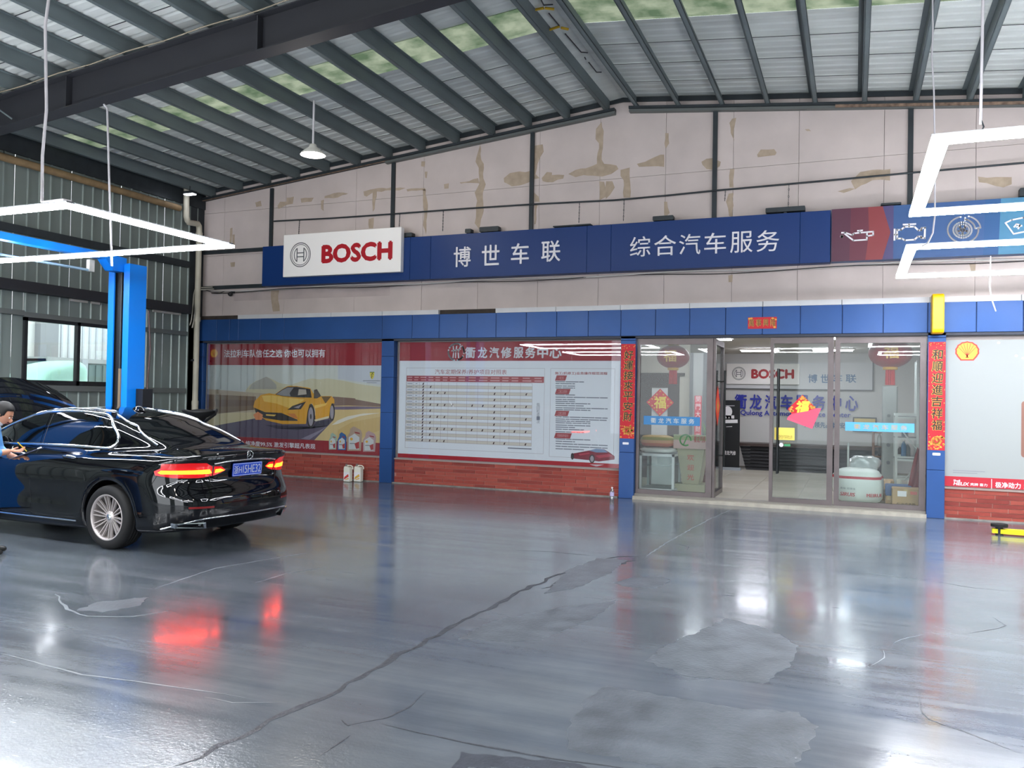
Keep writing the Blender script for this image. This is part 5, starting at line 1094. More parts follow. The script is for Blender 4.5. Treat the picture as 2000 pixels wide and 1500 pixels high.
c_ = W(1530, 869, -.018); o = tag(empty('round_sticker', (c_.x, -.018, c_.z)), 'small green and white sticker below the yellow notice', 'sticker'); mb = MB(); mb.add([(c_.x-.03+.032*math.cos(t), -.018, c_.z+.032*math.sin(t)) for t in np.linspace(0, 2*PI, 14)[:-1]], [list(range(13))]); build(mb, 'disc', letter_w, o); build(MB().box(c_.x+.01, c_.x+.10, -.0185, -.0165, c_.z-.018, c_.z+.018), 'green_tab', mat('tab_green', (60, 150, 100), .5), o)
# ---- goods behind the right pane
cR = crop(1630, 800, 7.14)
sk = lump((W(*cR(330, 1200), .55).x, .62, OZ), (.36, .30, .27), 11, 'woven_sack', striped('sack_white', [(214, 220, 216), (176, 40, 56), (214, 220, 216), (222, 226, 224)], [0, .70, .77, .9]), 'bulging white woven sack with red stripe behind the right office pane', 'sack', .05, 32)
Y = .55-.30; a, b = W(*cR(75, 1205), Y), W(*cR(285, 1205), Y); 
def on_sack(u, w, x0, x1, z0, z1):
    x = x0+(x1-x0)*u; z = z0+(z1-z0)*w; cx_ = W(*cR(330, 1200), .55).x; t = max(0, 1-((x-cx_)/.365)**2); return (x-sk.location.x, .62-.32*t**.42-.012-sk.location.y, z-sk.location.z)
letters('SIRUIS', 0, 0, 0, 0, 0, mat('print_red', (186, 52, 60), .5), sk, mapf=lambda u, w: on_sack(u, w, a.x, b.x, a.z, a.z+.055), bold=.03, shear=.2); letters('美瑞 润滑油', 0, 0, 0, 0, 0, grey, sk, mapf=lambda u, w: on_sack(u, w, a.x, b.x, a.z+.10, a.z+.13))
bx2 = W(*cR(450, 1190), Y).x; letters('MEIRUI', 0, 0, 0, 0, 0, mat('print_red', (186, 52, 60), .5), sk, mapf=lambda u, w: on_sack(u, w, bx2, bx2+.2, a.z+.0, a.z+.05), bold=.03)
lump((W(*cR(400, 900), .7).x, .75, OZ+.45), (.20, .16, .13), 15, 'clear_plastic_liner', glass('plastic_film', (215, 220, 220), .12, film=.45, filmc=(220, 224, 226)), 'crumpled clear plastic bag on top of the white sack', 'bag', .16, 22)
def carton(cx0, cx1, yt, yb, Y, d, lab, col=(176, 146, 108), label_=True, zbase=None):
    a, b = W(*cR(cx0, yt), Y), W(*cR(cx1, yb), Y); z0 = OZ if zbase is None else zbase; o = tag(empty('cardboard_box', ((a.x+b.x)/2, Y+d/2, z0)), lab, 'box')
    cm = mat('carton_%d_%d_%d' % col, col, .8, noise=.06, nscale=5); bevel(build(MB().box(a.x, b.x, Y, Y+d, z0, a.z), 'carton', cm, o), .006, 1); build(MB().box((a.x+b.x)/2-.025, (a.x+b.x)/2+.025, Y-.001, Y+d+.001, a.z-.06, a.z+.0015), 'tape', mat('packing_tape', (190, 166, 120), .3), o)
    return o, a, b, cm
o, a, b, cm = carton(805, 1180, 1100, 1400, .30, .31, 'brown carton with two labels nearest the right pane'); 
build(MB().box(a.x+.07, a.x+.19, .297, .2995, a.z-.11, a.z-.03), 'white_label', letter_w, o); build(MB().box(a.x+.24, a.x+.33, .297, .2995, a.z-.075, a.z-.03), 'red_label', mat('label_red', (206, 110, 96), .5), o)
letters('机油滤清器', a.x+.06, b.x-.05, a.z-.235, a.z-.20, .297, inkb, o); letters('轻拿轻放 保持干燥', a.x+.10, b.x-.08, a.z-.31, a.z-.285, .297, inkb, o)
build(MB().prism([(a.x+.0, .30, a.z+.001), (b.x, .30, a.z+.001), (b.x, .40, a.z+.02), (a.x, .40, a.z+.02)], (0, 0, .004)), 'flap', cm, o, fix=True)
o, a, b, cm = carton(710, 805, 1200, 1380, .62, .35, 'narrow brown carton between the sack and the labelled carton')
tag(build(MB().rbox(a.x, W(*cR(1080, 1030), .62).x, .63, .95, a.z+.002, a.z+.16, .02), 'blue_crate', mat('crate_blue', (60, 92, 140), .5)), 'blue plastic crate on the narrow carton', 'crate')
o, a, b, cm = carton(545, 830, 985, 1300, 1.05, .4, 'tall open brown carton standing behind the white sack')
build(MB().prism([(a.x, 1.05, a.z), (a.x+.25, 1.05, a.z), (a.x+.2, .85, a.z-.12), (a.x-.0, .85, a.z-.12)], (0, 0, .006)), 'flap', cm, o, fix=True)
o, a, b, cm = carton(1060, 1250, 1010, 1400, .85, .4, 'brown carton against the pier behind the red bag')
# white steel rack
Yr = 1.5; a, b = W(*cR(845, 60), Yr), W(*cR(1170, 985), Yr); ra = tag(empty('steel_rack', ((a.x+b.x)/2, Yr+.25, OZ)), 'white steel rack with diagonal braces behind the right pane', 'rack'); rw_ = mat('rack_white', (202, 208, 206), .4)
xr0, xr1 = a.x, b.x; zr = W(*cR(1150, -300), Yr).z
for x, yy, t in ((xr0+.02, Yr, a.z), (xr1-.02, Yr, 2.3), (xr0+.02, Yr+.5, a.z), (xr1-.02, Yr+.5, 2.3)): build(MB().box(x-.02, x+.02, yy-.02, yy+.02, OZ, t), 'upright', rw_, ra)
for py in (70, 115, 410, 665, 705, 970):
    z = W(*cR(1000, py), Yr).z
    for yy in (Yr, Yr+.5): build(MB().box(xr0, xr1, yy-.012, yy+.012, z-.015, z+.015), 'beam', rw_, ra)
    if py in (115, 410, 705): build(MB().box(xr0, xr1, Yr, Yr+.5, z+.015, z+.025), 'shelf', mat('shelf_grey', (120, 124, 126), .4), ra)
for p0, p1 in (((935, 285), (1140, 550)), ((975, 985), (1085, 855))): u0, u1 = W(*cR(*p0), Yr), W(*cR(*p1), Yr); build(MB().cyl((u0.x, Yr-.015, u0.z), (u1.x, Yr-.015, u1.z), .013, 6), 'brace', rw_, ra)
def bottle(x, y, z, r, h, m_, lab, grp=None, name='bottle', cap=None):
    o = tag(empty(name, (x, y, z)), lab, 'bottle', grp); mb = MB(); mb.lathe([(0, 0), (r*.95, 0), (r, h*.04), (r, h*.62), (r*.8, h*.74), (r*.34, h*.86), (r*.34, h*.94), (0, h*.94)], (x, y, z), 'z', 16); build(mb, 'body', m_, o)
    mb = MB(); mb.lathe([(r*.40, h*.90), (r*.40, h), (0, h)], (x, y, z), 'z', 12); build(mb, 'cap', cap or letter_w, o); return o
zs1 = W(*cR(1000, 705), Yr).z+.025; bottle(xr0+.14, Yr+.2, zs1, .04, .30, mat('bottle_blue', (60, 110, 150), .2), 'tall blue bottle on the middle shelf of the white rack')
bottle(xr1-.15, Yr+.25, zs1, .045, .24, mat('bottle_grey', (96, 104, 108), .3), 'grey bottle on the middle shelf of the white rack')
zs2 = W(*cR(1000, 410), Yr).z+.025; bottle(xr0+.16, Yr+.3, zs2, .05, .22, mat('bottle_teal', (50, 78, 96), .3), 'dark teal bottle on the upper shelf of the white rack')
for k, dx in enumerate((.06, .22)): tag(build(MB().lathe([(0, 0), (.035, 0), (.035, .32), (0, .32)], (xr0+dx, Yr-.15, OZ), 'z', 12), 'paper_tube', mat('tube_cream', (190, 190, 176), .6)), ['left cream tube standing in front of the white rack', 'right cream tube standing in front of the white rack'][k], 'tube')
# dark wooden shelf with bottles and a compressor behind
Yw = 3.2; a, b = W(*cR(545, 300), Yw), W(*cR(715, 960), Yw); o = tag(empty('wooden_shelf', ((a.x+b.x)/2, Yw+.15, OZ)), 'brown wooden shelf unit with bottles deep in the office', 'shelf'); ws_ = mat('shelf_brown', (110, 78, 60), .5)
for x in (a.x, b.x): build(MB().box(x-.02, x+.02, Yw, Yw+.3, OZ, a.z), 'side_panel', ws_, o)
shz = [OZ+.05, OZ+.45, W(*cR(600, 650), Yw).z, W(*cR(600, 510), Yw).z, a.z-.02]
for z in shz: build(MB().box(a.x, b.x, Yw, Yw+.3, z-.02, z), 'shelf_board', ws_, o)
for k in range(4): bottle(a.x+.10+k*.13, Yw+.12, shz[3], .035, .24, mat('bottle_pale', (190, 196, 190), .3), ['leftmost', 'second', 'third', 'rightmost'][k]+' pale bottle in the top row of the wooden shelf', 'bottles on the wooden shelf')
for k in range(3): bottle(a.x+.12+k*.16, Yw+.12, shz[2], .035, .2, mat('bottle_dark', (60, 54, 52), .3), ['left', 'middle', 'right'][k]+' dark bottle in the second row of the wooden shelf', 'dark bottles on the wooden shelf')
o = tag(empty('gas_cylinder', (b.x+.25, 2.4, OZ)), 'tall grey machine column between the wooden shelf and the white rack', 'machine'); xg = W(*cR(765, 600), 2.4).x; o.location.x = xg
build(MB().rbox(xg-.12, xg+.12, 2.35, 2.6, OZ, 1.9, .03, axis='z'), 'column', mat('machine_grey', (128, 132, 130), .4), o)
for z in (.6, .9, 1.15, 1.4): build(MB().cyl((xg-.02, 2.34, z), (xg-.02, 2.30, z), .03, 14), 'gauge', mat('gauge_grey', (90, 94, 96), .4), o)
# pole behind the sack
a, b = W(*cR(192, 465), .95), W(*cR(185, 910), .95); tag(build(MB().cyl((a.x, .95, OZ), (a.x, .95, a.z), .015, 8), 'white_pole', rw_), 'thin white pole standing behind the white sack', 'pole')
# red bag hanging on the rack's right post
a = W(*cR(1175, 540), .75); xb_ = a.x; P_ = []
for i in range(9):
    s_ = i/8; w_ = .02+.14*s_**.8; z = a.z-s_*.68; P_.append([(xb_-w_*(1-.1*s_)+.18*w_*math.sin(3*t_), .75+.03*math.sin(5*t_+4*s_), z+.02*math.sin(7*t_)) if False else (xb_-w_+2*w_*t_*.62, .75+.03*math.sin(9*t_+4*s_), z+.015*math.sin(7*t_)) for t_ in np.linspace(0, 1, 11)])
mb = MB(); mb.grid(P_); mb.grid([[(x, y+.012, z) for x, y, z in r] for r in P_]); bg_ = tag(build(mb, 'red_hanging_bag', mat('bag_dark_red', (130, 42, 46), .6)), 'dark red printed bag hanging at the right edge of the right pane', 'bag')
# ------------------------------------------------------------------ black saloon car
def smax(a, b, k): h = np.clip(.5+.5*(a-b)/k, 0, 1); return b*(1-h)+a*h+k*h*(1-h)
def smin(a, b, k): return -smax(-a, -b, k)
def interp(x, tab):
    """smooth (cubic Hermite) interpolation through table points"""
    xs = np.array([t[0] for t in tab], float); ys = np.array([t[1] for t in tab], float)
    m_ = np.gradient(ys, xs); x = np.clip(x, xs[0], xs[-1]); i = np.clip(np.searchsorted(xs, x)-1, 0, len(xs)-2)
    h = xs[i+1]-xs[i]; t = (x-xs[i])/h
    return (2*t**3-3*t**2+1)*ys[i]+(t**3-2*t**2+t)*h*m_[i]+(-2*t**3+3*t**2)*ys[i+1]+(t**3-t**2)*h*m_[i+1]
RAX, WB, WR = 1.13, 3.08, .338
def car_f(X, Y, Z):
    y = np.abs(Y)
    # lower body
    side = y-interp(Z, [(.10, .84), (.20, .875), (.32, .905), (.45, .918), (.60, .925), (.74, .928), (.84, .915), (.90, .890), (.97, .860), (1.05, .815), (1.2, .70)])
    side = side+.018*np.exp(-((Z-.50)/.10)**2)*np.clip((X-1.5)/.3, 0, 1)*np.clip((3.9-X)/.3, 0, 1)
    Xr = interp(Z, [(.10, .20), (.22, .12), (.32, .04), (.45, .0), (.58, .01), (.66, .05), (.74, .085), (.85, .095), (.94, .06), (1.0, .025), (1.06, .03), (1.2, .06)])
    Xr = Xr+.09*(y/.93)**2+.40*(y/.93)**7
    rear = Xr-X
    front = X-(5.08-.12*(y/.93)**2-.55*(y/.93)**5-.15*np.clip(Z-.6, 0, 1))
    top = Z-(interp(X, [(-.3, 1.03), (0, 1.045), (.25, 1.062), (.6, 1.075), (1.0, 1.07), (1.6, 1.05), (3.2, 1.03), (3.7, 1.005), (4.4, .94), (4.9, .86), (5.2, .75)])-.055*(y/.9)**2-.03*(y/.9)**6)
    bot = interp(X, [(-.2, .27), (.3, .23), (.8, .19), (1.6, .17), (3.8, .16), (4.6, .18), (5.2, .2)])-Z
    b = smax(side, top, .07); b = smax(b, rear, .035); b = smax(b, front, .10); b = smax(b, bot, .04)
    # shoulder line above the rear wheel
    # greenhouse
    XO, X = X, X+.45*np.clip((X-1.2)/1.8, 0, 1)
    zg = interp(X, [(.05, .86), (.35, 1.0), (.60, 1.105), (.9, 1.215), (1.2, 1.312), (1.6, 1.405), (2.0, 1.455), (2.4, 1.478), (2.8, 1.475), (3.15, 1.44), (3.45, 1.365), (3.75, 1.235), (4.05, 1.08), (4.3, .92)])-.045*(y/.6)**2
    yg = .815-.50*np.clip(Z-1.0, -.2, 1)-.10*np.clip(Z-1.25, 0, 1)-.20*np.clip((1.75-X)/1.2, 0, 1.2)**1.5-.10*np.clip((X-3.3)/.9, 0, 1)**2
    g = smax(y-yg, Z-zg, .06); g = smax(g, .85-Z, .02)
    X = XO
    f = smin(b, g, .045)
    # hood opening, wheel arches
    f = np.maximum(f, -np.maximum(np.maximum(3.52-X, y-.70), np.maximum(X-4.95, .80-Z)))
    for cx in (RAX, RAX+WB):
        d = np.sqrt((X-cx)**2+(Z-WR)**2)-.382
        f = smax(f, -np.maximum(d, .62-y), .012)
    return f
def iso_mesh(f, lo, hi, h):
    ax = [np.arange(lo[i], hi[i]+h, h) for i in range(3)]
    G = np.meshgrid(*ax, indexing='ij'); V = f(*G); S = V < 0; n = V.shape
    c = (n[0]-1, n[1]-1, n[2]-1); cnt = np.zeros(c); acc = np.zeros(c+(3,))
    def sl(o): return tuple(slice(o[i], o[i]+c[i]) for i in range(3))
    corners = [(i, j, k) for i in (0, 1) for j in (0, 1) for k in (0, 1)]
    for a in corners:
        for d in range(3):
            if a[d]: continue
            b = list(a); b[d] = 1; va, vb = V[sl(a)], V[sl(b)]; mk = (va < 0) != (vb < 0)
            t = np.where(mk, va/np.where(mk, va-vb, 1), 0)
            for q in range(3): acc[..., q] += mk*(a[q]+(t if q == d else 0))
            cnt += mk
    act = cnt > 0; idx = -np.ones(c, int); idx[act] = np.arange(act.sum())
    ii = np.argwhere(act); P = (ii+acc[act]/cnt[act][:, None])*h+np.array([a[0] for a in ax])
    quads = []
    for d in range(3):
        e, g = [(1, 2), (2, 0), (0, 1)][d]
        A = [slice(None)]*3; B = [slice(None)]*3; A[d] = slice(0, -1); B[d] = slice(1, None)
        ed = S[tuple(A)] != S[tuple(B)]
        I = np.argwhere(ed); I = I[(I[:, e] > 0) & (I[:, g] > 0) & (I[:, e] < n[e]-1) & (I[:, g] < n[g]-1)]
        ins = S[tuple(I.T)]
        def ix(de, dg): J = I.copy(); J[:, e] -= de; J[:, g] -= dg; return idx[tuple(J.T)]
        q = np.stack([ix(1, 1), ix(0, 1), ix(0, 0), ix(1, 0)], 1)
        q[~ins] = q[~ins][:, ::-1]; quads.append(q)
    Q = np.concatenate(quads)
    for _ in range(4):
        e = 1e-3; v0 = f(*P.T)
        gr = np.stack([f(P[:, 0]+e, P[:, 1], P[:, 2])-f(P[:, 0]-e, P[:, 1], P[:, 2]), f(P[:, 0], P[:, 1]+e, P[:, 2])-f(P[:, 0], P[:, 1]-e, P[:, 2]), f(P[:, 0], P[:, 1], P[:, 2]+e)-f(P[:, 0], P[:, 1], P[:, 2]-e)], 1)/(2*e)
        g2 = (gr**2).sum(1)+1e-9
        st = np.clip(v0/g2, -.3*h, .3*h)
        P = P-gr*st[:, None]*(np.abs(v0)/np.sqrt(g2) < .6*h)[:, None]
    return P, Q

paint = mat('black_car_paint', (7, 8, 12), .30, coat=1.0, spec=.0)
tint = mat('tinted_car_glass', (6, 8, 10), .03, spec=.6)
chrome = mat('chrome', (210, 214, 218), .12, metal=1)
rubber = mat('tyre_rubber', (20, 20, 21), .75)
alloy = mat('alloy_rim', (186, 178, 176), .42, metal=.5)
plastic = mat('black_plastic', (12, 12, 13), .4)
redlens = mat('red_tail_lens', (120, 4, 8), .08, coat=1)
litlens = mat('lit_red_lens', (140, 4, 8), .1, coat=1, emit=(255, 6, 16), es=.35)
def build_car():
    car = empty('saloon_car', (-6.85, -6.17, 0), math.radians(176.6)); car.scale = (.95, .95, .95)
    tag(car, 'black saloon car with lit red tail lights and raised bonnet', 'car')
    P, Q = iso_mesh(car_f, (-.06, -1.0, .10), (5.16, 1.0, 1.55), .0225)
    nb_ = np.zeros(len(P)); 
    for a in range(4): np.add.at(nb_, Q[:, a], 2)
    for it in range(8):                      # relax the mesh so that reflections run clean
        acc = np.zeros_like(P)
        for a in range(4): np.add.at(acc, Q[:, a], P[Q[:, (a+1) % 4]]+P[Q[:, (a+3) % 4]])
        P = P*.45+(acc/np.maximum(nb_, 1)[:, None])*.55
    P = P-np.array([RAX, 0, 0])
    me = bpy.data.meshes.new('body'); me.from_pydata(P.tolist(), [], Q.tolist()); me.materials.append(paint)
    me.polygons.foreach_set('use_smooth', [True]*len(Q)); me.update()
    body = bpy.data.objects.new('body', me); COL.objects.link(body); body.parent = car
    bvh = BVHTree.FromPolygons(P.tolist(), Q.tolist())
    def side(a, z, sgn=1):
        h = bvh.ray_cast(Vector((a-RAX, sgn*1.4, z)), Vector((0, -sgn, 0))); return h[0], h[1]
    def back(y, z):
        h = bvh.ray_cast(Vector((-2.5, y, z)), Vector((1, 0, 0))); return h[0], h[1]
    def top(a, y):
        h = bvh.ray_cast(Vector((a-RAX, y, 2.2)), Vector((0, 0, -1))); return h[0], h[1]
    def drape(poly, pf, off=.004, step=.04, mb=None, mi=0, rough=False):
        P2 = []
        n = len(poly)
        for i in range(n):
            a = Vector(poly[i]); b = Vector(poly[(i+1) % n]); k = max(1, int((b-a).length/step))
            P2 += [a.lerp(b, j/k) for j in range(k)]
        nb = len(P2); edges = [(i, (i+1) % nb) for i in range(nb)]
        xs = [p.x for p in P2]; ys = [p.y for p in P2]
        inner = []
        x = min(xs)+step/2
        while x < max(xs):
            y = min(ys)+step/2
            while y < max(ys):
                inside = False; j = nb-1
                for i in range(nb):
                    if (P2[i].y > y) != (P2[j].y > y) and x < (P2[j].x-P2[i].x)*(y-P2[i].y)/(P2[j].y-P2[i].y)+P2[i].x: inside = not inside
                    j = i
                if inside and min((p-Vector((x, y))).length for p in P2) > step*.4: inner.append(Vector((x, y)))
                y += step
            x += step
        r = delaunay_2d_cdt(P2+inner, edges, [list(range(nb))], 1, 1e-5)
        out = []
        for v in r[0]:
            h, nn = pf(v.x, v.y)
            out.append((h+nn*off) if h is not None else None)
        mb = mb or MB()
        fs = [f for f in r[2] if all(out[i] is not None for i in f)]
        ctr = [o if o is not None else Vector((0, 0, 0)) for o in out]
        f2 = []
        for f in fs:
            a, b, c = [ctr[i] for i in f[:3]]; nr = (b-a).cross(c-a); h, nn = pf(*((r[0][f[0]]+r[0][f[1]]+r[0][f[2]])/3))
            f2.append(f if (nn is None or nr.dot(nn) > 0) else f[::-1])
        mb.add(ctr, f2, mi, True)
        return mb
    def XM(p):
        a = p[0]; return (a-.45*min(1, max(0, (a-1.2)/2.25))+(.15 if a < 1.35 else (.07 if a < 1.55 else 0)), p[1])
    def line(pts, pf, w=.004, off=.001, step=.03, closed=False, smooth=4):
        out = []
        P_ = [Vector(p) for p in pts]
        if closed: P_.append(P_[0])
        for a, b in zip(P_, P_[1:]):
            k = max(1, int((b-a).length/step))
            for j in range(k):
                h, n_ = pf(*a.lerp(b, j/k))
                if h is not None: out.append(h+n_*off)
        h, n_ = pf(*P_[-1])
        if h is not None: out.append(h+n_*off)
        for _ in range(smooth):
            out = [out[0]]+[(out[i-1]+out[i]*2+out[i+1])/4 for i in range(1, len(out)-1)]+[out[-1]]
        return out
    # side glazing (X from the rear bumper, z)
    quarter = [(1.12, 1.045), (1.62, 1.05), (1.50, 1.33), (1.42, 1.315), (1.22, 1.235), (1.12, 1.13)]
    rdoor = [(1.67, 1.05), (2.62, 1.045), (2.72, 1.395), (2.45, 1.405), (2.1, 1.40), (1.8, 1.375), (1.56, 1.345)]
    fdoor = [(2.72, 1.045), (3.90, 1.025), (3.62, 1.19), (3.35, 1.295), (3.1, 1.362), (2.82, 1.392)]
    for sg in (1, -1):
        pf = lambda a, z: side(a, z, sg)
        for nm, pl in (('quarter_window', quarter), ('rear_door_window', rdoor), ('front_door_window', fdoor)):
            build(drape([XM(p) for p in pl], pf, .003), nm, tint, car, local=True)
        ring = [(3.98, 1.03), (2.7, 1.052), (1.7, 1.055), (1.14, 1.045), (1.085, 1.065), (1.075, 1.12), (1.14, 1.21), (1.30, 1.305), (1.5, 1.362), (1.8, 1.405), (2.15, 1.425), (2.5, 1.43), (2.85, 1.415), (3.15, 1.375), (3.45, 1.29), (3.75, 1.165), (3.98, 1.03)]
        mb = MB(); mb.tube(line([XM(p) for p in ring], pf, off=.003), .018, 6); build(mb, 'chrome_window_trim', chrome, car, local=True)
        mb = MB(); mb.tube(line([XM(p) if p[0] > 1.5 else p for p in [(4.0, 1.06), (3.75, 1.20), (3.45, 1.33), (3.1, 1.42), (2.7, 1.455), (2.3, 1.458), (1.9, 1.435), (1.5, 1.375), (1.2, 1.285), (.95, 1.18), (.75, 1.095)]], pf, off=.002), .014, 6)
        build(mb, 'roof_rail_strip', chrome, car, local=True)
        mb = MB()
        for pl in ([(1.50, .62), (1.55, .75), (1.66, .88), (1.68, 1.03)], [(1.50, .62), (1.56, .45), (1.62, .30), (2.68, .285), (2.68, 1.04)], [(2.68, .285), (3.75, .28), (3.86, .5), (3.90, .98)], [(2.67, 1.06), (2.77, 1.39)], [(.30, 1.0), (.42, .86), (.50, .70), (.55, .60)]):
            mb.tube(line([(p[0]-.45*min(1, max(0, (p[0]-1.2)/2.25)), p[1]) for p in pl], pf, off=-.001), .0035, 4)
        tag(build(mb, 'door_seams', plastic, car, local=True), kind='stuff')
        mb = MB(); mb.tube(line([(1.62, .262), (2.6, .255), (3.75, .255)], pf, off=.004), .011, 6); build(mb, 'chrome_sill_strip', chrome, car, local=True)
        for a in (1.68, 2.52):
            q = [pf(a+d, .935) for d in (0, .05, .11, .17, .22)]
            mb = MB(); mb.tube([h+n_*(.008 if i in (0, 4) else .035) for i, (h, n_) in enumerate(q)], [.008, .011, .012, .011, .008], 8)
            build(mb, 'door_handle', chrome, car, local=True)
        # mirror
        h, n_ = pf(3.20, 1.04)
        mb = MB(); c = h+n_*.13
        mb.lathe([(.0, -.06), (.045, -.055), (.085, -.03), (.10, .01), (.085, .045), (.0, .06)], (0, 0, 0), 'x', 14)
        mb.v = [(c.x+v[0]*1.1, c.y+v[1]*1.25, c.z+v[2]*.75+.03) for v in mb.v]
        mb.tube([h, h+n_*.07+Vector((0, 0, .01)), c], .018, 6); build(mb, 'door_mirror', paint, car, local=True)
    # rear screen, windscreen, sunroof
    rw = [(.80, -.50), (.80, .50), (1.05, .545), (1.30, .525), (1.50, .49), (1.55, 0), (1.50, -.49), (1.30, -.525), (1.05, -.545)]
    build(drape(rw, top, .003, .06), 'rear_window', tint, car, local=True)
    ws = [(2.87, -.50), (2.87, .50), (3.16, .58), (3.44, .64), (3.44, -.64), (3.16, -.58)]
    build(drape(ws, top, .003, .06), 'windscreen', tint, car, local=True)
    mb = MB(); mb.tube(line([(.60, -.60), (.52, -.3), (.50, 0), (.52, .3), (.60, .60)], top, off=-.001), .003, 4)
    mb.tube(line([(-.47, .90), (-.5, .80), (-.49, .70), (-.40, .655), (.40, .655), (.49, .70), (.5, .8), (.47, .9)], back, off=-.001), .0035, 4)
    build(mb, 'boot_lid_seam', plastic, car, local=True)
    mb = MB(); mb.lathe([(0, .05), (.02, .05), (.035, .035), (.06, 0)], (0, 0, 0), 'z', 10); h, _ = top(1.78, 0)
    mb.v = [(h.x+v[0]*2, h.y+v[1]*.6, h.z+v[2]) for v in mb.v]; build(mb, 'roof_aerial', paint, car, local=True)
    # tail lights
    for sg in (1, -1):
        pf = lambda y, z: back(sg*y, z)
        lens = [(.46, .80), (.60, .785), (.80, .79), (.885, .815), (.893, .90), (.86, .935), (.70, .945), (.55, .94), (.47, .90)]
        build(drape(lens, pf, .004, .03), 'tail_light', litlens, car, local=True)
        build(drape([(.30, .855), (.36, .825), (.45, .80), (.45, .90), (.36, .895)], pf, .004, .03), 'lid_tail_light', litlens, car, local=True)
        o = build(drape([(.47, .835), (.50, .825), (.862, .83), (.875, .845), (.862, .868), (.50, .872)], pf, .009, .02), 'lit_brake_strip', glow_red, car, local=True)
        o['label'] = 'glowing orange red brake light strip'
        o = build(drape([(.315, .853), (.37, .838), (.435, .832), (.435, .868), (.37, .872)], pf, .009, .02), 'lit_lid_strip', glow_red, car, local=True)
        o['label'] = 'glowing orange red light strip on the boot lid'
        build(drape([(.50, .475), (.74, .48), (.74, .50), (.50, .495)], pf, .004, .03), 'rear_reflector', redlens, car, local=True)
        # exhaust finisher
        def loop(y0, y1, z0, z1, dx, skew=.02):
            q = []
            for y, z in ((y0, z0), (y1, z0+skew), (y1+.01, z1), (y0+.02, z1-.004)):
                q.append((y, z))
            out = []
            for y, z in q:
                h, n_ = pf(min(y, .80), max(z, .30)); out.append(Vector((h.x+dx, sg*y, z)))
            return out
        o1 = loop(.56, .82, .265, .335, -.028); i1 = loop(.585, .795, .278, .322, -.030); i2 = loop(.585, .795, .278, .322, .05); o2 = loop(.56, .82, .265, .335, .06)
        mb = MB()
        for A, B in ((o1, i1), (i1, i2), (o2, o1)):
            mb.add(A+B, [(i, (i+1) % 4, 4+(i+1) % 4, 4+i) for i in range(4)])
        o = build(mb, 'exhaust_finisher', chrome, car, local=True)
        mb = MB(); mb.poly([v+Vector((-.004, 0, 0)) for v in i2]); build(mb, 'exhaust_opening', plastic, o, local=True)
    mb = MB(); mb.tube(line([(-.86, .27), (-.80, .315), (-.66, .362), (-.54, .372), (0, .372), (.54, .372), (.66, .362), (.80, .315), (.86, .27)], back, off=.002), .011, 6)
    build(mb, 'chrome_bumper_strip', chrome, car, local=True)
    mb = MB(); mb.tube(line([(-.46, .925), (-.3, .945), (0, .952), (.3, .945), (.46, .925)], back, off=.004), .012, 6); build(mb, 'chrome_lid_strip', chrome, car, local=True)
    # diffuser under the bumper
    # emblem
    def onback(u, v, off=.006):
        h, n_ = back(u, v); return h+n_*off
    mb = MB(); cy, cz, r = 0, .998, .042
    mb.tube([onback(cy+r*math.cos(t), cz+r*math.sin(t)) for t in [2*PI*k/24 for k in range(25)]], .0045, 6)
    for t in (90, 210, 330):
        t = math.radians(t); mb.tube([onback(cy, cz), onback(cy+r*math.cos(t), cz+r*math.sin(t))], [.006, .002], 5)
    build(mb, 'boot_emblem', chrome, car, local=True)
    # number plate: plate plane fixed on the lid, reading from behind: +Y is the car's left = viewer's left
    h, n_ = back(0, .845); px_ = min(back(y, z)[0].x for y in (-.2, 0, .2) for z in (.78, .9))-.014
    pl = tag(build(MB().rbox(-.22, .22, 0, .008, -.07, .07, .012), 'number_plate', mat('plate_blue', (30, 72, 190), .35), car, local=True), 'blue number plate with white characters')
    pl.rotation_euler = (math.radians(4), 0, -PI/2); pl.location = (px_, 0, .845)
    white = mat('plate_white', (235, 238, 242), .4)
    def plt(txt, a0, a1):
        return letters(txt, 0, 0, 0, 0, 0, white, pl, mapf=lambda u, w: (a0+(a1-a0)*u, -.0015, -.045+.09*w), bold=.012)
    plt('浙H', -.20, -.09); plt('·', -.072, -.062); plt('5HE32', -.045, .20)
    mb = MB(); ribbon(mb, [(-.212, -.062), (.212, -.062), (.212, .062), (-.212, .062)], .004, -.001, closed=True); build(mb, 'plate_border', white, pl, local=True)
    # script badge on the left of the lid
    def bdg(txt, y0, y1, z0, z1, nm):
        letters(txt, 0, 0, 0, 0, 0, chrome, car, name=nm, mapf=lambda u, w: tuple(onback(y0+(y1-y0)*u, z0+(z1-z0)*w, .004)))
    bdg('北京奔驰', .55, .36, .972, .998, 'maker_lettering')
    bdg('E 300 L', -.28, -.48, .69, .72, 'model_lettering') if False else None
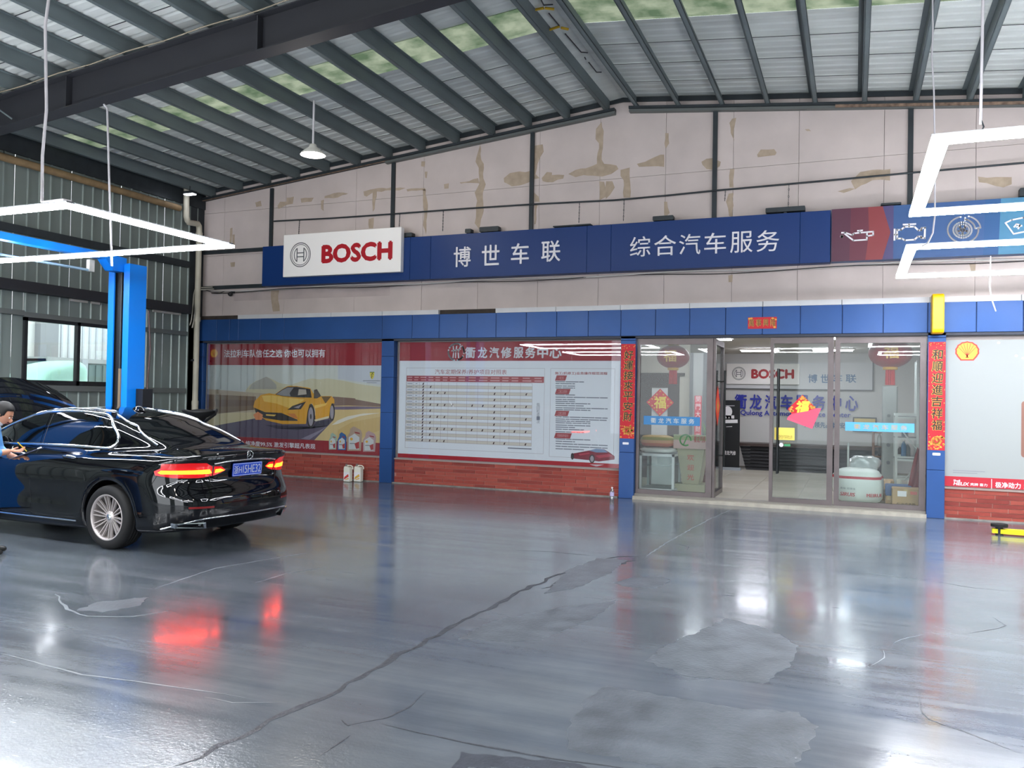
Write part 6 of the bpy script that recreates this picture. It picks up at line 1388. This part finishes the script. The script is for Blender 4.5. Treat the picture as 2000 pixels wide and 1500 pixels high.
    # wheels
    for cx in (0, WB):
        for sg in (1, -1):
            w = empty('wheel', (0, 0, 0)); w.parent = car; w.location = (cx, sg*.80, WR)
            T = MB(); hw = .122
            prof = [(.228, -hw+.012), (.25, -hw), (.29, -hw-.006), (.318, -hw+.006), (.333, -hw+.03), (WR, -hw+.06)]
            for g in (-.055, -.018, .018, .055): prof += [(WR, g-.006), (WR-.008, g-.004), (WR-.008, g+.004), (WR, g+.006)]
            prof += [(WR, hw-.06), (.333, hw-.03), (.318, hw-.006), (.29, hw+.006), (.25, hw), (.228, hw-.012)]
            T.lathe(prof, (0, 0, 0), 'y', 56); build(T, 'tyre', rubber, w, local=True)
            R_ = MB(); yo = sg*(hw-.006)
            R_.lathe([(.246, yo), (.240, yo+sg*.006), (.228, yo), (.222, yo-sg*.03), (.218, yo-sg*.16)], (0, 0, 0), 'y', 48)
            n = 20
            for k in range(n):
                a = 2*PI*k/n
                for da, rr in (((-.04, 0),) if k % 2 else ((.04, 0),)):
                    c0, c1 = a+da*.2, a+da*1.35
                    p = []
                    for (ang, r, dep) in ((c0, .055, .045), (c1*.4+c0*.6, .14, .030), (c1, .232, .012)):
                        wd_ = .0088
                        tx, tz = -math.sin(ang), math.cos(ang); X_, Z_ = r*math.cos(ang), r*math.sin(ang)
                        yy = yo-sg*dep
                        p.append([(X_-tx*wd_, yy-sg*.02, Z_-tz*wd_), (X_-tx*wd_*.6, yy, Z_-tz*wd_*.6), (X_+tx*wd_*.6, yy, Z_+tz*wd_*.6), (X_+tx*wd_, yy-sg*.02, Z_+tz*wd_)])
                    R_.grid(p, smooth=False)
            R_.lathe([(.0, yo-sg*.028), (.055, yo-sg*.032), (.066, yo-sg*.05), (.066, yo-sg*.09)], (0, 0, 0), 'y', 24)
            o = build(R_, 'rim', alloy, w, local=True)
            D = MB(); D.lathe([(0, yo-sg*.12), (.165, yo-sg*.12), (.165, yo-sg*.14)], (0, 0, 0), 'y', 28); D.lathe([(0, yo-sg*.15), (.22, yo-sg*.15)], (0, 0, 0), 'y', 28, mi=1)
            build(D, 'brake_disc', [mat('brake_steel', (70, 70, 72), .4, metal=1), plastic], o, local=True)
            C_ = MB(); C_.lathe([(0, yo-sg*.020), (.03, yo-sg*.022), (.035, yo-sg*.03)], (0, 0, 0), 'y', 20); build(C_, 'hub_cap', chrome, o, local=True)
    # raised bonnet: hinged at the windscreen base
    H = MB(); Pg = []
    ang = math.radians(44); hx, hz = 3.44-RAX, 1.03
    for th in (0, .022):
        rows = []
        for i in range(13):
            s_ = i/12; L = 1.12*s_; wdt = .78-.10*s_**2
            row = []
            for j in range(17):
                t = -1+2*j/16; crown = .10*(1-t*t)+.05*math.sin(PI*s_)
                edge = -.03*max(0, s_-.8)*5*.6
                lx = L-.14*s_*t*t; n0 = crown+edge-.06-th
                x = hx+lx*math.cos(ang)-n0*math.sin(ang); z = hz+lx*math.sin(ang)+n0*math.cos(ang)
                row.append((x, t*wdt, z))
            rows.append(row)
        Pg.append(rows)
        H.grid(rows if th == 0 else [r[::-1] for r in rows])
    a, b = Pg
    rim_a = a[0]+[r[-1] for r in a[1:]]+a[-1][::-1][1:]+[r[0] for r in a[::-1][1:]]
    rim_b = b[0]+[r[-1] for r in b[1:]]+b[-1][::-1][1:]+[r[0] for r in b[::-1][1:]]
    H.grid([rim_a, rim_b]); build(H, 'bonnet', paint, car, local=True, fix=True)
    build(MB().box(3.6-RAX, 4.85-RAX, -.66, .66, .5, .79), 'engine_cover', plastic, car, local=True)
    return car
glow_red = mat('lit_brake_lamp', (255, 40, 10), .4, emit=(255, 58, 8), es=20.0)
CAR = build_car()
# car under a mint cover, outside the left window
a_, cov_f = COVER
P, Q = iso_mesh(cov_f, (-16.4, a_.y-2.6, -.04), (-14.0, a_.y+2.6, 2.5), .08)
mb = MB(); mb.add(P.tolist(), Q.tolist(), 0, True)
tag(build(mb, 'covered_car', mat('mint_car_cover', (178, 220, 205), .55)), 'car under a pale mint green cover outside the left window', 'car')
# ------------------------------------------------------------------ THINGS IN THE HALL
led = mat('led_diffuser', (255, 255, 255), .5, emit=(244, 248, 255), es=LED_POWER); cordm = mat('cord_grey', (196, 192, 196), .6)
def led_frame(x0, x1, y0, y1, z, lab, w=.10, name='light_frame'):
    o = tag(empty(name, ((x0+x1)/2, (y0+y1)/2, z)), lab, 'light', 'rectangular frame lights')
    for q in ((x0, x1, y0, y0+w), (x0, x1, y1-w, y1), (x0, x0+w, y0+w, y1-w), (x1-w, x1, y0+w, y1-w)):
        g = lambda a, b: (a+(b-a-.075)/2, b-(b-a-.075)/2) if b-a < .2 else (a, b)
        (a, b), (c, d) = g(q[0], q[1]), g(q[2], q[3]); build(MB().box(a, b, c, d, z+.030, z+.048), 'housing', alu, o); build(MB().box(*q, z, z+.030), 'diffuser', led, o)
    return o
ZL = 3.2
led_frame(-10.8, -6.38, -8.02, -5.88, ZL, 'lit rectangular frame light above the black saloon car')
led_frame(.42, 4.82, -7.60, -5.38, ZL, 'nearer lit rectangular frame light, higher up at the right edge')
led_frame(.48, 4.88, -3.80, -1.58, ZL, 'farther lit rectangular frame light, lower at the right edge')
for x, y, lab in ((-8.5, -14.5, 'added frame light, unseen behind the camera on the left'), (-2.9, -17.5, 'added frame light, unseen behind the camera in the middle'), (2.6, -14.5, 'added frame light, unseen behind the camera on the right'), (-8.5, -19.0, 'added frame light, unseen far behind on the left'), (3.0, -19.5, 'added frame light, unseen far behind on the right')):
    led_frame(x-2.2, x+2.2, y-1.1, y+1.1, ZL+.2, lab)  # unseen frame lights added behind the camera to light the hall
a = F(82, 394, ZL+.06)
def cord(pts, r, lab): return tag(build(MB().tube(pts, r, 6), 'lamp_cord', cordm), lab, 'cord')
tp = Vector((a.x, a.y, rz(a.x, 6.3)))
cord([tp, tp.lerp(a, .3)+Vector((.03, 0, 0)), tp.lerp(a, .42)+Vector((-.02, 0, 0)), tp.lerp(a, .7)+Vector((.025, 0, 0)), tp.lerp(a, .85)+Vector((-.01, 0, 0)), a, a+Vector((.25, .0, .0)), F(140, 394, ZL+.05)], .013, 'wavy white cord hanging to the near corner of the left frame light')
a = F(219, 506, ZL+.05); a = Vector((a.x, -5.6, ZL+.06)); a = W(219, 495, -5.95); tp = W(203, 204, -5.45)
cord([tp, tp+Vector((.06, 0, -.06)), tp.lerp(a, .5)+Vector((.02, 0, 0)), a+Vector((0, 0, -.15)), W(219, 512, -5.5)], .013, 'grey cord dropping from the roof beam to the far side of the left frame light')
a = F(1915, 248, ZL+.05); a = Vector((a.x, -5.5, a.z)); a = W(1915, 248, -6.6); tp = Vector((a.x-.02, -6.6, 5.7)); cord([tp, tp.lerp(a, .5)+Vector((.02, 0, 0)), a+Vector((0, 0, .02))], .010, 'short white cord with hook above the nearer right frame light')
mb = MB(); mb.tube([a+Vector((0, 0, .06)), a+Vector((.02, 0, 0)), a+Vector((-.005, 0, -.06)), a+Vector((-.03, 0, -.03))], .006, 5); tag(build(mb, 'cord_hook', steel_dark), 'small dark hook at the end of the short white cord', 'hook')
Yc_ = -3.9; pts = [W(x, y, Yc_) for x, y in ((1820, -120), (1822, 60), (1820, 110), (1824, 180), (1826, 300), (1826, 420), (1822, 455), (1812, 475), (1800, 481))]
cord(pts, .008, 'long thin white cord looping down to the farther right frame light')
cord([W(1935, 500, -1.5), W(1933, 560, -1.5), W(1937, 585, -1.5), W(1945, 608, -1.5)], .007, 'loose thin white cord end hanging below the farther right frame light')
# bell lamps
def bell_lamp(c_, lab, watts=BELL_W):
    o = tag(empty('bell_lamp', tuple(c_)), lab, 'lamp')
    mb = MB(); mb.lathe([(.185, 0), (.17, .03), (.12, .07), (.06, .12), (.045, .16), (0, .17)], tuple(c_), 'z', 28); mb.lathe([(.18, .002), (.165, .028), (.115, .065), (.055, .115), (0, .12)], tuple(c_), 'z', 28); build(mb, 'shade', mat('lamp_shade_white', (230, 226, 220), .4), o)
    mb = MB(); mb.lathe([(0, .0), (.06, .006), (.09, .02), (.09, .04), (.05, .09), (0, .10)], tuple(c_), 'z', 20); build(mb, 'bulb', mat('warm_bulb', (255, 250, 235), .5, emit=(255, 248, 228), es=40), o)
    build(MB().cyl((c_[0], c_[1], c_[2]+.16), (c_[0], c_[1], rz(c_[0], 6.34)), .016, 8), 'stem', cordm, o)
    ld = bpy.data.lights.new('bulb_light', 'POINT'); ld.energy = watts; ld.color = (1, .93, .84); ld.shadow_soft_size = .08
    l_ = bpy.data.objects.new('bulb_light', ld); COL.objects.link(l_); l_.parent = o; l_.location = (0, 0, -.09)
c_ = W(611, 303, -3.0); bell_lamp(c_, 'glowing white bell pendant lamp under the roof left of centre', 25)
for x, nx in ((-9.0, 'left'), (-3.0, 'middle'), (3.5, 'right')):  # unseen bell lamps added behind the camera to brighten the walls
    for y, ny in ((-12.2, 'nearest behind the camera'), (-16.4, 'halfway down the hall'), (-20.8, 'by the open doors')): bell_lamp(Vector((x, y, 5.0)), 'added bell pendant lamp out of view, %s row, %s' % (nx, ny))
# small flood in the corner
a = LX(371, 379, XL+.45); o = tag(empty('corner_light', tuple(a)), 'small lit white light high in the left corner under the roof', 'light'); build(MB().box(a.x-.12, a.x+.12, a.y-.06, a.y+.06, a.z, a.z+.05), 'housing', steel_dark, o); build(MB().box(a.x-.11, a.x+.11, a.y-.05, a.y+.05, a.z-.015, a.z), 'lit_face', mat('corner_led', (255, 255, 255), .5, emit=(235, 240, 255), es=14), o)
build(MB().cyl((a.x, a.y, a.z+.05), (a.x, a.y, rz(a.x, 6.36)), .012, 6), 'bracket', steel_dark, o)
# ---- two-post lift
lx, ly = -9.62, -4.50; lb_ = mat('lift_blue', (0, 122, 226), .35, coat=.3); lk = mat('lift_dark', (22, 24, 28), .5)
lf = tag(empty('car_lift', (lx, ly, 0)), 'tall bright blue two-post car lift standing behind the black saloon', 'lift')
for yy, s_ in ((ly, -1), (-7.30, 1)):
    # C-section post, open towards the car
    w_, d_, H_ = .20, .30, 3.38; f = s_
    q = [(lx-w_, yy+f*.0), (lx-w_, yy-f*d_), (lx+w_, yy-f*d_), (lx+w_, yy+f*.0), (lx+.09, yy+f*.0), (lx+.09, yy-f*.02), (lx+w_-.02, yy-f*.02), (lx+w_-.02, yy-f*(d_-.02)), (lx-w_+.02, yy-f*(d_-.02)), (lx-w_+.02, yy-f*.02), (lx-.09, yy-f*.02), (lx-.09, yy+f*.0)]
    build(MB().prism([(x, y, 0) for x, y in q], (0, 0, H_)), 'post', lb_, lf, fix=True)
    build(MB().box(lx-.17, lx+.17, yy-f*.05, yy-f*(d_-.03), .1, 3.30), 'inner_track', lk, lf); build(MB().cyl((lx+.02, yy-f*.03, .1), (lx+.02, yy-f*.03, 3.3), .014, 8), 'lift_cable', steel_dark, lf)
    build(MB().box(lx-.26, lx+.26, yy-f*(d_+.1), yy+f*.12, 0, .02), 'base_plate', lk, lf)
    build(MB().box(lx-.15, lx+.15, yy-f*.02, yy+f*.06, .14, .9), 'carriage', lk, lf)
    for ax_ in (-1, 1): build(MB().prism([(lx+ax_*.05, yy+f*.02, .14), (lx+ax_*.75, yy+f*.25, .14), (lx+ax_*.75, yy+f*.35, .14), (lx+ax_*.05, yy+f*.14, .14)], (0, 0, .06)), 'lift_arm', lk, lf, fix=True)
y0_, y1_ = -7.30+.05, ly-.05; zc = 3.40
build(MB().box(lx-.07, lx+.07, y0_+.2, y1_-.25, zc+.0, zc+.09), 'crossbeam', lb_, lf)
for yy, s_ in ((ly, -1), (-7.30, 1)):
    ye = y1_-.25 if s_ < 0 else y0_+.2; yp_ = yy+.05 if s_ < 0 else yy-.05
    build(MB().prism([(lx-.08, ye, zc-.0), (lx-.08, ye, zc+.09), (lx-.08, yp_, zc+.06), (lx-.08, yp_, zc-.14), (lx-.08, yp_+s_*.22, zc-.14)], (.16, 0, 0)), 'crossbeam_bracket', lb_, lf, fix=True)
build(MB().cyl((lx-.0, -4.95, 3.22), (lx-.0, -6.9, 3.22), .018, 8), 'limit_bar', mat('bar_pale_blue', (150, 180, 200), .4), lf); build(MB().box(lx-.03, lx+.03, -5.02, -4.94, 3.2, 3.36), 'limit_switch', mat('switch_grey', (190, 190, 186), .5), lf)
build(MB().tube([(lx+.22, ly+.33, 2.75), (lx+.24, ly+.36, 2.2), (lx+.22, ly+.34, 1.7), (lx+.24, ly+.35, 1.2)], .012, 6), 'hose', mat('hose_brown', (70, 52, 50), .5), lf)
build(MB().box(lx+.21, lx+.34, ly+.15, ly+.33, 1.30, 1.62), 'power_unit', lk, lf); build(MB().box(lx+.05, lx+.09, ly-.02, ly+.03, .9, 1.9), 'safety_rod', mat('rod_brass', (120, 104, 84), .5), lf)
# ---- oil drainer behind the car
YD = -4.1; c_ = W(390, 801, YD); o = tag(empty('oil_drainer', (c_.x, c_.y, 0)), 'black oil drainer funnel on a pole, just visible above the saloon boot', 'drainer')
mb = MB(); P_ = []
for i, (r, h) in enumerate(((.05, -.16), (.10, -.10), (.25, -.03), (.265, .0), (.25, .0), (.10, -.06), (0, -.08))): P_.append([(c_.x+r*math.cos(2*PI*k/24)*1.0, c_.y+r*math.sin(2*PI*k/24)*.8, c_.z+h+.012*math.cos(2*PI*k/8)) for k in range(24)])
mb.grid(P_, closed=True); build(mb, 'funnel', rubber, o); build(MB().cyl((c_.x, c_.y, .5), (c_.x, c_.y, c_.z-.1), .025, 10), 'pole', steel_dark, o)
build(MB().tube([(c_.x+.2, c_.y, c_.z-.01), (c_.x+.30, c_.y, c_.z+.01), (c_.x+.28, c_.y, c_.z-.05), (c_.x+.1, c_.y, c_.z-.16)], .018, 8), 'handle', plastic, o)
build(MB().lathe([(0, .1), (.2, .1), (.22, .14), (.22, .5), (.18, .55), (0, .56)], (c_.x, c_.y, 0), 'z', 20), 'tank', plastic, o)
for k in range(4): t = PI/4+k*PI/2; build(MB().cyl((c_.x+.2*math.cos(t)-.02, c_.y+.2*math.sin(t), .05), (c_.x+.2*math.cos(t)+.02, c_.y+.2*math.sin(t), .05), .05, 12), 'caster', rubber, o)
# ---- jugs
def jug(px0, px1, lab, accent):
    Y = -.24; a, b = W(px0, 941, Y), W(px1, 941, Y); a = F(px0, 941, 0); b = F(px1, 941, 0); Y = (a.y+b.y)/2+.02; x0, x1 = a.x, b.x; h = .285; w_ = x1-x0; z0 = .004
    o = tag(empty('oil_jug', ((x0+x1)/2, Y, z0)), lab, 'jug'); m_ = mat('jug_white', (224, 222, 208), .35); d = .10
    body = [(x0, 0), (x1, 0), (x1, .62*h), (x1-.02*w_, .80*h), (x1-.12*w_, .92*h), (x1-.55*w_, .95*h), (x1-.62*w_, h*.98), (x0+.10*w_, h*.98), (x0, .86*h)]
    bevel(build(MB().prism([(x, Y-d/2, z0+z) for x, z in body], (0, d, 0)), 'body', m_, o, fix=True), .012, 3)
    hx = x1-.32*w_; build(MB().tube([(hx-.05, Y, z0+.93*h), (hx-.03, Y, z0+1.03*h), (hx+.04, Y, z0+1.03*h), (hx+.075, Y, z0+.95*h), (hx+.08, Y, z0+.80*h)], .011, 8), 'handle', m_, o)
    build(MB().cyl((x0+.24*w_, Y, z0+.97*h), (x0+.24*w_, Y, z0+1.10*h), .022, 14), 'cap', mat('cap_grey', (120, 116, 110), .4), o)
    lab_ = build(MB().box(x0+.06*w_, x1-.06*w_, Y-d/2-.002, Y-d/2, z0+.08*h, z0+.6*h), 'paper_label', letter_w, o)
    build(MB().poly([(x0+.1*w_, Y-d/2-.003, z0+.12*h), (x1-.1*w_, Y-d/2-.003, z0+.34*h), (x1-.2*w_, Y-d/2-.003, z0+.5*h), (x0+.2*w_, Y-d/2-.003, z0+.30*h)]), 'label_flash', accent, lab_)
    build(MB().poly([(x0+.3*w_, Y-d/2-.0035, z0+.10*h), (x1-.1*w_, Y-d/2-.0035, z0+.18*h), (x1-.12*w_, Y-d/2-.0035, z0+.26*h), (x0+.35*w_, Y-d/2-.0035, z0+.16*h)]), 'label_flash', mat('flash_gold', (214, 170, 70), .5), lab_)
jug(669.5, 686.5, 'left white plastic oil jug by the brick plinth, red flash on label', mat('flash_red', (200, 60, 50), .5)); jug(689.5, 708, 'right white plastic oil jug by the brick plinth, golden flash on label', mat('flash_gold', (214, 170, 70), .5))
# ---- water bottle
a = F(1195, 978, 0); o = tag(empty('water_bottle', (a.x, a.y, 0)), 'small clear water bottle with lilac label standing by the middle pier', 'bottle')
mb = MB(); mb.lathe([(0, .002), (.030, .002), (.033, .01), (.033, .06), (.030, .065), (.033, .07), (.033, .14), (.028, .16), (.013, .185), (.013, .20), (0, .20)], (a.x, a.y, 0), 'z', 18); build(mb, 'bottle_body', glass('clear_plastic', (226, 230, 240), .14, film=.12), o)
mb = MB(); mb.lathe([(.034, .075), (.034, .135)], (a.x, a.y, 0), 'z', 18); build(mb, 'label', mat('label_lilac', (176, 168, 206), .5), o); mb = MB(); mb.lathe([(.015, .195), (.015, .215), (0, .215)], (a.x, a.y, 0), 'z', 12); build(mb, 'cap', letter_w, o)
# ---- yellow lift arm on the floor, right edge
a = F(1943, 1044, .0); o = tag(empty('yellow_lift_arm', (a.x, a.y, 0)), 'yellow lift arm with black rubber pad lying on the floor at right', 'lift arm'); ym = mat('arm_yellow', (232, 222, 20), .4)
build(MB().prism([(a.x-.03, a.y-.02, .02), (a.x+.16, a.y-.05, .02), (a.x+1.6, a.y-.12, .02), (a.x+1.6, a.y+.10, .02), (a.x+.16, a.y+.06, .02), (a.x-.03, a.y+.05, .02)], (0, 0, .055)), 'arm', ym, o, fix=True)
build(MB().box(a.x+.35, a.x+2.3, a.y-.09, a.y+.07, .0, .105), 'sleeve', ym, o); build(MB().cyl((a.x+.05, a.y+.01, 0), (a.x+.05, a.y+.01, .10), .045, 16), 'pad_stem', lk, o); build(MB().cyl((a.x+.05, a.y+.01, .10), (a.x+.05, a.y+.01, .135), .095, 22), 'rubber_pad', rubber, o)
# ---- mechanic
def skin_mesh(name, verts, edges, radii, m_, par, loc=(0, 0, 0), sub=2, root=0):
    me = bpy.data.meshes.new(name); me.from_pydata(verts, edges, []); ob = bpy.data.objects.new(name, me); COL.objects.link(ob)
    sk_ = ob.modifiers.new('s', 'SKIN'); sk_.use_smooth_shade = True; sk_.branch_smoothing = .6
    for i, r in enumerate(radii):
        v = me.skin_vertices[0].data[i]; v.radius = (r, r) if not isinstance(r, tuple) else r; v.use_root = i == root
    sb = ob.modifiers.new('u', 'SUBSURF'); sb.levels = sub; sb.render_levels = sub
    dg = bpy.context.evaluated_depsgraph_get(); m2 = bpy.data.meshes.new_from_object(ob.evaluated_get(dg)); bpy.data.objects.remove(ob); bpy.data.meshes.remove(me)
    m2.name = name; m2.materials.clear(); m2.materials.append(m_); m2.polygons.foreach_set('use_smooth', [True]*len(m2.polygons))
    o = bpy.data.objects.new(name, m2); COL.objects.link(o); o.parent = par; return o
def person():
    # stands by the driver's door facing the car: local +y = facing direction, +x = his right
    P0 = Vector((-7.64, -7.78, 0)); TH = math.radians(-45); SP = .90
    o = tag(empty('person', tuple(P0), TH), 'person in light blue work shirt and blue trousers writing on a clipboard beside the saloon', 'person'); o.scale = (SP, SP, SP)
    skin = mat('skin', (196, 140, 112), .5); shirt = mat('shirt_blue', (92, 150, 206), .7, noise=.12, nscale=5, bump=.3, bscale=9); trou = mat('trousers_blue', (52, 92, 148), .75); hair = mat('hair_black', (20, 18, 18), .6)
    # continuous body: pelvis root
    v = [(0, 0, .90), (0, 0, 1.02), (0, .01, 1.18), (0, .03, 1.32), (0, .07, 1.39), (0, .10, 1.44),          # spine 0-5
         (.09, 0, .84), (.11, .02, .48), (.12, -.01, .10), (.12, .10, .045),                               # right leg 6-9
         (-.09, 0, .84), (-.11, .02, .48), (-.12, -.01, .10), (-.12, .10, .045),                          # left leg 10-13
         (.17, .03, 1.34), (.25, .05, 1.09), (.11, .20, 1.10), (.08, .235, 1.115),                              # right arm 14-17
         (-.17, .03, 1.34), (-.26, .06, 1.10), (-.11, .24, 1.03), (-.06, .275, 1.03)]                         # left arm
    e = [(0, 1), (1, 2), (2, 3), (3, 4), (4, 5), (0, 6), (6, 7), (7, 8), (8, 9), (0, 10), (10, 11), (11, 12), (12, 13), (3, 14), (14, 15), (15, 16), (16, 17), (3, 18), (18, 19), (19, 20), (20, 21)]
    r = [(.15, .11), (.145, .105), (.15, .11), (.155, .105), .062, .052, .095, .066, .042, .04, .095, .066, .042, .04, .07, .05, .034, .028, .07, .05, .034, .028]
    skin_mesh('body', v, e, r, skin, o)
    skin_mesh('shirt', [v[i] for i in (0, 1, 2, 3, 4, 14, 15, 18, 19)]+[(.135, .165, 1.10), (-.135, .20, 1.045)], [(0, 1), (1, 2), (2, 3), (3, 4), (3, 5), (5, 6), (6, 9), (3, 7), (7, 8), (8, 10)], [(.168, .128), (.160, .122), (.168, .128), (.172, .125), .075, .085, .066, .085, .066, .05, .05], shirt, o)
    skin_mesh('trousers', [(0, 0, .93), (0, 0, .88), v[6], v[7], (.12, -.01, .08), v[10], v[11], (-.12, -.01, .08)], [(0, 1), (1, 2), (2, 3), (3, 4), (1, 5), (5, 6), (6, 7)], [(.165, .125), (.16, .12), .108, .084, .068, .108, .084, .068], trou, o)
    # head, tilted down
    head = empty('head', (0, 0, 0)); head.parent = o; head.location = (0, .13, 1.475); head.rotation_euler = (math.radians(-28), 0, math.radians(-14))
    def ellips(c, s, n=20, k=14, fn=None):
        P_ = []
        for i in range(k+1):
            a = -PI/2+PI*i/k; P_.append([(lambda p: fn(*p) if fn else p)((c[0]+s[0]*math.cos(a)*math.cos(2*PI*j/n), c[1]+s[1]*math.cos(a)*math.sin(2*PI*j/n), c[2]+s[2]*math.sin(a))) for j in range(n)])
        return P_
    def face(x, y, z):
        t = max(0, (.02-z)/.14); return (x*(1-.28*t), y*(1-.10*t)+.012*t, z)
    mb = MB(); mb.grid(ellips((0, 0, .03), (.078, .098, .12), fn=face), closed=True); mb.grid(ellips((0, .102, .0), (.014, .020, .024)), closed=True)
    for s_ in (-1, 1): mb.grid(ellips((s_*.079, -.005, .01), (.012, .02, .032)), closed=True)
    build(mb, 'face', skin, head, local=True)
    mb = MB(); mb.grid(ellips((0, -.008, .060), (.086, .108, .106), fn=lambda x, y, z: (x*1.02, y*1.0 if z > .085 else min(y, .045), z)), closed=True); mb.grid(ellips((0, -.045, .01), (.081, .066, .085)), closed=True); build(mb, 'hair', hair, head, local=True)
    for s_ in (-1, 1):
        mb = MB(); mb.grid(ellips((s_*.031, .090, .028), (.013, .008, .008), 10, 6), closed=True); build(mb, 'eye', mat('eye_white', (220, 214, 208), .3), head, local=True)
        mb = MB(); mb.tube([(s_*.014, .096, .050), (s_*.032, .096, .054), (s_*.048, .088, .049)], .0035, 5); build(mb, 'eyebrow', hair, head, local=True)
    mb = MB(); mb.tube([(-.022, .088, -.038), (0, .096, -.036), (.022, .088, -.038)], .0045, 6); build(mb, 'mouth', mat('lips', (150, 84, 78), .5), head, local=True)
    mb = MB(); mb.lathe([(.066, 0), (.078, .02), (.070, .05), (.060, .052)], (0, .075, 1.375), 'z', 18); build(mb, 'collar', mat('collar_white', (214, 222, 232), .6), o, local=True)
    # hands
    def hand(c, d, side, nm, curl=.6):
        """c wrist, d direction of the palm, side = sideways axis"""
        d = Vector(d).normalized(); s_ = Vector(side).normalized(); n_ = d.cross(s_); c = Vector(c)
        H = MB(); pw = .040; 
        rows = []
        for i in range(6):
            t = i/5; w_ = (.026+.016*min(1, t*1.6)); th = .014-.003*t; p = c+d*(.085*t)
            rows.append([p+s_*(w_*math.cos(a))+n_*(th*math.sin(a)) for a in [2*PI*j/12 for j in range(12)]])
        H.grid(rows, closed=True); H.add(rows[-1], [list(range(12))])
        for k, (L, off_) in enumerate(((.070, .031), (.080, .011), (.074, -.010), (.058, -.030))):
            p = c+d*.080+s_*off_; dd = d.copy(); pts = [p-d*.01]
            for j in range(3):
                ang_ = curl*(.45+.3*j); dd = (dd*math.cos(ang_)+n_*math.sin(ang_)).normalized(); p = p+dd*(L/3); pts.append(p)
            H.tube(pts, [.0095, .0092, .0085, .0070], 8)
        p = c+d*.02+s_*.026; H.tube([p, p+s_*.024+d*.022+n_*.006, p+s_*.030+d*.045+n_*.018, p+s_*.024+d*.062+n_*.028], [.012, .011, .0095, .008], 8)
        o_ = build(H, nm, skin, o, local=True, fix=True); return o_
    hand((.085, .23, 1.115), (-.35, .8, -.12), (-.9, -.3, .2), 'hand', .75); hand((-.065, .27, 1.03), (.5, .8, .10), (.8, -.5, .1), 'hand', .5)
    # shoes
    for s_ in (-1, 1):
        mb = MB(); mb.grid([[(s_*.12+w_*math.cos(a), y_, max(0.0, .045+h_*math.sin(a))) for a in [2*PI*j/14 for j in range(14)]] for y_, w_, h_ in ((-.09, .01, .01), (-.08, .040, .045), (-.02, .046, .062), (.06, .050, .050), (.13, .048, .040), (.18, .030, .025), (.195, .008, .008))], closed=True)
        build(mb, 'shoe', plastic, o, local=True)
    # the clipboard is its own thing
    M_ = Matrix.Translation(P0)@Matrix.Rotation(TH, 4, 'Z')@Matrix.Scale(SP, 4); cbm = M_@Vector((.0, .37, 1.075))
    cb_ = tag(empty('clipboard', tuple(cbm), TH), 'dark blue clipboard with paper held by the person in blue', 'clipboard'); cb_.rotation_euler = (math.radians(22), 0, TH-.1); cb_.scale = (SP, SP, SP)
    build(MB().rbox(-.12, .12, -.15, .15, -.003, .003, .012, axis='z'), 'board', mat('clipboard_navy', (34, 38, 66), .4), cb_, local=True); build(MB().box(-.105, .105, -.14, .13, .003, .0045), 'paper', mat('paper_lilac', (150, 156, 190), .6), cb_, local=True); build(MB().box(-.035, .035, .125, .152, .003, .014), 'clip', chrome, cb_, local=True)
    a = M_@Vector((.045, .34, 1.13)); b = M_@Vector((.01, .375, 1.10)); c = M_@Vector((.085, .30, 1.20)); tag(build(MB().cyl(tuple(b), tuple(c), .005, 8), 'pen', mat('pen_yellow', (220, 190, 50), .4)), 'yellow pen in the right hand of the person in blue', 'pen')
person()
